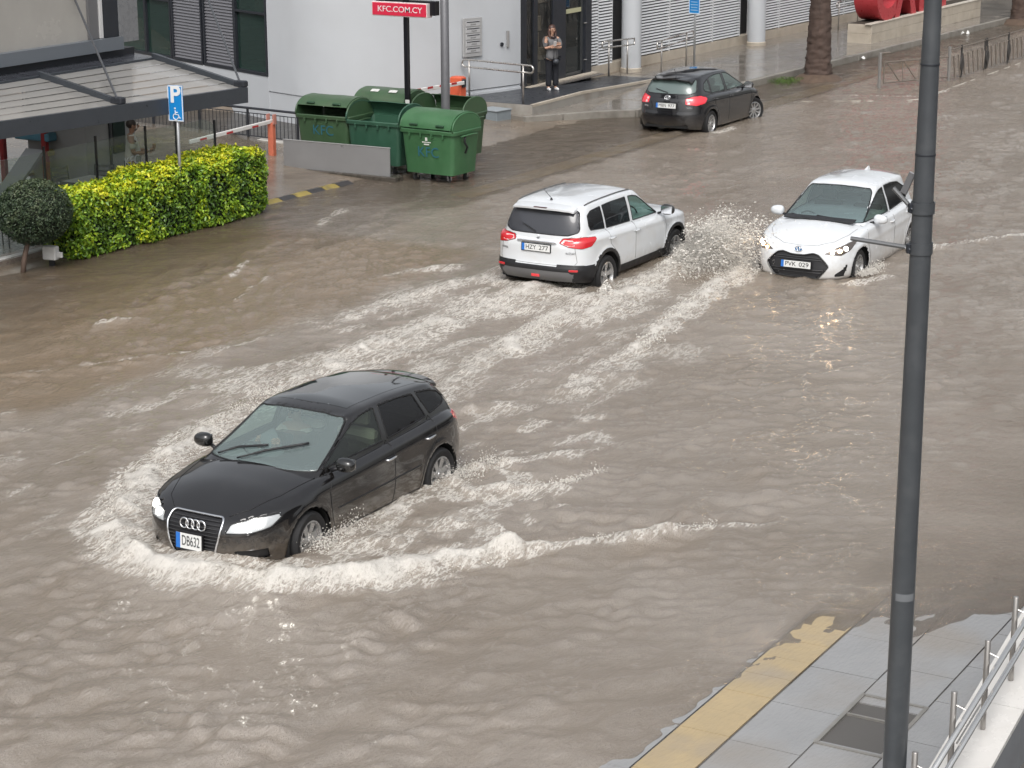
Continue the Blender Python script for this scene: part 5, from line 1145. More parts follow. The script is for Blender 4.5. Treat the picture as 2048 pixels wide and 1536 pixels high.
# wall faces, lower band set back under a shadow line
def wall_strip(name, P, z0, z1, off, m, parent, top=True):
    d = np.gradient(P[:, :2], axis=0); n = np.stack([d[:, 1], -d[:, 0]], 1); n /= np.linalg.norm(n, axis=1, keepdims=True)
    if ((P[:, :2] - np.array([46, 33])) * n).sum() < 0: n = -n
    A = P[:, :2] + n * off; B = A - n * .25; k = len(P); V = []
    for a, b in zip(A, B): V += [(a[0] - 44, a[1] - 31, z0), (a[0] - 44, a[1] - 31, z1), (b[0] - 44, b[1] - 31, z1), (b[0] - 44, b[1] - 31, z0)]
    F = []
    for i in range(k - 1): q = i * 4; F += [(q, q + 4, q + 5, q + 1), (q + 1, q + 5, q + 6, q + 2), (q + 3, q + 2, q + 6, q + 7), (q, q + 3, q + 7, q + 4)]
    F += [(0, 1, 2, 3), ((k - 1) * 4, (k - 1) * 4 + 3, (k - 1) * 4 + 2, (k - 1) * 4 + 1)]
    mb = MB(); mb.add(V, F); return mb.build(name, m, parent, auto=R(30))
wall_strip('wall', P, .72, 9.0, 0.0, M_white, wb)
left_part = P[P[:, 0] < 44.9]
wall_strip('wall_base', P, -3, .70, -.02, M_white, wb)
sk = P[P[:, 0] > 44.6]; wall_strip('skirting', sk, .5, .64, .012, M_white, wb)
# window wall running back on the left
a0, a1 = np.array([43.0, 31.94]), np.array([46.7, 41.4]); dv = (a1 - a0) / np.linalg.norm(a1 - a0); Lw = float(np.linalg.norm(a1 - a0)); nv = np.array([-dv[1], dv[0]]);
if nv[0] > 0: nv = -nv
anw = math.atan2(dv[1], dv[0])
def wp(t, z, o=0.0): q = a0 + dv * t + nv * o; return (q[0] - 44, q[1] - 31, z)
def wbox(t0, t1, z0, z1, o, th): c = wp((t0 + t1) / 2, (z0 + z1) / 2, o); return (c, (t1 - t0, th, z1 - z0), anw)
c, d, an = wbox(0, Lw, -3, 1.08, -.12, .25); MB().box(c, d, rz=an).build('wall', M_white, wb)
c, d, an = wbox(0, Lw, 5.0, 9, -.12, .25); MB().box(c, d, rz=an).build('wall', M_white, wb)
cols = [(0.08, 1.50, 'glass'), (1.62, 3.08, 'louvre'), (3.28, 4.74, 'louvre'), (4.90, 6.2, 'glass'), (6.3, 7.8, 'glass'), (7.9, 9.3, 'glass')]
for t0, t1, k in cols:
    w = bpy.data.objects.new('window', None); COL.objects.link(w); w.parent = wb
    fm = MB()
    for (x0, x1, z0, z1) in ((t0 - .06, t0, 1.08, 5), (t1, t1 + .06, 1.08, 5), (t0, t1, 1.08, 1.16), (t0, t1, 2.62, 2.67), (t0, t1, 4.9, 5)):
        if k == 'louvre' and abs(z0 - 2.62) < .01: continue
        c, d, an = wbox(x0, x1, z0, z1, -.03, .10); fm.box(c, d, rz=an)
    fm.build('window_frame', M_dframe, w)
    if k == 'glass':
        for z0, z1 in ((1.16, 2.62), (2.67, 4.9)):
            c, d, an = wbox(t0, t1, z0, z1, -.06, .012); MB().box(c, d, rz=an).build('pane', G_green, w)
    else:
        me0 = None
        for i in range(46):
            z = 1.20 + i * .081
            if me0 is None:
                mb = MB(); mb.box((0, 0, 0), (t1 - t0, .012, .075), rx=R(28)); o = mb.build('louvre_slat', mat('grey_louvre', (.15, .15, .165), .45, var=.05), w); me0 = o.data
            else: o = bpy.data.objects.new('louvre_slat', me0); COL.objects.link(o); o.parent = w
            o.location = wp((t0 + t1) / 2, z, -.04); o.rotation_euler = (0, 0, anw)
        c, d, an = wbox(t0, t1, 1.1, 4.9, -.10, .01); MB().box(c, d, rz=an).build('louvre_backing', M_dframe, w)
c, d, an = wbox(0, Lw, 1.0, 5.0, -1.4, .05); MB().box(c, d, rz=an).build('room_wall', mat('dim_room', (.05, .07, .065), .8, var=.3, vscale=.6), wb)
rfm = MB(); rfm.prism([(47.2 - 44, 27.4 - 31), (45 - 44, 28 - 31), (43.2 - 44, 29.2 - 31), (43.2 - 44, 32 - 31), (45.3 - 44, 37.2 - 31), (60 - 44, 37.2 - 31), (60 - 44, 27.5 - 31)], 8.8, 9.0); rfm.build('roof', mat('roof_grey', (.35, .35, .35), .8), wb)
# entrance recess
ent = [(47.40, 47.78, 'col'), (47.78, 48.16, 'stone'), (48.16, 48.36, 'col'), (48.36, 49.20, 'stone'), (49.20, 49.92, 'col'), (49.92, 51.05, 'door'), (51.05, 51.40, 'col')]
for a, b, k in ent:
    v = 27.12 if k != 'stone' else 28.2
    if k == 'col': MB().box(((a + b) / 2 - 44, v + .10 - 31, 2.5), (b - a, .22, 4.2)).build('door_frame', M_dframe, wb)
    if k == 'door':
        dr = bpy.data.objects.new('door', None); COL.objects.link(dr); dr.parent = wb
        MB().box(((a + b) / 2 - 44, v + .12 - 31, 1.75), (b - a - .02, .012, 2.4)).build('pane', G_door, dr)
        fm = MB()
        for x0, x1, z0, z1 in ((a, a + .07, .5, 4), (b - .07, b, .5, 4), (a, b, .50, .66), (a, b, 3.0, 3.1)): fm.box(((x0 + x1) / 2 - 44, v + .11 - 31, (z0 + z1) / 2), (x1 - x0, .06, z1 - z0))
        fm.build('leaf_frame', mat('grey_leaf_frame', (.10, .105, .11), .35, .5), dr)
        MB().box(((a + b) / 2 - 44, v + .09 - 31, 2.33), (.95, .012, .12)).build('door_sticker', mat('pale_sticker', (.48, .47, .30), .5), dr)
        for zz in (.95, 1.95): MB().tube([(b - .05 - 44, v + .02 - 31, zz), (b + .05 - 44, v - .02 - 31, zz)], .016, 8).build('hinge', M_steel, dr)
    if k == 'stone':
        MB().box(((a + b) / 2 - 44, 27.16 - 31, 1.9), (b - a, .012, 2.9)).build('pane', glass('side_light_glass', (.8, .8, .78), (.3, .3, .3), .03, 1.45), wb)
M_stone = mat('rough_stone', (.30, .265, .215), .7, var=.25, vscale=5, bump=.5, bscale=12)
MB().box((48.35 - 44, 27.62 - 31, 2), (1.9, .1, 4)).build('lobby_wall', mat('stone_joint', (.10, .085, .07), .9), wb)
zc = .35
while zc < 3.4:                                           # stone cladding seen through the glass
    hh = random.uniform(.28, .46); u = 47.5 + random.uniform(-.3, 0)
    while u < 49.0:
        w_ = random.uniform(.38, .75); MB().box((u + w_ / 2 - 44, 27.52 - 31 + random.uniform(-.015, .015), zc + hh / 2), (w_ - .02, .1, hh - .02), bev=.015).build('stone', M_stone, wb); u += w_
    zc += hh
MB().box((50.4 - 44, 28.0 - 31, 1.9), (2.0, .06, 3.2)).build('lobby_wall', mat('lobby_grey', (.12, .125, .125), .6, var=.3, vscale=1), wb)
MB().box((49.3 - 44, 28 - 31, .545), (4.2, 2.6, .02)).build('lobby_floor', mat('lobby_floor', (.12, .11, .10), .25), wb)
MB().box((49.4 - 44, 27.02 - 31, .56), (4.1, .22, .05)).build('threshold', M_cream, wb)
# letterboxes and intercom on the curved wall
lb = thing('letterbox_panel', 'grey metal letterbox panel with five slots on the white wall', 'letterboxes', (45.62, 27.47, 2.06), math.atan2(-.31, .95))
MB().box((0, 0, 0), (.62, .05, .98), bev=.008).build('panel', mat('letterbox_grey', (.46, .46, .46), .4, .3), lb)
for i in range(5):
    MB().box((0, -.03, .34 - i * .165), (.46, .02, .125), bev=.004).build('letterbox_door', mat('letterbox_door', (.55, .55, .56), .35, .3), lb)
    MB().box((0, -.042, .385 - i * .165), (.42, .008, .022)).build('slot', M_dframe, lb)
    MB().box((.03 * (i % 2), -.042, .325 - i * .165), (.18, .004, .03)).build('name_tag', mat('name_tag', (.25, .25, .25), .5), lb)
ic = thing('intercom', 'small intercom plate and round black bell by the entrance', 'intercom', (46.72, 27.15, 1.86), -.3)
MB().box((.10, 0, .06), (.09, .03, .42), bev=.006).build('plate', mat('intercom_grey', (.5, .5, .5), .3, .6), ic)
MB().lathe([(0, -.03), (.05, -.03), (.055, 0)], (-.12, 0, -.06), 16, 'Y').build('bell', M_dframe, ic)

# --- louvred building along the street
lv = thing('louvred_building', 'long building with white horizontal louvre screens and cream base', 'building', (60, 27.5, .33))
def L_(u, v, z): return (u - 60, v - 27.5, z - .33)
aw = math.atan(-.045)
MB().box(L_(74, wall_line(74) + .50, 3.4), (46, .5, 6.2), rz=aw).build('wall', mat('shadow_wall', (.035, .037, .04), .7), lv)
MB().box(L_(74, wall_line(74) + .12, .46), (46, .30, .30), rz=aw).build('base', M_cream, lv)
MB().box(L_(74, wall_line(74) + .1, 6.2), (46, .4, .9), rz=aw).build('fascia', M_white, lv)
panels = [(51.55, 52.55), (52.57, 53.35), (54.15, 56.75), (56.80, 59.55), (59.60, 61.45), (62.1, 64.3), (64.35, 66.9), (66.95, 69.5), (69.55, 72.2)]
for a, b in panels:
    lp = bpy.data.objects.new('louvre_screen', None); COL.objects.link(lp); lp.parent = lv; me0 = None
    zb = rz_(a) + .06 if a < 53 else .62
    n = 26 if a < 67 else 16
    for i in range(n):
        z = zb + .05 + i * .0845
        if me0 is None:
            mb = MB(); mb.box((0, 0, 0), (b - a - .02, .010, .055), rx=R(-30)); o = mb.build('slat', M_slatw, lp); me0 = o.data
        else: o = bpy.data.objects.new('slat', me0); COL.objects.link(o); o.parent = lp
        u = (a + b) / 2; o.location = L_(u, wall_line(u), z); o.rotation_euler = (0, 0, aw)
    for u in (a, b): MB().box(L_(u, wall_line(u) + .03, zb + 1.6), (.035, .07, 3.3), rz=aw).build('screen_frame', M_slatw, lp)
    mb = MB(); mb.box(L_((a + b) / 2, wall_line((a + b) / 2), zb + .05 + (n + 8) * .0845), (b - a - .02, .03, 1.3), rz=aw); mb.build('upper_panel', M_slatw, lp)
for i, (u, v) in enumerate(((53.78, 27.08), (61.65, 26.62))):
    c = thing('column', ('round white column at the top of the entrance ramp' if i == 0 else 'round white column in the middle of the louvre screens'), 'column', (u, v, .33), group='round white columns of the louvred building')
    MB().lathe([(.285, .12), (.285, 5.6)], seg=40).build('shaft', M_white, c, smooth=True)
    MB().lathe([(.0, 0), (.31, 0), (.31, .10), (.285, .125)], seg=40).build('base', M_cream, c, smooth=False)

# ================================================================ restaurant on the left
rs = thing('restaurant', 'grey restaurant front with frosted upper window, panels and glazed ground floor', 'building', (28, 27, 0))
def Q_(u, v, z): return (u - 28, v - 27, z)
M_panel = mat('grey_cladding', (.22, .225, .235), .3, .2, var=.05)
M_frost = mat('frosted_window', (.36, .345, .32), .22, var=.10, vscale=.7, spec=.5, dirt=((.46, .445, .41), 1.1, .5))
MB().box(Q_(24.5, 27.12, 5.2), (13.2, .12, 3.55)).build('upper_window', M_frost, rs)
MB().box(Q_(24.4, 26.98, 3.32), (14.3, .22, .24)).build('window_sill', mat('sill_grey', (.17, .19, .215), .4, .3), rs)
MB().box(Q_(31.04, 27.02, 5.2), (.07, .12, 3.5)).build('window_frame', mat('pale_frame', (.55, .55, .55), .4), rs)
MB().box(Q_(30.86, 27.04, 5.2), (.26, .08, 3.5)).build('window_frame', mat('dull_frame', (.13, .13, .135), .4), rs)
MB().box(Q_(31.30, 27.03, 5.2), (.42, .16, 3.5)).build('window_frame', M_dframe, rs)
MB().box(Q_(31.77, 27.10, 5.15), (.52, .40, 3.65)).build('cladding', M_panel, rs)
MB().box(Q_(31.78, 28.6, 5.1), (.50, 2.7, 3.6)).build('cladding', M_panel, rs)
MB().box(Q_(24.5, 27.6, 3.05), (15, 1.2, .28)).build('floor_edge', M_dframe, rs)
MB().box(Q_(24.5, 28.9, 7.0), (15.0, 3.9, .2)).build('roof', M_panel, rs)
MB().box(Q_(31.40, 27.95, 1.6), (1.45, 1.5, 2.75)).build('pier', mat('pier_grey', (.26, .26, .255), .6, var=.12, vscale=1.5), rs)
MB().box(Q_(31.62, 27.185, 1.62), (.36, .03, .95)).build('menu_screen', mat('screen_dark', (.012, .014, .02), .15), rs)
MB().box(Q_(31.36, 27.18, 1.6), (.05, .03, 2.5)).build('downpipe', M_dframe, rs)
MB().box(Q_(24, 31.5, 1.6), (14, .1, 2.9)).build('back_wall', mat('dining_wall', (.16, .14, .12), .7, var=.4, vscale=.7), rs)
MB().box(Q_(24.0, 28.2, .24), (17.0, 6.6, .10)).build('terrace_floor', mat('terrace_floor', (.20, .17, .145), .3, var=.15), rs)
MB().box(Q_(27.6, 29.0, .75), (1.1, .5, .9)).build('counter', mat('counter_stone', (.26, .255, .245), .5, var=.2, vscale=4), rs)
# low white upstand below the glazed front
MB().box(Q_(23.9, 25.06, .22), (7.0, .14, .16), bev=.01).build('upstand', mat('upstand_white', (.55, .55, .54), .5, var=.08), rs)
# canopy hung on rods
cn = thing('canopy', 'dark grey steel canopy with translucent panels hung on rods over the terrace', 'canopy', (28.6, 25.3, 2.7))
def K_(u, v, z): return Vector((u - 28.6, v - 25.3, z - 2.7))
def fv(u): return 24.72 - .082 * (u - 25.5)
def beam(mb, a, b, w, h):
    a, b = Vector(a), Vector(b); t = (b - a).normalized(); x = t.cross(Vector((0, 0, 1))).normalized(); y = x.cross(t)
    V = [p + x * sx * w / 2 + y * sy * h / 2 for p in (a, b) for sx, sy in ((-1, -1), (1, -1), (1, 1), (-1, 1))]
    mb.add(V, [(0, 1, 2, 3), (4, 7, 6, 5), (0, 4, 5, 1), (1, 5, 6, 2), (2, 6, 7, 3), (3, 7, 4, 0)])
def zf(u): return 2.60
beam(m_ := MB(), K_(18, fv(18), 2.68), K_(31.85, fv(31.85), 2.45), .10, .29); m_.build('fascia', M_grey, cn)
beam(m_ := MB(), K_(18, 26.55, 2.95), K_(32.05, 26.50, 2.95), .09, .14); m_.build('back_beam', M_grey, cn)
for u in (21.9, 25.25, 28.62, 31.85):
    beam(m_ := MB(), K_(u, fv(u) + .02, 2.68 - .017 * (u - 25.5)), K_(u + .12, 26.52, 3.02), .08, .16); m_.build('rafter', M_grey, cn)
    br = MB(); br.box(K_(u, fv(u) + .12, 2.76 - .017 * (u - 25.5)), (.16, .26, .12), bev=.02); br.tube([K_(u - .09, fv(u) + .12, 2.79 - .017 * (u - 25.5)), K_(u + .09, fv(u) + .12, 2.79 - .017 * (u - 25.5))], .03, 8); br.build('rod_bracket', M_dframe, cn)
    MB().tube([K_(u, fv(u) + .14, 2.80 - .017 * (u - 25.5)), K_(u + 1.72, 27.02, 4.32) if u < 31 else K_(u + 2.35, 27.02, 4.30)], .022, 8).build('tie_rod', mat('rod_grey', (.11, .115, .125), .35, .5), cn)
G_can = glass('canopy_sheet', (.55, .55, .54), (.44, .43, .41), .62, 1.5, .12)
for a, b in ((18.6, 21.85), (21.95, 25.2), (25.30, 28.57), (28.67, 31.80)):
    for r in range(6):
        t0, t1 = r / 6, (r + 1.06) / 6; V = []
        for t in (t0, t1):
            for u in (a, b): V.append(K_(u + .12 * t, fv(u) + .06 + (26.50 - fv(u) - .06) * t, 2.675 - .017 * (u - 25.5) * (1 - t) + .31 * t + (.016 if t == t0 else 0.0)))
        mb = MB(); mb.add(V, [(0, 1, 3, 2)]); mb.build('canopy_panel', G_can, cn)
for i in range(12):                                     # roof ledge plates behind the canopy
    u = 18.3 + i * 1.15
    MB().box(K_(u + .55, 26.80, 3.02 + .004 * (i % 2)), (1.12, .42, .02), rx=R(6)).build('ledge_plate', mat('ledge_grey', (.075, .08, .095), .25, .4, var=.2, vscale=3), cn)
# glass windscreen round the terrace
G_scr = glass('terrace_glass', (.90, .94, .92), (.42, .46, .44), .07, 1.4)
M_post = mat('screen_post', (.05, .05, .055), .35, .5)
bs = thing('glass_screen', 'clear glass windscreen with thin dark posts round the terrace', 'glass screen', (28.5, 25.3, .28))
segs = [(22.4, 24.9), (24.95, 27.4), (27.45, 28.75), (28.8, 30.15), (30.2, 31.05), (31.1, 32.25)]
for i, (a, b) in enumerate(segs):
    h = 1.62
    if i < 5: poly = [(a, 0), (b, 0), (b, h), (a, h)]
    else: poly = [(a, 0), (b, 0), (b, h - .22), (b - .12, h - .08), (b - .35, h), (a + .12, h - .02), (a, h - .10)]
    M_ = frame_matrix((0, 0, 0), (1, 0, 0), (0, 0, 1)); mb = MB(); mb.prism([(x - 28.5, y) for x, y in poly], -.006, .006, M_); p = mb.build('pane', G_scr, bs)
    if i == 3: text_mesh('glass_lettering', 'KFC', .24, mat('etched_grey', (.42, .45, .43), .6), p, frame_matrix((29.75 - 28.5, -.011, 1.12), (1, 0, .04), (0, 0, 1)), .0005)
for u in (22.4, 24.92, 27.42, 28.78, 30.17, 31.07, 32.25): MB().box((u - 28.5, .0, .86), (.035, .035, 1.72 if u < 32 else 1.4)).build('post', M_post, bs)

# picket railing above the basement ramp
pk = thing('picket_railing', 'black picket railing on pale kerb beside the basement ramp', 'railing', (38.2, 30, .2))
p0, p1 = Vector((38.05, 27.5, 0)), Vector((38.9, 36.5, 0)); dp = (p1 - p0); Lp = dp.length; dp.normalize(); ap = math.atan2(dp.y, dp.x)
def pk_(t, z): q = p0 + dp * t; return (q.x - 38.2, q.y - 30, z - .2)
for z, r in ((1.09, .03), (.98, .012), (.46, .012)): MB().tube([pk_(0, z), pk_(Lp, z)], r, 6).build('rail', M_dframe, pk)
mbk = None
for i in range(int(Lp / .115)):
    if mbk is None: o = MB().tube([(0, 0, -.26), (0, 0, .26)], .0085, 5).build('picket', M_dframe, pk); mbk = o.data
    else: o = bpy.data.objects.new('picket', mbk); COL.objects.link(o); o.parent = pk
    o.location = pk_(.06 + i * .115, .72)
for t in (.0, 1.5, 3.0, 4.5, 6, 7.5, 9.0): MB().box(pk_(t, .64), (.04, .04, .92), rz=ap).build('post', M_dframe, pk)
MB().box(pk_(Lp / 2, .26), (Lp + .3, .24, .30), rz=ap, bev=.01).build('kerb', mat('pale_concrete', (.50, .48, .45), .6, var=.12, vscale=2, dirt=((.3, .26, .2), 2, .5)), pk)
# ================================================================ street furniture
# --- four-wheeled waste containers
M_bin = [mat('bin_green_%d' % i, c, .42, var=.14, vscale=3, dirt=(d, 2.5, .45)) for i, (c, d) in enumerate((((.045, .130, .055), (.07, .16, .08)), ((.046, .092, .044), (.08, .10, .06)), ((.032, .092, .058), (.04, .10, .065))))]
M_blue = mat('blue_spray_paint', (.025, .125, .165), .6)
def wheelie(label, loc, rz, m, lid='closed', text=None, stickers=0, logo=False):
    b = thing('waste_container', label, 'waste container', loc, rz, 'green waste containers by the driveway')
    w0, w1, d0, d1, z0, z1 = .60, .665, .44, .50, .20, 1.12
    V = []; lv_ = [(0, z0), (.04, z0 - .0), (.5, (z0 + z1) / 2), (1, z1)]
    mb = MB()
    def ring(t, z, g=0.0, r=.09):
        w = w0 + (w1 - w0) * t + g; d = d0 + (d1 - d0) * t + g; out = []
        for sx, sy, a0_ in ((1, 1, 0), (-1, 1, 90), (-1, -1, 180), (1, -1, 270)):
            for k in range(4):
                a = R(a0_ + k * 30); out.append((sx * (d - r) + r * math.cos(a), sy * (w - r) + r * math.sin(a), z))
        return out
    rings = [ring(0, z0, -.05), ring(.02, z0 + .01), ring(.35, z0 + .32), ring(.7, z0 + .64), ring(.93, z1 - .07), ring(.95, z1 - .065, .035), ring(1, z1, .04), ring(1, z1 + .02, .03), ring(1, z1, -.02), ring(.6, z0 + .5, -.03), ring(.1, z0 + .12, -.03)]
    for r_ in rings: V += r_
    n = 16; F = [tuple(reversed(range(n)))]
    for i in range(len(rings) - 1):
        for k in range(n): F.append((i * n + k, i * n + (k + 1) % n, (i + 1) * n + (k + 1) % n, (i + 1) * n + k))
    F.append(tuple(range((len(rings) - 1) * n, len(rings) * n)))
    mb.add(V, F); body = mb.build('body', m, b, auto=R(32))
    # half-round end plates
    rad = d1 + .02; cz_ = z1 + .0
    for s in (1, -1):
        pts = [(-rad * math.cos(t), cz_ + .355 * math.copysign(abs(math.sin(t)) ** .8, math.sin(t))) for t in np.linspace(0, math.pi, 19)]
        mb = MB(); mb.prism(pts, 0, .03, frame_matrix((0, s * (w1 - .01) + .015, 0), (1, 0, 0), (0, 0, 1))); mb.build('end_plate', m, b)
        rim = MB(); rim.tube([(x, s * (w1 - .01), z) for x, z in pts], .022, 6); rim.build('end_rim', m, b, smooth=True)
    a0_, a1_ = {'closed': (4, 176), 'half': (28, 200), 'open': (128, 205)}[lid]
    lidm = MB(); Vl = []; na = 20; ny = 9
    for i in range(na + 1):
        t = R(a0_ + (a1_ - a0_) * i / na)
        for j in range(ny):
            y = -w1 + .03 + (2 * w1 - .06) * j / (ny - 1); k = 1 + .012 * math.sin(y * 7 + i)
            rr = (rad + .030) * k; t = min(t, math.pi - 1e-4) if lid == 'closed' else t; Vl.append((-rr * math.cos(t), y, cz_ + .385 * k * math.copysign(abs(math.sin(t)) ** .8, math.sin(t))))
    nl = len(Vl); Vl += [(x * .965, y, cz_ + (z - cz_) * .965) for x, y, z in Vl]; Fl = []
    for i in range(na):
        for j in range(ny - 1):
            q = i * ny + j; Fl += [(q, q + 1, q + ny + 1, q + ny), (nl + q, nl + q + ny, nl + q + ny + 1, nl + q + 1)]
    for j in range(ny - 1): q = na * ny + j; Fl += [(j, nl + j, nl + j + 1, j + 1), (q, q + 1, nl + q + 1, nl + q)]
    for i in range(na): q = i * ny; Fl += [(q, q + ny, nl + q + ny, nl + q), (q + ny - 1, nl + q + ny - 1, nl + q + 2 * ny - 1, q + 2 * ny - 1)]
    lidm.add(Vl, Fl); ld = lidm.build('lid', m, b, auto=R(30))
    t = R(a0_ + 7)
    for y in (-.36, .30):
        if lid != 'open': MB().box((-(rad + .03) * math.cos(t) - .01, y, cz_ + .385 * math.copysign(abs(math.sin(t)) ** .8, math.sin(t)) + .02), (.05, .20, .035), ry=-t + R(90) * 0, bev=.008).build('lid_grip', mat('grip_green', (.02, .06, .03), .5), ld)
    for i in range(stickers):
        t = R(58); y = .22 - i * .46; x = -(rad + .034) * math.cos(t); z = cz_ + .390 * math.copysign(abs(math.sin(t)) ** .8, math.sin(t))
        MB().box((x, y, z + .012), (.10, .20, .006), ry=-(math.pi / 2 - t) * .75).build('sticker', mat('white_sticker', (.6, .6, .58), .5, var=.3, vscale=25), ld)
    for y in (-.42, -.14, .14, .42): MB().box((-d1 - .035, y, z1 - .10), (.05, .03, .10), bev=.008).build('rib', m, body)
    for s in (1, -1):
        tr = MB(); tr.tube([(-.30, s * (w1 + .05), z1 - .10), (.05, s * (w1 + .09), z1 - .08), (.30, s * (w1 + .05), z1 - .10)], .020, 6); tr.build('trunnion', m, b)
        MB().tube([(-.12, s * (w1 + .04), z1 - .08), (-.18, s * (w1 + .06), z1 - .22), (-.06, s * (w1 + .05), z1 - .34), (-.10, s * (w1 + .02), z1 - .47)], .024, 6).build('pedal_strap', M_blackp, b, smooth=True)
    for x in (-.30, .30):
        for y in (-.42, .42):
            cs = bpy.data.objects.new('caster', None); COL.objects.link(cs); cs.parent = b; cs.location = (x, y, 0); cs.rotation_euler = (0, 0, random.uniform(-1, 1))
            MB().lathe([(.0, -.025), (.06, -.025), (.082, -.018), (.085, 0), (.082, .018), (.06, .025), (0, .025)], (0, 0, .085), 20, 'Y').build('wheel', M_tyre, cs, smooth=True)
            f = MB(); f.box((.02, .034, .14), (.05, .008, .12), ry=R(12)); f.box((.02, -.034, .14), (.05, .008, .12), ry=R(12)); f.box((.03, 0, .195), (.09, .09, .012)); f.build('fork', M_steel, cs)
    if text: text_mesh('spray_lettering', text, .30, M_blue, b, frame_matrix((-d0 - .048, -.02, .66 if logo else .80), (0, -1, 0), (-.065, 0, 1)), .0005)
    if logo:
        lg = MB(); lg.box((-d0 - .058, .02, .94), (.006, .055, .07)); lg.box((-d0 - .054, .02, .875), (.006, .22, .018)); lg.box((-d0 - .051, .02, .83), (.006, .13, .026)); lg.build('printed_mark', mat('white_print', (.6, .62, .58), .6), b)
    return b
wheelie('bright green waste container with closed dome lid standing free in front of the lamp post', (36.92, 23.02, .12), R(-3), M_bin[0], 'closed', 'KFC', 0, True)
wheelie('waste container with half open lid at the left behind the grey panel', (37.15, 25.86, .20), R(1), M_bin[1], 'half', 'KFC', 0)
wheelie('open waste container without its lid closed, middle of the front row behind the panel', (37.15, 24.55, .16), R(1), M_bin[2], 'open')
wheelie('closed waste container with two white stickers on its lid, in the back row', (38.75, 25.45, .20), R(2), M_bin[1], 'closed', None, 2)
wheelie('open waste container at the right of the back row behind the lamp post', (38.75, 23.95, .16), R(1), M_bin[1], 'open')
sp = thing('screen_panel', 'plain grey metal screen panel standing in front of the waste containers', 'screen panel', (36.15, 25.15, .16), R(2))
MB().box((0, 0, .33), (.03, 2.66, .70), bev=.004).build('panel', mat('grey_screen_panel', (.30, .30, .305), .38, .3, var=.05, vscale=2), sp)
MB().box((0, 0, .685), (.045, 2.68, .02), bev=.004).build('top_rail', mat('panel_edge', (.45, .45, .45), .35, .5), sp)
for y in (-1.28, 0, 1.28): MB().box((.04, y, .3), (.04, .04, .72)).build('post', M_dframe, sp)
kb = MB(); kb.box((.08, .2, -.02), (.34, 3.4, .22), bev=.02); kb.build('kerb_base', mat('dark_wet_kerb', (.07, .062, .052), .3, var=.3, vscale=4), sp)

# rubber kerb ramp in black and yellow
kr = thing('kerb_ramp', 'black and yellow rubber kerb ramp across the driveway entrance', 'kerb ramp', (34.1, 24.42, .125), R(-2))
pr = [(-.17, 0), (.15, 0), (.15, .085), (.06, .095), (-.17, .012)]
for i in range(7):
    yel = i in (1, 3, 5); x = -1.62 + i * .47
    mb = MB(); Mx = frame_matrix((x, 0, 0), (0, 1, 0), (0, 0, 1)); mb.prism(pr, -.225, .225, Mx)
    mb.build('ramp_block', mat('rubber_yellow', (.30, .23, .06), .5, var=.3, vscale=8, dirt=((.10, .085, .06), 5, .9)) if yel else mat('rubber_black', (.035, .034, .036), .45, var=.3, vscale=8), kr)

# --- pole sign, lamp posts, road signs
M_black = mat('black_post', (.008, .008, .011), .35)
ks = thing('pole_sign', 'black post with red sign box reading KFC.COM.CY', 'sign', (37.9, 24.46, .15))
MB().box((0, 0, 2.2), (.10, .10, 4.4), bev=.008).build('post', M_black, ks)
sb = MB().box((-.02, .10, 3.385), (.20, 1.36, .275), bev=.006).build('sign_box', mat('sign_red', (.52, .022, .055), .4, emit=(.8, .03, .08), estr=.12), ks)
MB().box((-.022, .10, 3.385), (.195, 1.40, .30), bev=.004).build('sign_rim', mat('sign_rim', (.72, .62, .62), .5), ks)
MB().box((-.025, .10, 3.385), (.215, 1.36, .262), bev=.004).build('sign_face', MATS['sign_red'], ks)
MB().box((.08, .02, 3.43), (.18, 1.50, .30), bev=.004).build('sign_back', M_black, ks)
text_mesh('sign_lettering', 'KFC.COM.CY', .172, mat('sign_white', (.75, .66, .67), .5), ks, frame_matrix((-.136, .08, 3.385), (0, -1, 0), (0, 0, 1)), .002, bold=.001, sx=1.12)
MB().box((-.055, -.03, 1.38), (.012, .10, .17)).build('small_notice', mat('white_sticker', (.6, .6, .58), .5), ks)
lp = thing('lamp_post', 'slim grey lamp post rising behind the waste containers', 'lamp post', (37.9, 23.5, .15))
MB().lathe([(.0, 0), (.15, 0), (.15, .03), (.10, .05), (.095, 1.0), (.085, 6.5), (.08, 6.5)], seg=20).build('pole', mat('lamp_grey', (.14, .14, .15), .45, .3, var=.06), lp, smooth=True)
MB().tube([(0, 0, 6.4), (-.5, -.5, 6.9), (-1.3, -1.3, 7.0)], .04, 8).build('arm', MATS['lamp_grey'], lp)
MB().box((-1.45, -1.45, 6.98), (.6, .25, .1), rz=R(45), bev=.03).build('lamp_head', MATS['lamp_grey'], lp)
bp_ = thing('street_pole', 'thick dark grey lamp pole close to the camera with banner brackets', 'lamp post', (14.5, 4.91, .16))
M_pole = mat('pole_dark_grey', (.085, .092, .100), .40, .35, var=.10, vscale=3, dirt=((.12, .125, .13), 6, .35))
MB().lathe([(0, 0), (.19, 0), (.19, .02), (.095, .04), (.0925, .1), (.089, 1.9), (.0835, 3.2), (.078, 4.5), (.066, 5.9), (.0655, 5.92), (.058, 6.6), (.052, 9.2), (.0, 9.2)], seg=32).build('pole', M_pole, bp_, auto=R(40))
for z in (5.82, 4.72 + .45): MB().lathe([(.0705 if z > 5.5 else .0755, -.006), (.0715 if z > 5.5 else .0765, 0), (.0705 if z > 5.5 else .0755, .006)], (0, 0, z), 32).build('joint_ring', M_dframe, bp_)
MB().lathe([(.0900, -.03), (.0905, 0), (.0900, .03)], (0, 0, 1.77), 32, 'Z', R(160), R(260)).build('tape', mat('grey_tape', (.16, .17, .18), .5), bp_)
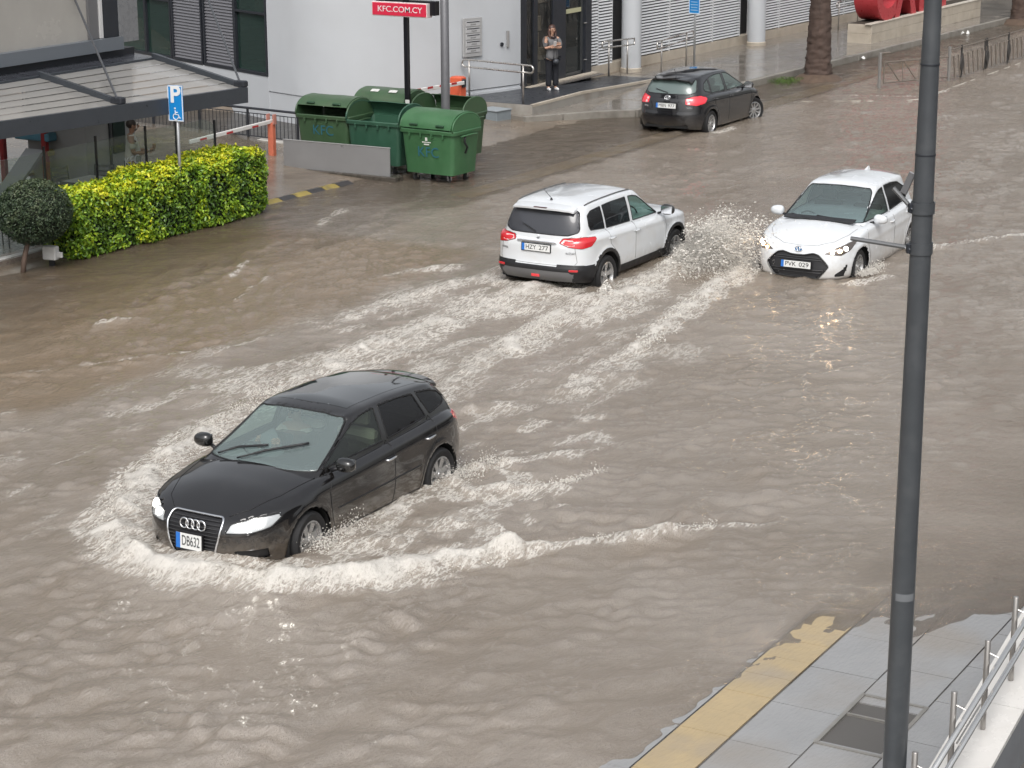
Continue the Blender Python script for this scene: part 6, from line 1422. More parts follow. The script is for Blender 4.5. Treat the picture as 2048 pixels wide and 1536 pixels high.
for z, tips in ((4.78, ((-.10, .42, .17), )), (4.48, ((-.28, .36, .015), ))):
    cl = bpy.data.objects.new('bracket', None); COL.objects.link(cl); cl.parent = bp_
    MB().lathe([(.082, -.042), (.088, -.042), (.088, .042), (.082, .042)], (0, 0, z), 32).build('clamp_band', M_pole, cl, auto=R(30))
    MB().box((-.060, .072, z), (.03, .04, .07), rz=R(130), bev=.004).build('clamp_lug', M_dframe, cl); MB().tube([(-.085, .05, z), (-.04, .11, z)], .006, 6).build('bolt', M_chrome, cl)
    MB().tube([(-.03, .09, z), (-.03 - .03, .52, z + .03)] if z < 4.6 else [(-.02, .085, z), (-.03, .22, z + .13)], .017, 8).build('banner_arm', mat('arm_grey', (.15, .155, .16), .4, .4), cl)
MB().box((.0, .12, 4.95), (.02, .05, .17), rx=R(22), bev=.003).build('banner_clip', mat('clip_grey', (.25, .25, .26), .35, .6), bp_)
MB().tube([(-1.4, 0, 9.25), (0, 0, 9.15)], .04, 8).build('lamp_arm', M_pole, bp_); MB().box((-1.6, 0, 9.25), (.7, .25, .1), bev=.03).build('lamp_head', M_pole, bp_)
def road_sign(label, loc, rz, w, h, zb, blue):
    s = thing('road_sign', label, 'road sign', loc, rz)
    MB().tube([(0, 0, 0), (0, 0, zb + h)], .030, 12).build('post', mat('galvanised', (.36, .37, .38), .4, .6, var=.1), s, smooth=True)
    p = MB().box((-.045, 0, zb + h / 2), (.012, w, h), bev=.003).build('sign_plate', mat('sign_blue', (.008, .22, .58), .35, var=.04), s)
    bd = MB()
    for (y, z, a, b) in ((0, zb + .012, w - .01, .018), (0, zb + h - .012, w - .01, .018), (-w / 2 + .012, zb + h / 2, .018, h - .01), (w / 2 - .012, zb + h / 2, .018, h - .01)): bd.box((-.053, y, z), (.006, a, b))
    bd.build('sign_border', mat('sign_border', (.70, .74, .78), .4), p)
    return s, p
s1, p1_ = road_sign('blue disabled parking sign with white P standing in the hedge', (29.78, 24.20, .13), R(10), .31, .65, 2.09, True)
M_sw = mat('sign_symbol', (.72, .74, .76), .4)
text_mesh('letter_p', 'P', .42, M_sw, p1_, frame_matrix((-.055, .0, 2.565), (0, -1, 0), (0, 0, 1)), .002, bold=.012)
sy = MB(); c0 = Vector((-.057, 0, 2.205))
def sv(y, z): return c0 + Vector((0, -y, z))
sy.tube([sv(.052 * math.cos(t), -.03 + .052 * math.sin(t)) for t in np.linspace(R(100), R(350), 14)], .009, 6); sy.tube([sv(-.01, .085), sv(-.005, .01), sv(.05, .005), sv(.075, -.055), sv(.10, -.05)], .010, 6); sy.tube([sv(-.008, .05), sv(.045, .045)], .009, 6)
sy.lathe([(0, -.004), (.018, -.004), (.018, .004), (0, .004)], tuple(sv(-.012, .12)), 12, 'X'); sy.build('wheelchair_symbol', M_sw, p1_)
s2, p2_ = road_sign('blue parking sign plate on a slim post behind the parked grey hatchback', (53.9, 25.15, .33), R(-8), .36, 1.0, 1.72, True)
text_mesh('sign_text', 'P', .3, M_sw, p2_, frame_matrix((-.055, .05, 2.42), (0, -1, 0), (0, 0, 1)), .002, bold=.01)
for i in range(5): MB().box((-.056, .0, 2.12 - i * .075), (.004, .24 - .03 * (i % 2), .022)).build('text_line', mat('sign_text_pale', (.35, .52, .70), .4), p2_)

# --- car park barriers
M_or = mat('barrier_orange', (.62, .11, .05), .45, var=.1, dirt=((.5, .2, .12), 4, .4)); M_armw = mat('arm_white', (.68, .67, .65), .5, var=.05); M_red = mat('arm_red', (.42, .03, .03), .5)
b1 = thing('barrier_machine', 'orange barrier machine with red and white arm by the white wall', 'barrier', (44.3, 27.1, .20))
MB().box((0, 0, .52), (.30, .32, 1.04), bev=.03).build('housing', M_or, b1); MB().box((0, -.17, .88), (.16, .06, .20), bev=.02).build('arm_hub', M_dframe, b1)
MB().box((-1.55, -.20, .94), (3.0, .05, .09), ry=R(1.5), bev=.008).build('arm', M_armw, b1)
for i in range(5): MB().box((-.55 - i * .55, -.229, .94 + .014 * i), (.24, .006, .05), ry=R(1.5)).build('arm_stripe', M_red, b1)
b2 = thing('barrier_rest', 'orange barrier post with white arm resting in its fork near the hedge', 'barrier', (36.8, 27.3, .18))
MB().box((0, 0, .44), (.12, .14, .88), bev=.01).build('post', mat('faded_orange', (.60, .17, .10), .5, var=.15), b2)
fk = MB(); fk.box((0, .085, .95), (.10, .03, .22)); fk.box((0, -.085, .95), (.10, .03, .22)); fk.build('fork', mat('faded_fork', (.55, .25, .20), .5), b2)
MB().box((-1.4, 0, .87), (2.9, .05, .085), ry=R(-1.2), bev=.008).build('arm', M_armw, b2)
for i in range(3): MB().box((-.62 - i * .9, -.029, .87 - .012 * i), (.22, .006, .04), ry=R(-1.2)).build('arm_stripe', M_red, b2)
ub = thing('utility_cabinet', 'low grey utility cabinet at the foot of the ramp wall', 'cabinet', (44.15, 26.1, .17), R(-10))
MB().box((.18, 0, .16), (.55, .62, .32), bev=.008).build('box', mat('cabinet_grey', (.20, .23, .25), .5, var=.1), ub); MB().box((.18, 0, .325), (.60, .67, .02), bev=.004).build('lid', mat('cabinet_lid', (.27, .30, .32), .45), ub)

# --- steel handrails
def handrail(label, a, b, za, zb_, h=.92, gap=.20, posts=(.12, .9), ends='LR'):
    t = thing('handrail', label, 'handrail', (a[0], a[1], za))
    d = Vector((b[0] - a[0], b[1] - a[1], zb_ - za)); L = d.length; u = d / L
    P = [];
    top = lambda s: u * s + Vector((0, 0, h)); bot = lambda s: u * s + Vector((0, 0, h - gap)); r = gap / 2
    def bend(s0, sgn, flip): return [u * (s0 + sgn * r * math.sin(x)) + Vector((0, 0, h - r + r * math.cos(x) * flip)) for x in np.linspace(0, math.pi, 9)]
    path = [top(r)] if 'L' not in ends else []
    path += [top(r + (L - 2 * r) * k / 6) for k in range(7)]
    if 'R' in ends: path += bend(L - r, 1, 1)[1:]
    else: path += []
    low = [bot(L - r - (L - 2 * r) * k / 6) for k in range(7)]
    full = path + low + (bend(r, -1, -1)[1:-1] if 'L' in ends else [])
    MB().tube(full, .024, 8, closed='L' in ends and 'R' in ends).build('rail', M_steel, t, smooth=True)
    for p in posts:
        q = u * (L * p); MB().tube([q, q + Vector((0, 0, h))], .024, 10).build('post', mat('steel_post', (.42, .40, .38), .3, .85), t, smooth=True)
    return t
handrail('steel handrail with rounded ends at the left edge of the ramp', (45.25, 27.55), (44.88, 25.28), .58, .58, .96, .18, (.10, .86))
handrail('short steel handrail beside the louvres right of the entrance', (51.55, 26.86), (53.35, 26.72), .42, .36, .98, .17, (.2, .75), 'L')
handrail('steel handrail with rounded ends in front of the louvres behind the parked car', (53.15, 25.95), (56.4, 26.35), .34, .34, .95, .20, (.12, .80))
handrail('far steel handrail partly hidden by the palm trunk', (66.9, 26.0), (69.4, 26.1), .33, .33, .95, .2, (.1, .9), 'L')

# --- sloping parapet and railing beside the camera
pw = thing('parapet_wall', 'sloping parapet with pale marble coping and grey tiled side at the bottom right', 'wall', (16, 4.4, .2))
def cz2(u): return .50 + .205 * (u - 14.42)
M_marb = mat('pale_marble', (.60, .585, .56), .25, var=.06, vscale=2.5, dirt=((.5, .48, .44), 3, .4))
M_tile = mat('grey_wall_tile', (.20, .21, .225), .15, var=.1, vscale=2)
for i in range(7):
    u0, u1 = 14.42 + i * 1.1, 14.42 + (i + 1) * 1.1 - .004; V = []
    for u in (u0, u1): V += [(u - 16, 4.20 - 4.4, cz2(u) - .2), (u - 16, 4.64 - 4.4, cz2(u) - .2), (u - 16, 4.64 - 4.4, cz2(u) - .24), (u - 16, 4.20 - 4.4, cz2(u) - .24)]
    mb = MB(); mb.add(V, [(0, 1, 2, 3), (4, 7, 6, 5), (0, 4, 5, 1), (1, 5, 6, 2), (2, 6, 7, 3), (3, 7, 4, 0)]); mb.build('coping_slab', M_marb, pw)
    V = []
    for u in (u0, u1): V += [(u - 16, 4.215 - 4.4, cz2(u) - .243), (u - 16, 4.62 - 4.4, cz2(u) - .243), (u - 16, 4.62 - 4.4, -.15), (u - 16, 4.215 - 4.4, -.15)]
    mb = MB(); mb.add(V, [(0, 1, 2, 3), (4, 7, 6, 5), (0, 4, 5, 1), (1, 5, 6, 2), (2, 6, 7, 3), (3, 7, 4, 0)]); mb.build('wall_tile', M_tile, pw)
MB().tube([(13.6 - 16, 3.9 - 4.4, .02), (19 - 16, 3.95 - 4.4, .75)], .03, 6).build('kick_rail', M_dframe, pw)
nr = thing('stair_railing', 'stainless steel railing with round posts on the marble coping', 'railing', (15, 4.42, .5))
def rz2(u, o): return (u - 15, o - 4.42, 0)
for u in (12.66, 13.50, 14.36, 15.16, 15.88, 16.7, 17.5, 18.3):
    zb_ = cz2(u) if u > 14.42 else .20
    zt = 1.13 + .164 * (u - 13.46)
    p = MB(); p.lathe([(.023, zb_ - .5), (.023, zt - .5), (.020, zt + .004 - .5), (0, zt + .005 - .5)], (u - 15, 0, 0), 16); po = p.build('post', mat('steel_post', (.42, .40, .38), .3, .85), nr, auto=R(40))
    MB().tube([(u - 15, -.01, zt - .5 - .10), (u - 15 + .01, -.09, zt - .5 - .13)], .007, 6).build('bracket', M_steel, po)
for dz in (0, -.20):
    MB().tube([(u - 15, -.09, 1.34 + dz + .182 * (u - 15.84) - .5) for u in (11.5, 15.84, 20)], .024, 10).build('rail', mat('bright_steel', (.72, .72, .71), .22, .9), nr, smooth=True)
MB().tube([(u - 15, -.09, 1.24 + .182 * (u - 15.84) - .5) for u in (14.2, 14.75)], .008, 6).build('rail_tie', M_steel, nr)

# --- guard fences on the far footpath
M_fence = mat('weathered_fence', (.20, .17, .145), .5, .3, var=.2, vscale=6); M_fdark = mat('dark_fence', (.055, .052, .05), .5, .3)
f1 = thing('guard_fence', 'grey tubular guard fence with diagonal bars at the corner of the footpath', 'fence', (55.0, 20.05, .13), math.atan2(18.85 - 20.05, 57.3 - 55.0))
Lf_ = 2.6
MB().tube([(0, 0, .98), (.35, 0, .98)], .028, 8).build('rail', M_fence, f1)
MB().box((0, 0, .5), (.07, .07, 1.0), bev=.006).build('post', mat('grey_fence_post', (.27, .26, .25), .45, .3), f1); MB().box((0, 0, .01), (.22, .22, .03)).build('foot', M_fence, f1)
MB().box((Lf_, 0, .5), (.07, .07, 1.0), bev=.006).build('post', MATS['grey_fence_post'], f1)
for z in (.72, .16): MB().tube([(.16, 0, z), (Lf_ - .05, 0, z)], .020, 8).build('rail', M_fence, f1)
MB().tube([(.16, 0, .72), (.16, 0, .16)], .020, 8).build('bar', M_fence, f1)
for k in range(3): MB().tube([(.25 + k * .62, 0, .72), (.75 + k * .62, 0, .16)], .016, 6).build('bar', M_fence, f1)
for k in range(3): MB().tube([(.85 + k * .62, 0, .72), (.85 + k * .62, 0, .16)], .014, 6).build('bar', M_fence, f1)
f2 = thing('guard_fence', 'dark guard fence with zigzag bars running along the far footpath', 'fence', (57.3, 18.80, .13))
MB().tube([(0, 0, .92), (16.5, -.5, .92)], .016, 6).build('rail', M_fence, f2)
for k, u in enumerate((.85, 2.82, 2.98, 4.9, 6.9, 7.1, 9.0, 11.0, 11.2, 13.1, 15.2)):
    y = -.03 * u
    MB().box((u, y, .48), (.045, .045, .98)).build('post', M_fdark, f2); MB().box((u, y, .0), (.2, .2, .02)).build('foot', M_fdark, f2)
    if k % 3 != 1: mb = MB(); mb.prism([(.15 * math.sin(t) * math.sin(t) * (1 if t < math.pi else -1), .12 + .62 * (t / math.pi if t < math.pi else 2 - t / math.pi)) for t in np.linspace(0, 2 * math.pi, 24, endpoint=False)], -.012, .012, frame_matrix((u, y - .03, 0), (1, 0, 0), (0, 0, 1))); mb.build('leaf_plate', M_fdark, f2)
zz = 0
for i in range(42):
    a, b = i * .39, (i + .5) * .39
    o = MB().tube([(a, -.03 * a, .10), ((a + b) / 2, -.03 * a, .72), (b + .01, -.03 * b, .72), (b + .195, -.03 * b, .10)], .019, 5).build('zigzag_bar', M_fence, f2)

# --- planter with red letters
pt = thing('stone_planter', 'long cream stone planter under the red letters', 'planter', (68.7, 23.95, .33), -.03)
bx0 = -5.0
for i in range(9):
    for z0, z1, sh_ in ((0, .31, 0), (.315, .60, .3)):
        MB().box((bx0 + i * 1.13 + .56, -.50, (z0 + z1) / 2), (1.125, .12, z1 - z0), bev=.006).build('stone_block', M_cream, pt)
for z0, z1 in ((0, .31), (.315, .60)):
    MB().box((-5.02 + .06, -.12, (z0 + z1) / 2), (.12, .75, z1 - z0), bev=.006).build('stone_block', M_cream, pt); MB().box((5.12, -.12, (z0 + z1) / 2), (.12, .75, z1 - z0), bev=.006).build('stone_block', M_cream, pt)
MB().box((0.05, -.47, .62), (10.3, .22, .035), bev=.005).build('coping', mat('pale_coping', (.56, .52, .45), .5), pt); MB().box((0.05, -.05, .5), (10.0, .7, .2)).build('soil', mat('soil', (.05, .04, .03), .9), pt)
M_redl = mat('red_letter', (.46, .045, .055), .35, var=.06)
for ch, u, lab in (('C', 65.0, 'first'), ('A', 66.85, 'second'), ('F', 68.75, 'third'), ('E', 70.3, 'last')):
    o = text_mesh('sign_letter', ch, 2.5, M_redl, None, frame_matrix((0, 0, 0), (1, 0, 0), (0, 0, 1)), .40, bold=.08)
    zs = [v.co.z for v in o.data.vertices]; xs = [v.co.x for v in o.data.vertices]
    o.data.transform(Matrix.Translation((-(max(xs) + min(xs)) / 2, 0, -min(zs)))); o.location = (u, 23.95, .97 if ch != 'C' else .95); o.rotation_euler = (0, 0, -.03)
    tag(o, 'giant red letter %s, %s of the row on the planter' % (ch, lab), 'sign letter', 'giant red letters on the planter')
# --- small things
wbx = thing('junction_box', 'white junction box on a short stand beside the round topiary', 'box', (26.35, 24.30, .13), R(8))
MB().box((0, 0, .27), (.14, .26, .24), bev=.015).build('box', mat('box_white', (.52, .52, .51), .5, var=.1), wbx); MB().box((.02, 0, .08), (.06, .08, .16)).build('stand', M_blackp, wbx); MB().box((.02, -.17, .24), (.05, .10, .10), bev=.01).build('conduit', MATS['box_white'], wbx)
for i, (u, v, z) in enumerate(((60.9, 22.75, .15), (69.2, 22.35, .15), (69.6, 22.3, .15))):
    mb = MB(); n = 7
    mb.add([(.10 * math.cos(k) * random.uniform(.6, 1), .08 * math.sin(k) * random.uniform(.6, 1), random.uniform(0, .10)) for k in np.linspace(0, 5.4, n)] + [(0, 0, .14)], [(k, (k + 1) % n, n) for k in range(n)])
    o = mb.build('litter', mat('white_litter', (.7, .7, .68), .6)); o.location = (u, v, z); tag(o, ('scrap of white litter by the kerb left of the planter', 'left scrap of white litter below the planter', 'right scrap of white litter below the planter')[i], 'litter')
# ================================================================ plants
def leaf_mat(name, cols, rough=.38):
    m = bpy.data.materials.new(name); m.use_nodes = True; nt = m.node_tree; b = nt.nodes['Principled BSDF']
    a = nt.nodes.new('ShaderNodeAttribute'); a.attribute_name = 'tone'; r = nt.nodes.new('ShaderNodeValToRGB')
    els = r.color_ramp.elements
    els[0].position = 0; els[0].color = (*cols[0], 1); els[1].position = 1; els[1].color = (*cols[-1], 1)
    for i, c in enumerate(cols[1:-1]): e = els.new((i + 1) / (len(cols) - 1)); e.color = (*c, 1)
    nt.links.new(a.outputs['Fac'], r.inputs[0]); nt.links.new(r.outputs[0], b.inputs['Base Color'])
    b.inputs['Roughness'].default_value = rough; b.inputs['Specular IOR Level'].default_value = .5
    return m
def leaves(name, C, N, tone, L, Wd, m, parent, jit=.7, seed=1):
    g = np.random.default_rng(seed); n = len(C)
    nn = N + g.normal(0, jit, (n, 3)); nn /= np.linalg.norm(nn, axis=1, keepdims=True)
    t = np.cross(nn, g.normal(size=(n, 3))); t /= np.linalg.norm(t, axis=1, keepdims=True); s = np.cross(nn, t)
    l = (L * g.uniform(.65, 1.25, n))[:, None]; w = (Wd * g.uniform(.7, 1.25, n))[:, None]
    V = np.stack([C - t * l * .5, C + s * w * .5 + nn * w * .18, C + t * l * .5 - nn * l * .15, C - s * w * .5 + nn * w * .18], 1).reshape(-1, 3)
    base = 4 * np.arange(n)[:, None]; F = np.concatenate([base + [0, 1, 2], base + [0, 2, 3]], 1).reshape(-1, 3)
    me = bpy.data.meshes.new(name); me.vertices.add(len(V)); me.vertices.foreach_set('co', V.astype(np.float32).ravel())
    me.loops.add(3 * len(F)); me.loops.foreach_set('vertex_index', F.ravel().astype(np.int32)); me.polygons.add(len(F))
    me.polygons.foreach_set('loop_start', np.arange(0, 3 * len(F), 3, dtype=np.int32)); me.polygons.foreach_set('loop_total', np.full(len(F), 3, np.int32)); me.update(calc_edges=True)
    at_ = me.attributes.new('tone', 'FLOAT', 'POINT'); at_.data.foreach_set('value', np.repeat(np.clip(tone, 0, 1), 4).astype(np.float32))
    me.materials.append(m); o = bpy.data.objects.new(name, me); COL.objects.link(o); o.parent = parent; o['kind'] = 'stuff'
    return o
M_hleaf = leaf_mat('hedge_leaf', [(.045, .10, .014), (.13, .25, .02), (.28, .42, .025), (.52, .58, .025), (.66, .62, .03)])
M_tleaf = leaf_mat('topiary_leaf', [(.012, .026, .012), (.03, .055, .025), (.065, .095, .045), (.11, .13, .07)], .5)
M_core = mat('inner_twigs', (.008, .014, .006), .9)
hd = thing('hedge', 'clipped bright green hedge with yellow new growth along the terrace', 'hedge', (29.2, 24.5, .12))
blocks_ = [(26.85, 28.75, 24.12, 24.98, 1.18), (28.45, 30.4, 24.02, 25.0, 1.27), (30.1, 32.2, 23.95, 24.98, 1.30)]
for bi, (u0, u1, v0, v1, h) in enumerate(blocks_):
    g = np.random.default_rng(40 + bi); C, N_ = [], []
    cu, cv = (u0 + u1) / 2 - 29.2, (v0 + v1) / 2 - 24.5; hu, hv = (u1 - u0) / 2, (v1 - v0) / 2
    def dens(n, fn, nrm):
        a, b = g.uniform(-1, 1, n), g.uniform(-1, 1, n); p = fn(a, b); C.append(p); N_.append(np.tile(nrm, (n, 1)))
    hz = h / 2
    dens(2600, lambda a, b: np.stack([cu + a * hu, np.full_like(a, cv - hv) - .03 * np.cos(a * 5), hz + b * hz], 1), (0, -1, .25))
    dens(2100, lambda a, b: np.stack([cu + a * hu, cv + b * hv, np.full_like(a, h)], 1), (0, 0, 1))
    dens(1100, lambda a, b: np.stack([np.full_like(a, cu - hu), cv + a * hv, hz + b * hz], 1), (-1, 0, .2))
    dens(900, lambda a, b: np.stack([np.full_like(a, cu + hu), cv + a * hv, hz + b * hz], 1), (1, 0, .2))
    dens(700, lambda a, b: np.stack([cu + a * hu, np.full_like(a, cv + hv), hz + b * hz], 1), (0, 1, .2))
    C = np.vstack(C); N_ = np.vstack(N_)
    # rounded, uneven outline
    q = (C - [cu, cv, hz]) / [hu, hv, hz]; k = (np.abs(q) ** 7).sum(1) ** (1 / 7); C = [cu, cv, hz] + (C - [cu, cv, hz]) / k[:, None]
    bump = fbm(C[:, 0] * 2.2 + C[:, 2], C[:, 1] * 2.2 + C[:, 2] * 1.3, 3, 60 + bi); C = C + N_ * (bump * .09 + g.normal(0, .028, len(C)))[:, None] - N_ * (g.uniform(0, 1, len(C)) ** 3 * .10)[:, None]
    keep = C[:, 2] > .02 + .10 * g.uniform(0, 1, len(C)); C, N_ = C[keep], N_[keep]
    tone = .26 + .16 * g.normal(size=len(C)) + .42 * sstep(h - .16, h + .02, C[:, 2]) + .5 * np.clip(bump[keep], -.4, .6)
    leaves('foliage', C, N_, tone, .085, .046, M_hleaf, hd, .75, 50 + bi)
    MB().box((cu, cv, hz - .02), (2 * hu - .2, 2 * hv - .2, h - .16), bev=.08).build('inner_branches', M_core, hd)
    for k_ in range(4): MB().tube([(cu - hu + .2 + k_ * .45, cv, -.05), (cu - hu + .25 + k_ * .45, cv + .05, .3)], .02, 6).build('stem', mat('hedge_stem', (.06, .045, .03), .8), hd)
tp_ = thing('topiary_tree', 'round dark green topiary ball on a thin trunk at the left edge', 'topiary', (25.72, 24.38, .12))
g = np.random.default_rng(77); n = 9500; d = g.normal(size=(n, 3)); d /= np.linalg.norm(d, axis=1, keepdims=True)
r_ = np.array([.66, .60, .545]); bump = fbm(d[:, 0] * 3 + 5, d[:, 1] * 3 + d[:, 2] * 2, 3, 81); rad = 1 + .05 * bump + .022 * g.normal(size=n) - .16 * g.uniform(0, 1, n) ** 4
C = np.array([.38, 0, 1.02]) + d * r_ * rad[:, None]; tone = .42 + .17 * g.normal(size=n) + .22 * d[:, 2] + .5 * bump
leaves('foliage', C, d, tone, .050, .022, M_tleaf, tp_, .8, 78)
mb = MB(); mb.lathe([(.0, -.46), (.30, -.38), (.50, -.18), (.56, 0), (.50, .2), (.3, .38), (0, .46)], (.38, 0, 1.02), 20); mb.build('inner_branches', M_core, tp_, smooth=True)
MB().tube([(0, 0, -.05), (.06, 0, .25), (.20, 0, .60), (.32, 0, .9)], [.05, .045, .04, .035], 8).build('trunk', mat('topiary_bark', (.09, .06, .045), .8, var=.2), tp_, smooth=True)
def palm(label, loc, r0, seed, lean=0.0):
    t = thing('palm_tree', label, 'palm tree', loc); g = np.random.default_rng(seed); H = 7.5; nz, na = 150, 28; V = []; F = []
    for i in range(nz):
        z = H * (i / (nz - 1)) ** 1.15; r = r0 * (.56 + .42 * math.exp(-z / .55) + .10 * math.exp(-((z - 1.3) / .8) ** 2))
        for k in range(na):
            a = 2 * math.pi * k / na; rr = r * (1 + .018 * math.sin(z * 23 + 2.5 * math.sin(a * 2 + z)) + .045 * g.normal() + .06 * math.sin(3 * a + z * 2) * math.exp(-z))
            V.append((rr * math.cos(a) + lean * z, rr * math.sin(a), z - .03))
    for i in range(nz - 1):
        for k in range(na): F.append((i * na + k, i * na + (k + 1) % na, (i + 1) * na + (k + 1) % na, (i + 1) * na + k))
    mb = MB(); mb.add(V, F); mb.build('trunk', mat('palm_bark', (.075, .050, .040), .85, var=.35, vscale=5, bump=.7, bscale=18, stretch=(1, 1, .35), dirt=((.025, .02, .018), 2.2, .8)), t, smooth=True)
    cr = MB()
    for f in range(20):
        az = f * 2.4; el = R(60 - 4.6 * f); P0 = Vector((lean * H, 0, H)); dirh = Vector((math.cos(az), math.sin(az), 0)); pts = []
        for s in range(10):
            q = s / 9; pts.append(P0 + dirh * (2.6 * q * math.cos(el) + .3 * q) + Vector((0, 0, 2.6 * q * math.sin(el) - 1.5 * q * q)))
        cr.tube(pts, [.03 * (1 - .8 * s / 9) for s in range(10)], 4)
        for s in range(2, 10):
            for k in (0, .33, .66):
                p = pts[s - 1].lerp(pts[s], k); sd = dirh.cross(Vector((0, 0, 1)))
                for sg in (1, -1):
                    tip = p + sd * sg * .42 + dirh * .25 - Vector((0, 0, .12)); w = (pts[s] - pts[s - 1]).normalized() * .02
                    cr.add([p - w, p + w, tip], [(0, 1, 2)])
    o = cr.build('crown', leaf_mat('palm_frond', [(.04, .08, .02), (.06, .11, .03)]), t); o['kind'] = 'stuff'
    mo = MB(); mo.lathe([(r0 * 1.9, -.02), (r0 * 1.5, .05), (r0 * 1.15, .16), (r0 * .7, .22)], (0, 0, 0), 24); mo.build('root_mound', mat('muddy_roots', (.10, .068, .048), .7, var=.4, vscale=7, bump=.6, bscale=20), t, smooth=True)
    return t
palm('thick brown palm trunk standing in mud behind the parked hatchback', (55.88, 22.2, .13), .47, 3)
palm('palm trunk at the top right edge beyond the fence', (73.9, 21.75, .13), .48, 5)
C = np.stack([RNG.uniform(-.6, .5, 420), RNG.uniform(-.35, .35, 420), RNG.uniform(0, .12, 420)], 1) + [54.9, 22.75, .15]
gt = leaves('grass_tuft', C, np.tile((0, -1, .4), (420, 1)), RNG.uniform(.0, .2, 420), .10, .012, M_hleaf, None, .6, 91); tag(gt, 'small tuft of weeds at the foot of the palm trunk', 'weeds')

# ================================================================ terrace furniture
def chair(label, loc, rz):
    c = thing('chair', label, 'chair', loc, rz, 'terrace chairs behind the glass screen'); m = mat('chair_dark', (.03, .032, .035), .45, .2)
    MB().box((0, 0, .45), (.42, .42, .03), bev=.01).build('seat', m, c)
    for x in (-.19, .19):
        for y in (-.19, .19): MB().tube([(x, y, 0), (x * .95, y * .95, .45)], .012, 6).build('leg', m, c)
    for y in (-.19, .19): MB().tube([(.19, y, .45), (.25, y, .88)], .013, 6).build('back_post', m, c)
    for i in range(4): MB().box((.21 + .012 * i, 0, .56 + i * .095), (.015, .37, .05), bev=.004).build('back_slat', mat('chair_slat', (.12, .12, .115), .45), c)
    return c
def table(label, loc):
    t = thing('table', label, 'table', loc, 0, 'terrace tables behind the glass screen')
    MB().box((0, 0, .74), (.9, .75, .03), bev=.006).build('table_top', mat('table_top', (.42, .42, .40), .35, var=.05), t); MB().tube([(0, 0, 0), (0, 0, .73)], .035, 10).build('pedestal', M_blackp, t); MB().box((0, 0, .015), (.5, .5, .03), bev=.01).build('foot', M_blackp, t)
table('terrace table with pale top nearest the man', (29.35, 26.0, .29)); table('terrace table at the left end behind the topiary', (26.2, 26.3, .29))
chair('terrace chair pushed back beside the man', (30.05, 26.35, .29), R(20)); chair('terrace chair on the street side of the pale table', (28.75, 25.75, .29), R(180)); chair('terrace chair behind the pale table', (29.6, 26.75, .29), R(80)); chair('terrace chair beside the round topiary', (26.6, 25.8, .29), R(150)); chair('terrace chair at the left edge of the picture', (25.6, 26.0, .29), R(0))
pf = thing('play_frame', 'red and yellow wooden play frame at the back of the terrace', 'play frame', (30.6, 28.1, .29))
mr = mat('play_red', (.30, .03, .03), .5, var=.2); my = mat('play_yellow', (.38, .33, .06), .5, var=.1); mbl = mat('play_blue', (.10, .24, .32), .4, var=.1); mw = mat('play_wood', (.22, .13, .075), .6, var=.2)
for x, y in ((-.1, 0), (.75, 0), (-.1, 1.1), (.75, 1.1)): MB().box((x, y, .75), (.12, .12, 1.5), bev=.02).build('post', mr, pf)
MB().tube([(-.1, -.02, .92), (.75, -.02, .92)], .065, 10).build('beam', my, pf); MB().box((.32, .3, 1.24), (.95, .9, .16), bev=.02).build('roof_panel', mbl, pf); MB().box((.33, .2, .45), (.16, .1, .9)).build('ladder_post', mw, pf)
for i in range(4): MB().box((.05, .5, .25 + i * .2), (.3, .03, .05)).build('rung', mw, pf)
sl = MB(); sl.add([(-1.3, .0, .1), (-1.3, .45, .1), (-.15, .45, 1.0), (-.15, 0, 1.0), (-1.3, .0, .04), (-1.3, .45, .04), (-.15, .45, .92), (-.15, 0, .92)], [(0, 1, 2, 3), (4, 7, 6, 5), (0, 4, 5, 1), (1, 5, 6, 2), (2, 6, 7, 3), (3, 7, 4, 0)]); sl.build('slide', mat('slide_grey', (.33, .34, .34), .35), pf)

# ================================================================ people
def skin_mesh(name, verts, edges, rad, m, parent, sub=2, root=0):
    me = bpy.data.meshes.new(name); me.from_pydata([tuple(v) for v in verts], edges, [])
    o = bpy.data.objects.new(name, me); COL.objects.link(o); md = o.modifiers.new('skin', 'SKIN'); md.use_smooth_shade = True; md.branch_smoothing = .6
    if not me.skin_vertices: 
        bm = bmesh.new(); bm.from_mesh(me); bm.verts.layers.skin.verify(); bm.to_mesh(me); bm.free()
    for i, sv_ in enumerate(me.skin_vertices[0].data):
        r = rad[i]; sv_.radius = (r, r) if not isinstance(r, tuple) else r; sv_.use_root = (i == root)
    sm = o.modifiers.new('sub', 'SUBSURF'); sm.levels = sub; sm.render_levels = sub
    dg = bpy.context.evaluated_depsgraph_get(); m2 = bpy.data.meshes.new_from_object(o.evaluated_get(dg)); bpy.data.objects.remove(o)
    m2.materials.clear(); m2.materials.append(m); m2.polygons.foreach_set('use_smooth', np.ones(len(m2.polygons), bool))
    q = bpy.data.objects.new(name, m2); COL.objects.link(q); q.parent = parent
    return q
def chain(*segs):
    V, E, Rr = [], [], []
    idx = {}
    for seg in segs:
        prev = None
        for (p, r) in seg:
            key = tuple(round(x, 3) for x in p)
            if key not in idx: idx[key] = len(V); V.append(p); Rr.append(r)
            i = idx[key]
            if prev is not None and prev != i: E.append((prev, i))
            prev = i
    return V, E, Rr
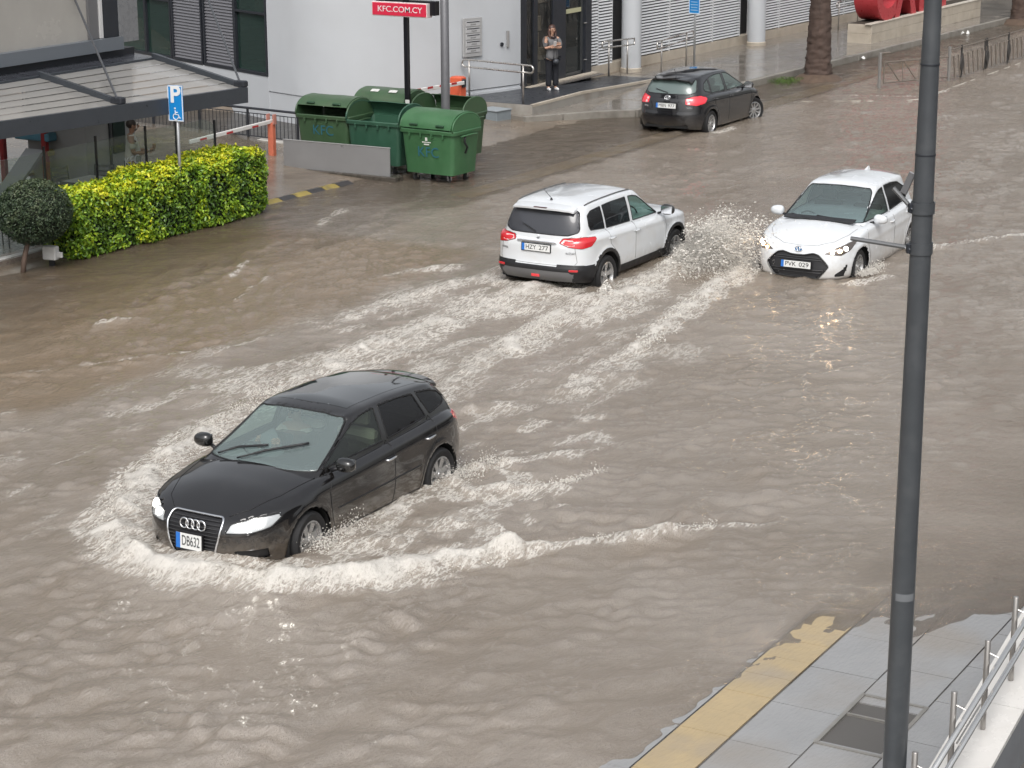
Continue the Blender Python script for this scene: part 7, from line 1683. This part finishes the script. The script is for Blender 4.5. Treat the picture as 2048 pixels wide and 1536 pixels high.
def ell(name, c, r, m, parent, seg=18, power=1.0, cut=None):
    V, F = [], []; nv = 12
    for j in range(nv + 1):
        ph = math.pi * j / nv
        for i in range(seg):
            th = 2 * math.pi * i / seg; V.append((c[0] + r[0] * math.sin(ph) * math.cos(th), c[1] + r[1] * math.sin(ph) * math.sin(th), c[2] + r[2] * math.cos(ph)))
    for j in range(nv):
        for i in range(seg): F.append((j * seg + i, j * seg + (i + 1) % seg, (j + 1) * seg + (i + 1) % seg, (j + 1) * seg + i))
    mb = MB(); mb.add(V, F); return mb.build(name, m, parent, smooth=True)
def hand(parent, wrist, fwd, palm_n, m, curl=.8, side=1):
    w = Vector(wrist); f = Vector(fwd).normalized(); n = Vector(palm_n); n = (n - f * n.dot(f)).normalized(); s = f.cross(n) * side
    segs = [[(tuple(w - f * .02), .024), (tuple(w + f * .035), .028), (tuple(w + f * .075), .028)]]
    hob = []
    V, E, Rr = chain(*segs); o = skin_mesh('hand', V, E, Rr, m, parent, 1)
    for k, (off, ln) in enumerate(((-.028, .068), (-.010, .078), (.010, .074), (.028, .058))):
        b = w + f * .078 + s * off; p1 = b + (f * math.cos(curl * .5) + n * math.sin(curl * .5)) * ln * .5; p2 = p1 + (f * math.cos(curl * 1.3) + n * math.sin(curl * 1.3)) * ln * .32; p3 = p2 + (f * math.cos(curl * 1.9) + n * math.sin(curl * 1.9)) * ln * .25
        V, E, Rr = chain([(tuple(b - f * .02), .0095), (tuple(p1), .009), (tuple(p2), .008), (tuple(p3), .0065)]); skin_mesh('finger', V, E, Rr, m, o, 1)
    b = w + f * .03 - s * .028; p1 = b - s * .028 + f * .026 + n * .012; p2 = p1 + f * .030 + n * .016
    V, E, Rr = chain([(tuple(b), .012), (tuple(p1), .011), (tuple(p2), .008)]); skin_mesh('thumb', V, E, Rr, m, o, 1)
    return o
def face(p, hc, m_skin, m_hair, sc=1.0, fx=1):
    """features on a head centred at hc that looks along +x"""
    x, y, z = hc
    for s in (1, -1):
        ell('eye', (x + .082 * sc, y + s * .032, z + .005), (.012, .016, .009), mat('eye_dark', (.02, .015, .012), .3), p, 10)
        ell('eyebrow', (x + .086 * sc, y + s * .032, z + .026), (.010, .021, .005), m_hair, p, 8)
        ell('ear', (x - .005, y + s * .078 * sc, z - .005), (.022, .010, .032), m_skin, p, 10)
    ell('nose', (x + .098 * sc, y, z - .018), (.022, .013, .024), m_skin, p, 10); ell('mouth', (x + .084 * sc, y, z - .055), (.012, .024, .007), mat('lips', (.30, .10, .09), .5), p, 10)
M_skin = mat('skin', (.46, .27, .19), .5, var=.05); M_skin2 = mat('skin_tanned', (.30, .165, .11), .5, var=.05)
# --- woman with crossed arms in the doorway
def woman():
    p = thing('person', 'person with long brown hair in grey cardigan and black trousers, arms folded at the doorway', 'person', (47.5, 26.2, .578), R(-128))
    hair = mat('brown_hair', (.055, .025, .018), .45, var=.2, vscale=20)
    hip = .86
    body = [[((0, 0, .90), .13), ((.0, 0, 1.06), .115), ((.01, 0, 1.22), .125), ((0, 0, 1.34), .10), ((.01, 0, 1.42), .048), ((.02, 0, 1.48), .048), ((.02, 0, 1.56), .080), ((.015, 0, 1.62), .075)]]
    for s in (1, -1):
        body.append([((0, 0, .90), .13), ((0, s * .09, .84), .095), ((.01, s * .095, .48), .06), ((-.01, s * .10, .10), .04), ((.04, s * .105, .04), .04), ((.13, s * .115, .03), .03)])
        sh_ = (0, s * .165, 1.345); el_ = (.06, s * .215, 1.10); wr = (.245, s * -.02, 1.135 + .05 * (s < 0))
        body.append([((0, 0, 1.34), .10), (sh_, .052), (el_, .042), ((.16, s * .10, 1.11 + .03 * (s < 0)), .036), (wr, .028)])
    V, E, Rr = chain(*body); b = skin_mesh('body', V, E, Rr, M_skin, p)
    hand(p, (.245, -.02, 1.135), (.35, -.9, .15), (-1, -.2, 0), M_skin, .9, 1); hand(p, (.245, .02, 1.185), (.75, .45, .35), (-.4, .6, .2), M_skin, 1.0, -1)
    face(p, (.028, 0, 1.565), M_skin, hair)
    grey = mat('grey_cardigan', (.15, .15, .155), .85, var=.12, vscale=12)
    tr = [[((0, 0, .76), .185), ((0, 0, .92), .172), ((0, 0, 1.08), .140), ((.01, 0, 1.22), .150), ((0, 0, 1.34), .115), ((0, 0, 1.385), .070)]]
    for s in (1, -1): tr.append([((0, 0, 1.34), .115), ((0, s * .150, 1.350), .092), ((.03, s * .205, 1.22), .072), ((.055, s * .215, 1.11), .062)])
    V, E, Rr = chain(*tr); skin_mesh('cardigan', V, E, Rr, grey, p)
    tk = []
    for s in (1, -1): tk.append([((0, 0, .88), .150), ((.0, s * .09, .78), .112), ((.01, s * .097, .46), .085), ((0, s * .10, .10), .088)])
    V, E, Rr = chain(*tk); skin_mesh('trousers', V, E, Rr, mat('black_trousers', (.010, .011, .016), .8), p)
    for s in (1, -1): V, E, Rr = chain([((-.04, s * .10, .045), .044), ((.06, s * .108, .045), .046), ((.16, s * .118, .035), .034)]); skin_mesh('shoe', V, E, Rr, mat('white_shoe', (.62, .62, .62), .5), p)
    ell('hair', (-.018, 0, 1.585), (.095, .098, .112), hair, p)
    for s in (1, -1): V, E, Rr = chain([((-.01, s * .075, 1.60), .035), ((.0, s * .092, 1.50), .034), ((.03, s * .085, 1.40), .036), ((.07, s * .05, 1.30), .026)]); skin_mesh('hair_lock', V, E, Rr, hair, p)
    V, E, Rr = chain([((-.06, 0, 1.58), .07), ((-.075, 0, 1.46), .075), ((-.08, 0, 1.34), .05)]); skin_mesh('hair_back', V, E, Rr, hair, p)
    V, E, Rr = chain([((.06, .06, 1.40), .034), ((.10, .0, 1.34), .034), ((.06, -.06, 1.40), .034)]); skin_mesh('scarf', V, E, Rr, mat('dark_scarf', (.018, .010, .012), .8), p)
    return p
woman()
bag = thing('handbag', 'dark grey handbag hanging from the folded arms of the person at the doorway', 'handbag', (47.5, 26.2, .578), R(-128))
V, E, Rr = chain([((.20, -.04, .72), .075), ((.21, .02, .80), .085), ((.21, .08, .72), .075)]); skin_mesh('bag_body', V, E, Rr, mat('bag_grey', (.05, .055, .065), .5, var=.15), bag)
for y in (-.05, .06): MB().tube([(.21, y, .82), (.205, y * .7, .98), (.175, y * .4, 1.085)], .010, 6).build('strap', mat('bag_strap', (.02, .02, .024), .5), bag, smooth=True)
ph = MB(); ph.box((.33, -.06, 1.235), (.012, .075, .13), rz=R(-20), ry=R(25), bev=.006); pho = ph.build('phone', mat('phone_pale', (.62, .58, .56), .3)); pho.location = (47.5, 26.2, .578); pho.rotation_euler = (0, 0, R(-128)); tag(pho, 'pale phone held in the hand of the person at the doorway', 'phone')
# --- man on the terrace
def man():
    p = thing('person', 'person with short dark hair in a white T-shirt standing behind the hedge', 'person', (30.62, 26.02, .29), R(-47))
    hair = mat('short_dark_hair', (.025, .018, .015), .6)
    body = [[((0, 0, .92), .14), ((.02, 0, 1.08), .145), ((.01, 0, 1.26), .145), ((-.01, 0, 1.38), .115), ((.0, 0, 1.46), .058), ((.02, 0, 1.52), .058), ((.03, 0, 1.60), .088), ((.02, 0, 1.66), .082)]]
    for s in (1, -1):
        body.append([((0, 0, .92), .14), ((0, s * .10, .86), .10), ((.01, s * .105, .48), .065), ((-.01, s * .11, .10), .045), ((.05, s * .115, .04), .045), ((.15, s * .13, .03), .034)])
        wr = (.34, s * .10, 1.14) if s < 0 else (.30, s * .08, 1.10)
        body.append([((-.01, 0, 1.38), .115), ((-.02, s * .19, 1.385), .064), ((.02, s * .245, 1.10), .050), ((.19, s * .17, 1.10), .043), (wr, .032)])
    V, E, Rr = chain(*body); skin_mesh('body', V, E, Rr, M_skin2, p)
    hand(p, (.34, -.10, 1.14), (.8, .25, .4), (-.1, 1, .1), M_skin2, 1.1, 1); hand(p, (.30, .08, 1.10), (.8, -.35, .2), (-.1, -1, .1), M_skin2, 1.1, -1)
    face(p, (.035, 0, 1.605), M_skin2, hair, 1.08)
    sh_ = [[((0, 0, .86), .165), ((.02, 0, .98), .168), ((.02, 0, 1.10), .165), ((.01, 0, 1.26), .165), ((-.01, 0, 1.38), .130), ((-.005, 0, 1.435), .078)]]
    for s in (1, -1): sh_.append([((-.01, 0, 1.38), .130), ((-.02, s * .175, 1.39), .105), ((.0, s * .225, 1.27), .085), ((.01, s * .24, 1.17), .078)])
    V, E, Rr = chain(*sh_); skin_mesh('t_shirt', V, E, Rr, mat('white_shirt', (.58, .55, .52), .85, var=.06, vscale=9), p)
    tk = []
    for s in (1, -1): tk.append([((0, 0, .90), .152), ((.0, s * .10, .80), .118), ((.01, s * .107, .46), .085), ((0, s * .11, .10), .075)])
    V, E, Rr = chain(*tk); skin_mesh('trousers', V, E, Rr, mat('dark_jeans', (.02, .024, .035), .8), p)
    for s in (1, -1): V, E, Rr = chain([((-.05, s * .11, .05), .048), ((.07, s * .118, .05), .05), ((.18, s * .13, .04), .038)]); skin_mesh('shoe', V, E, Rr, mat('dark_shoe', (.03, .03, .03), .5), p)
    ell('hair', (.005, 0, 1.635), (.098, .094, .092), hair, p); ell('beard', (.075, 0, 1.535), (.038, .052, .035), mat('grey_beard', (.16, .13, .11), .8), p)
    ell('watch', (.31, -.115, 1.135), (.014, .038, .034), mat('watch_white', (.7, .7, .7), .3), p, 12)
    return p
man()
cup = MB(); cup.lathe([(0, 0), (.028, 0), (.034, .10), (.034, .105), (0, .105)], (0, 0, 0), 14); cu_ = cup.build('cup', mat('cup_tan', (.42, .28, .18), .6), auto=R(40)); cu_.location = (30.62 + .42 * math.cos(R(-47)), 26.02 + .42 * math.sin(R(-47)), 1.43); tag(cu_, 'small tan cup held by the person on the terrace', 'cup')
# driver of the black hatchback
def driver():
    p = thing('person', 'person in pale top at the wheel of the black hatchback', 'person', (18.19, 13.07, 0), R(179.8))
    y0 = -.36; body = [[((-.10, y0, .60), .13), ((-.17, y0, .80), .13), ((-.22, y0, 1.00), .12), ((-.21, y0, 1.07), .055), ((-.17, y0, 1.18), .085), ((-.17, y0, 1.24), .075)]]
    for s in (1, -1): body.append([((-.22, y0, 1.00), .12), ((-.20, y0 + s * .18, .98), .055), ((.02, y0 + s * .21, .80), .045), ((.32, y0 + s * .14, .92), .034)]); body.append([((-.10, y0, .60), .13), ((.10, y0 + s * .09, .60), .09), ((.42, y0 + s * .11, .62), .07), ((.62, y0 + s * .10, .38), .05)])
    V, E, Rr = chain(*body); skin_mesh('body', V, E, Rr, M_skin, p)
    for s in (1, -1): hand(p, (.32, y0 + s * .14, .92), (.7, 0, .7), (0, -s, 0), M_skin, 1.0, s)
    hr = mat('short_dark_hair', (.025, .018, .015), .6); face(p, (-.16, y0, 1.19), M_skin, hr)
    t_ = [[((-.10, y0, .60), .15), ((-.17, y0, .80), .15), ((-.22, y0, 1.00), .13)]]
    for s in (1, -1): t_.append([((-.22, y0, 1.00), .13), ((-.20, y0 + s * .18, .98), .07), ((-.05, y0 + s * .20, .86), .062)])
    V, E, Rr = chain(*t_); skin_mesh('top', V, E, Rr, mat('pale_top', (.50, .42, .34), .8), p); ell('hair', (-.19, y0, 1.225), (.095, .09, .085), hr, p)
driver()
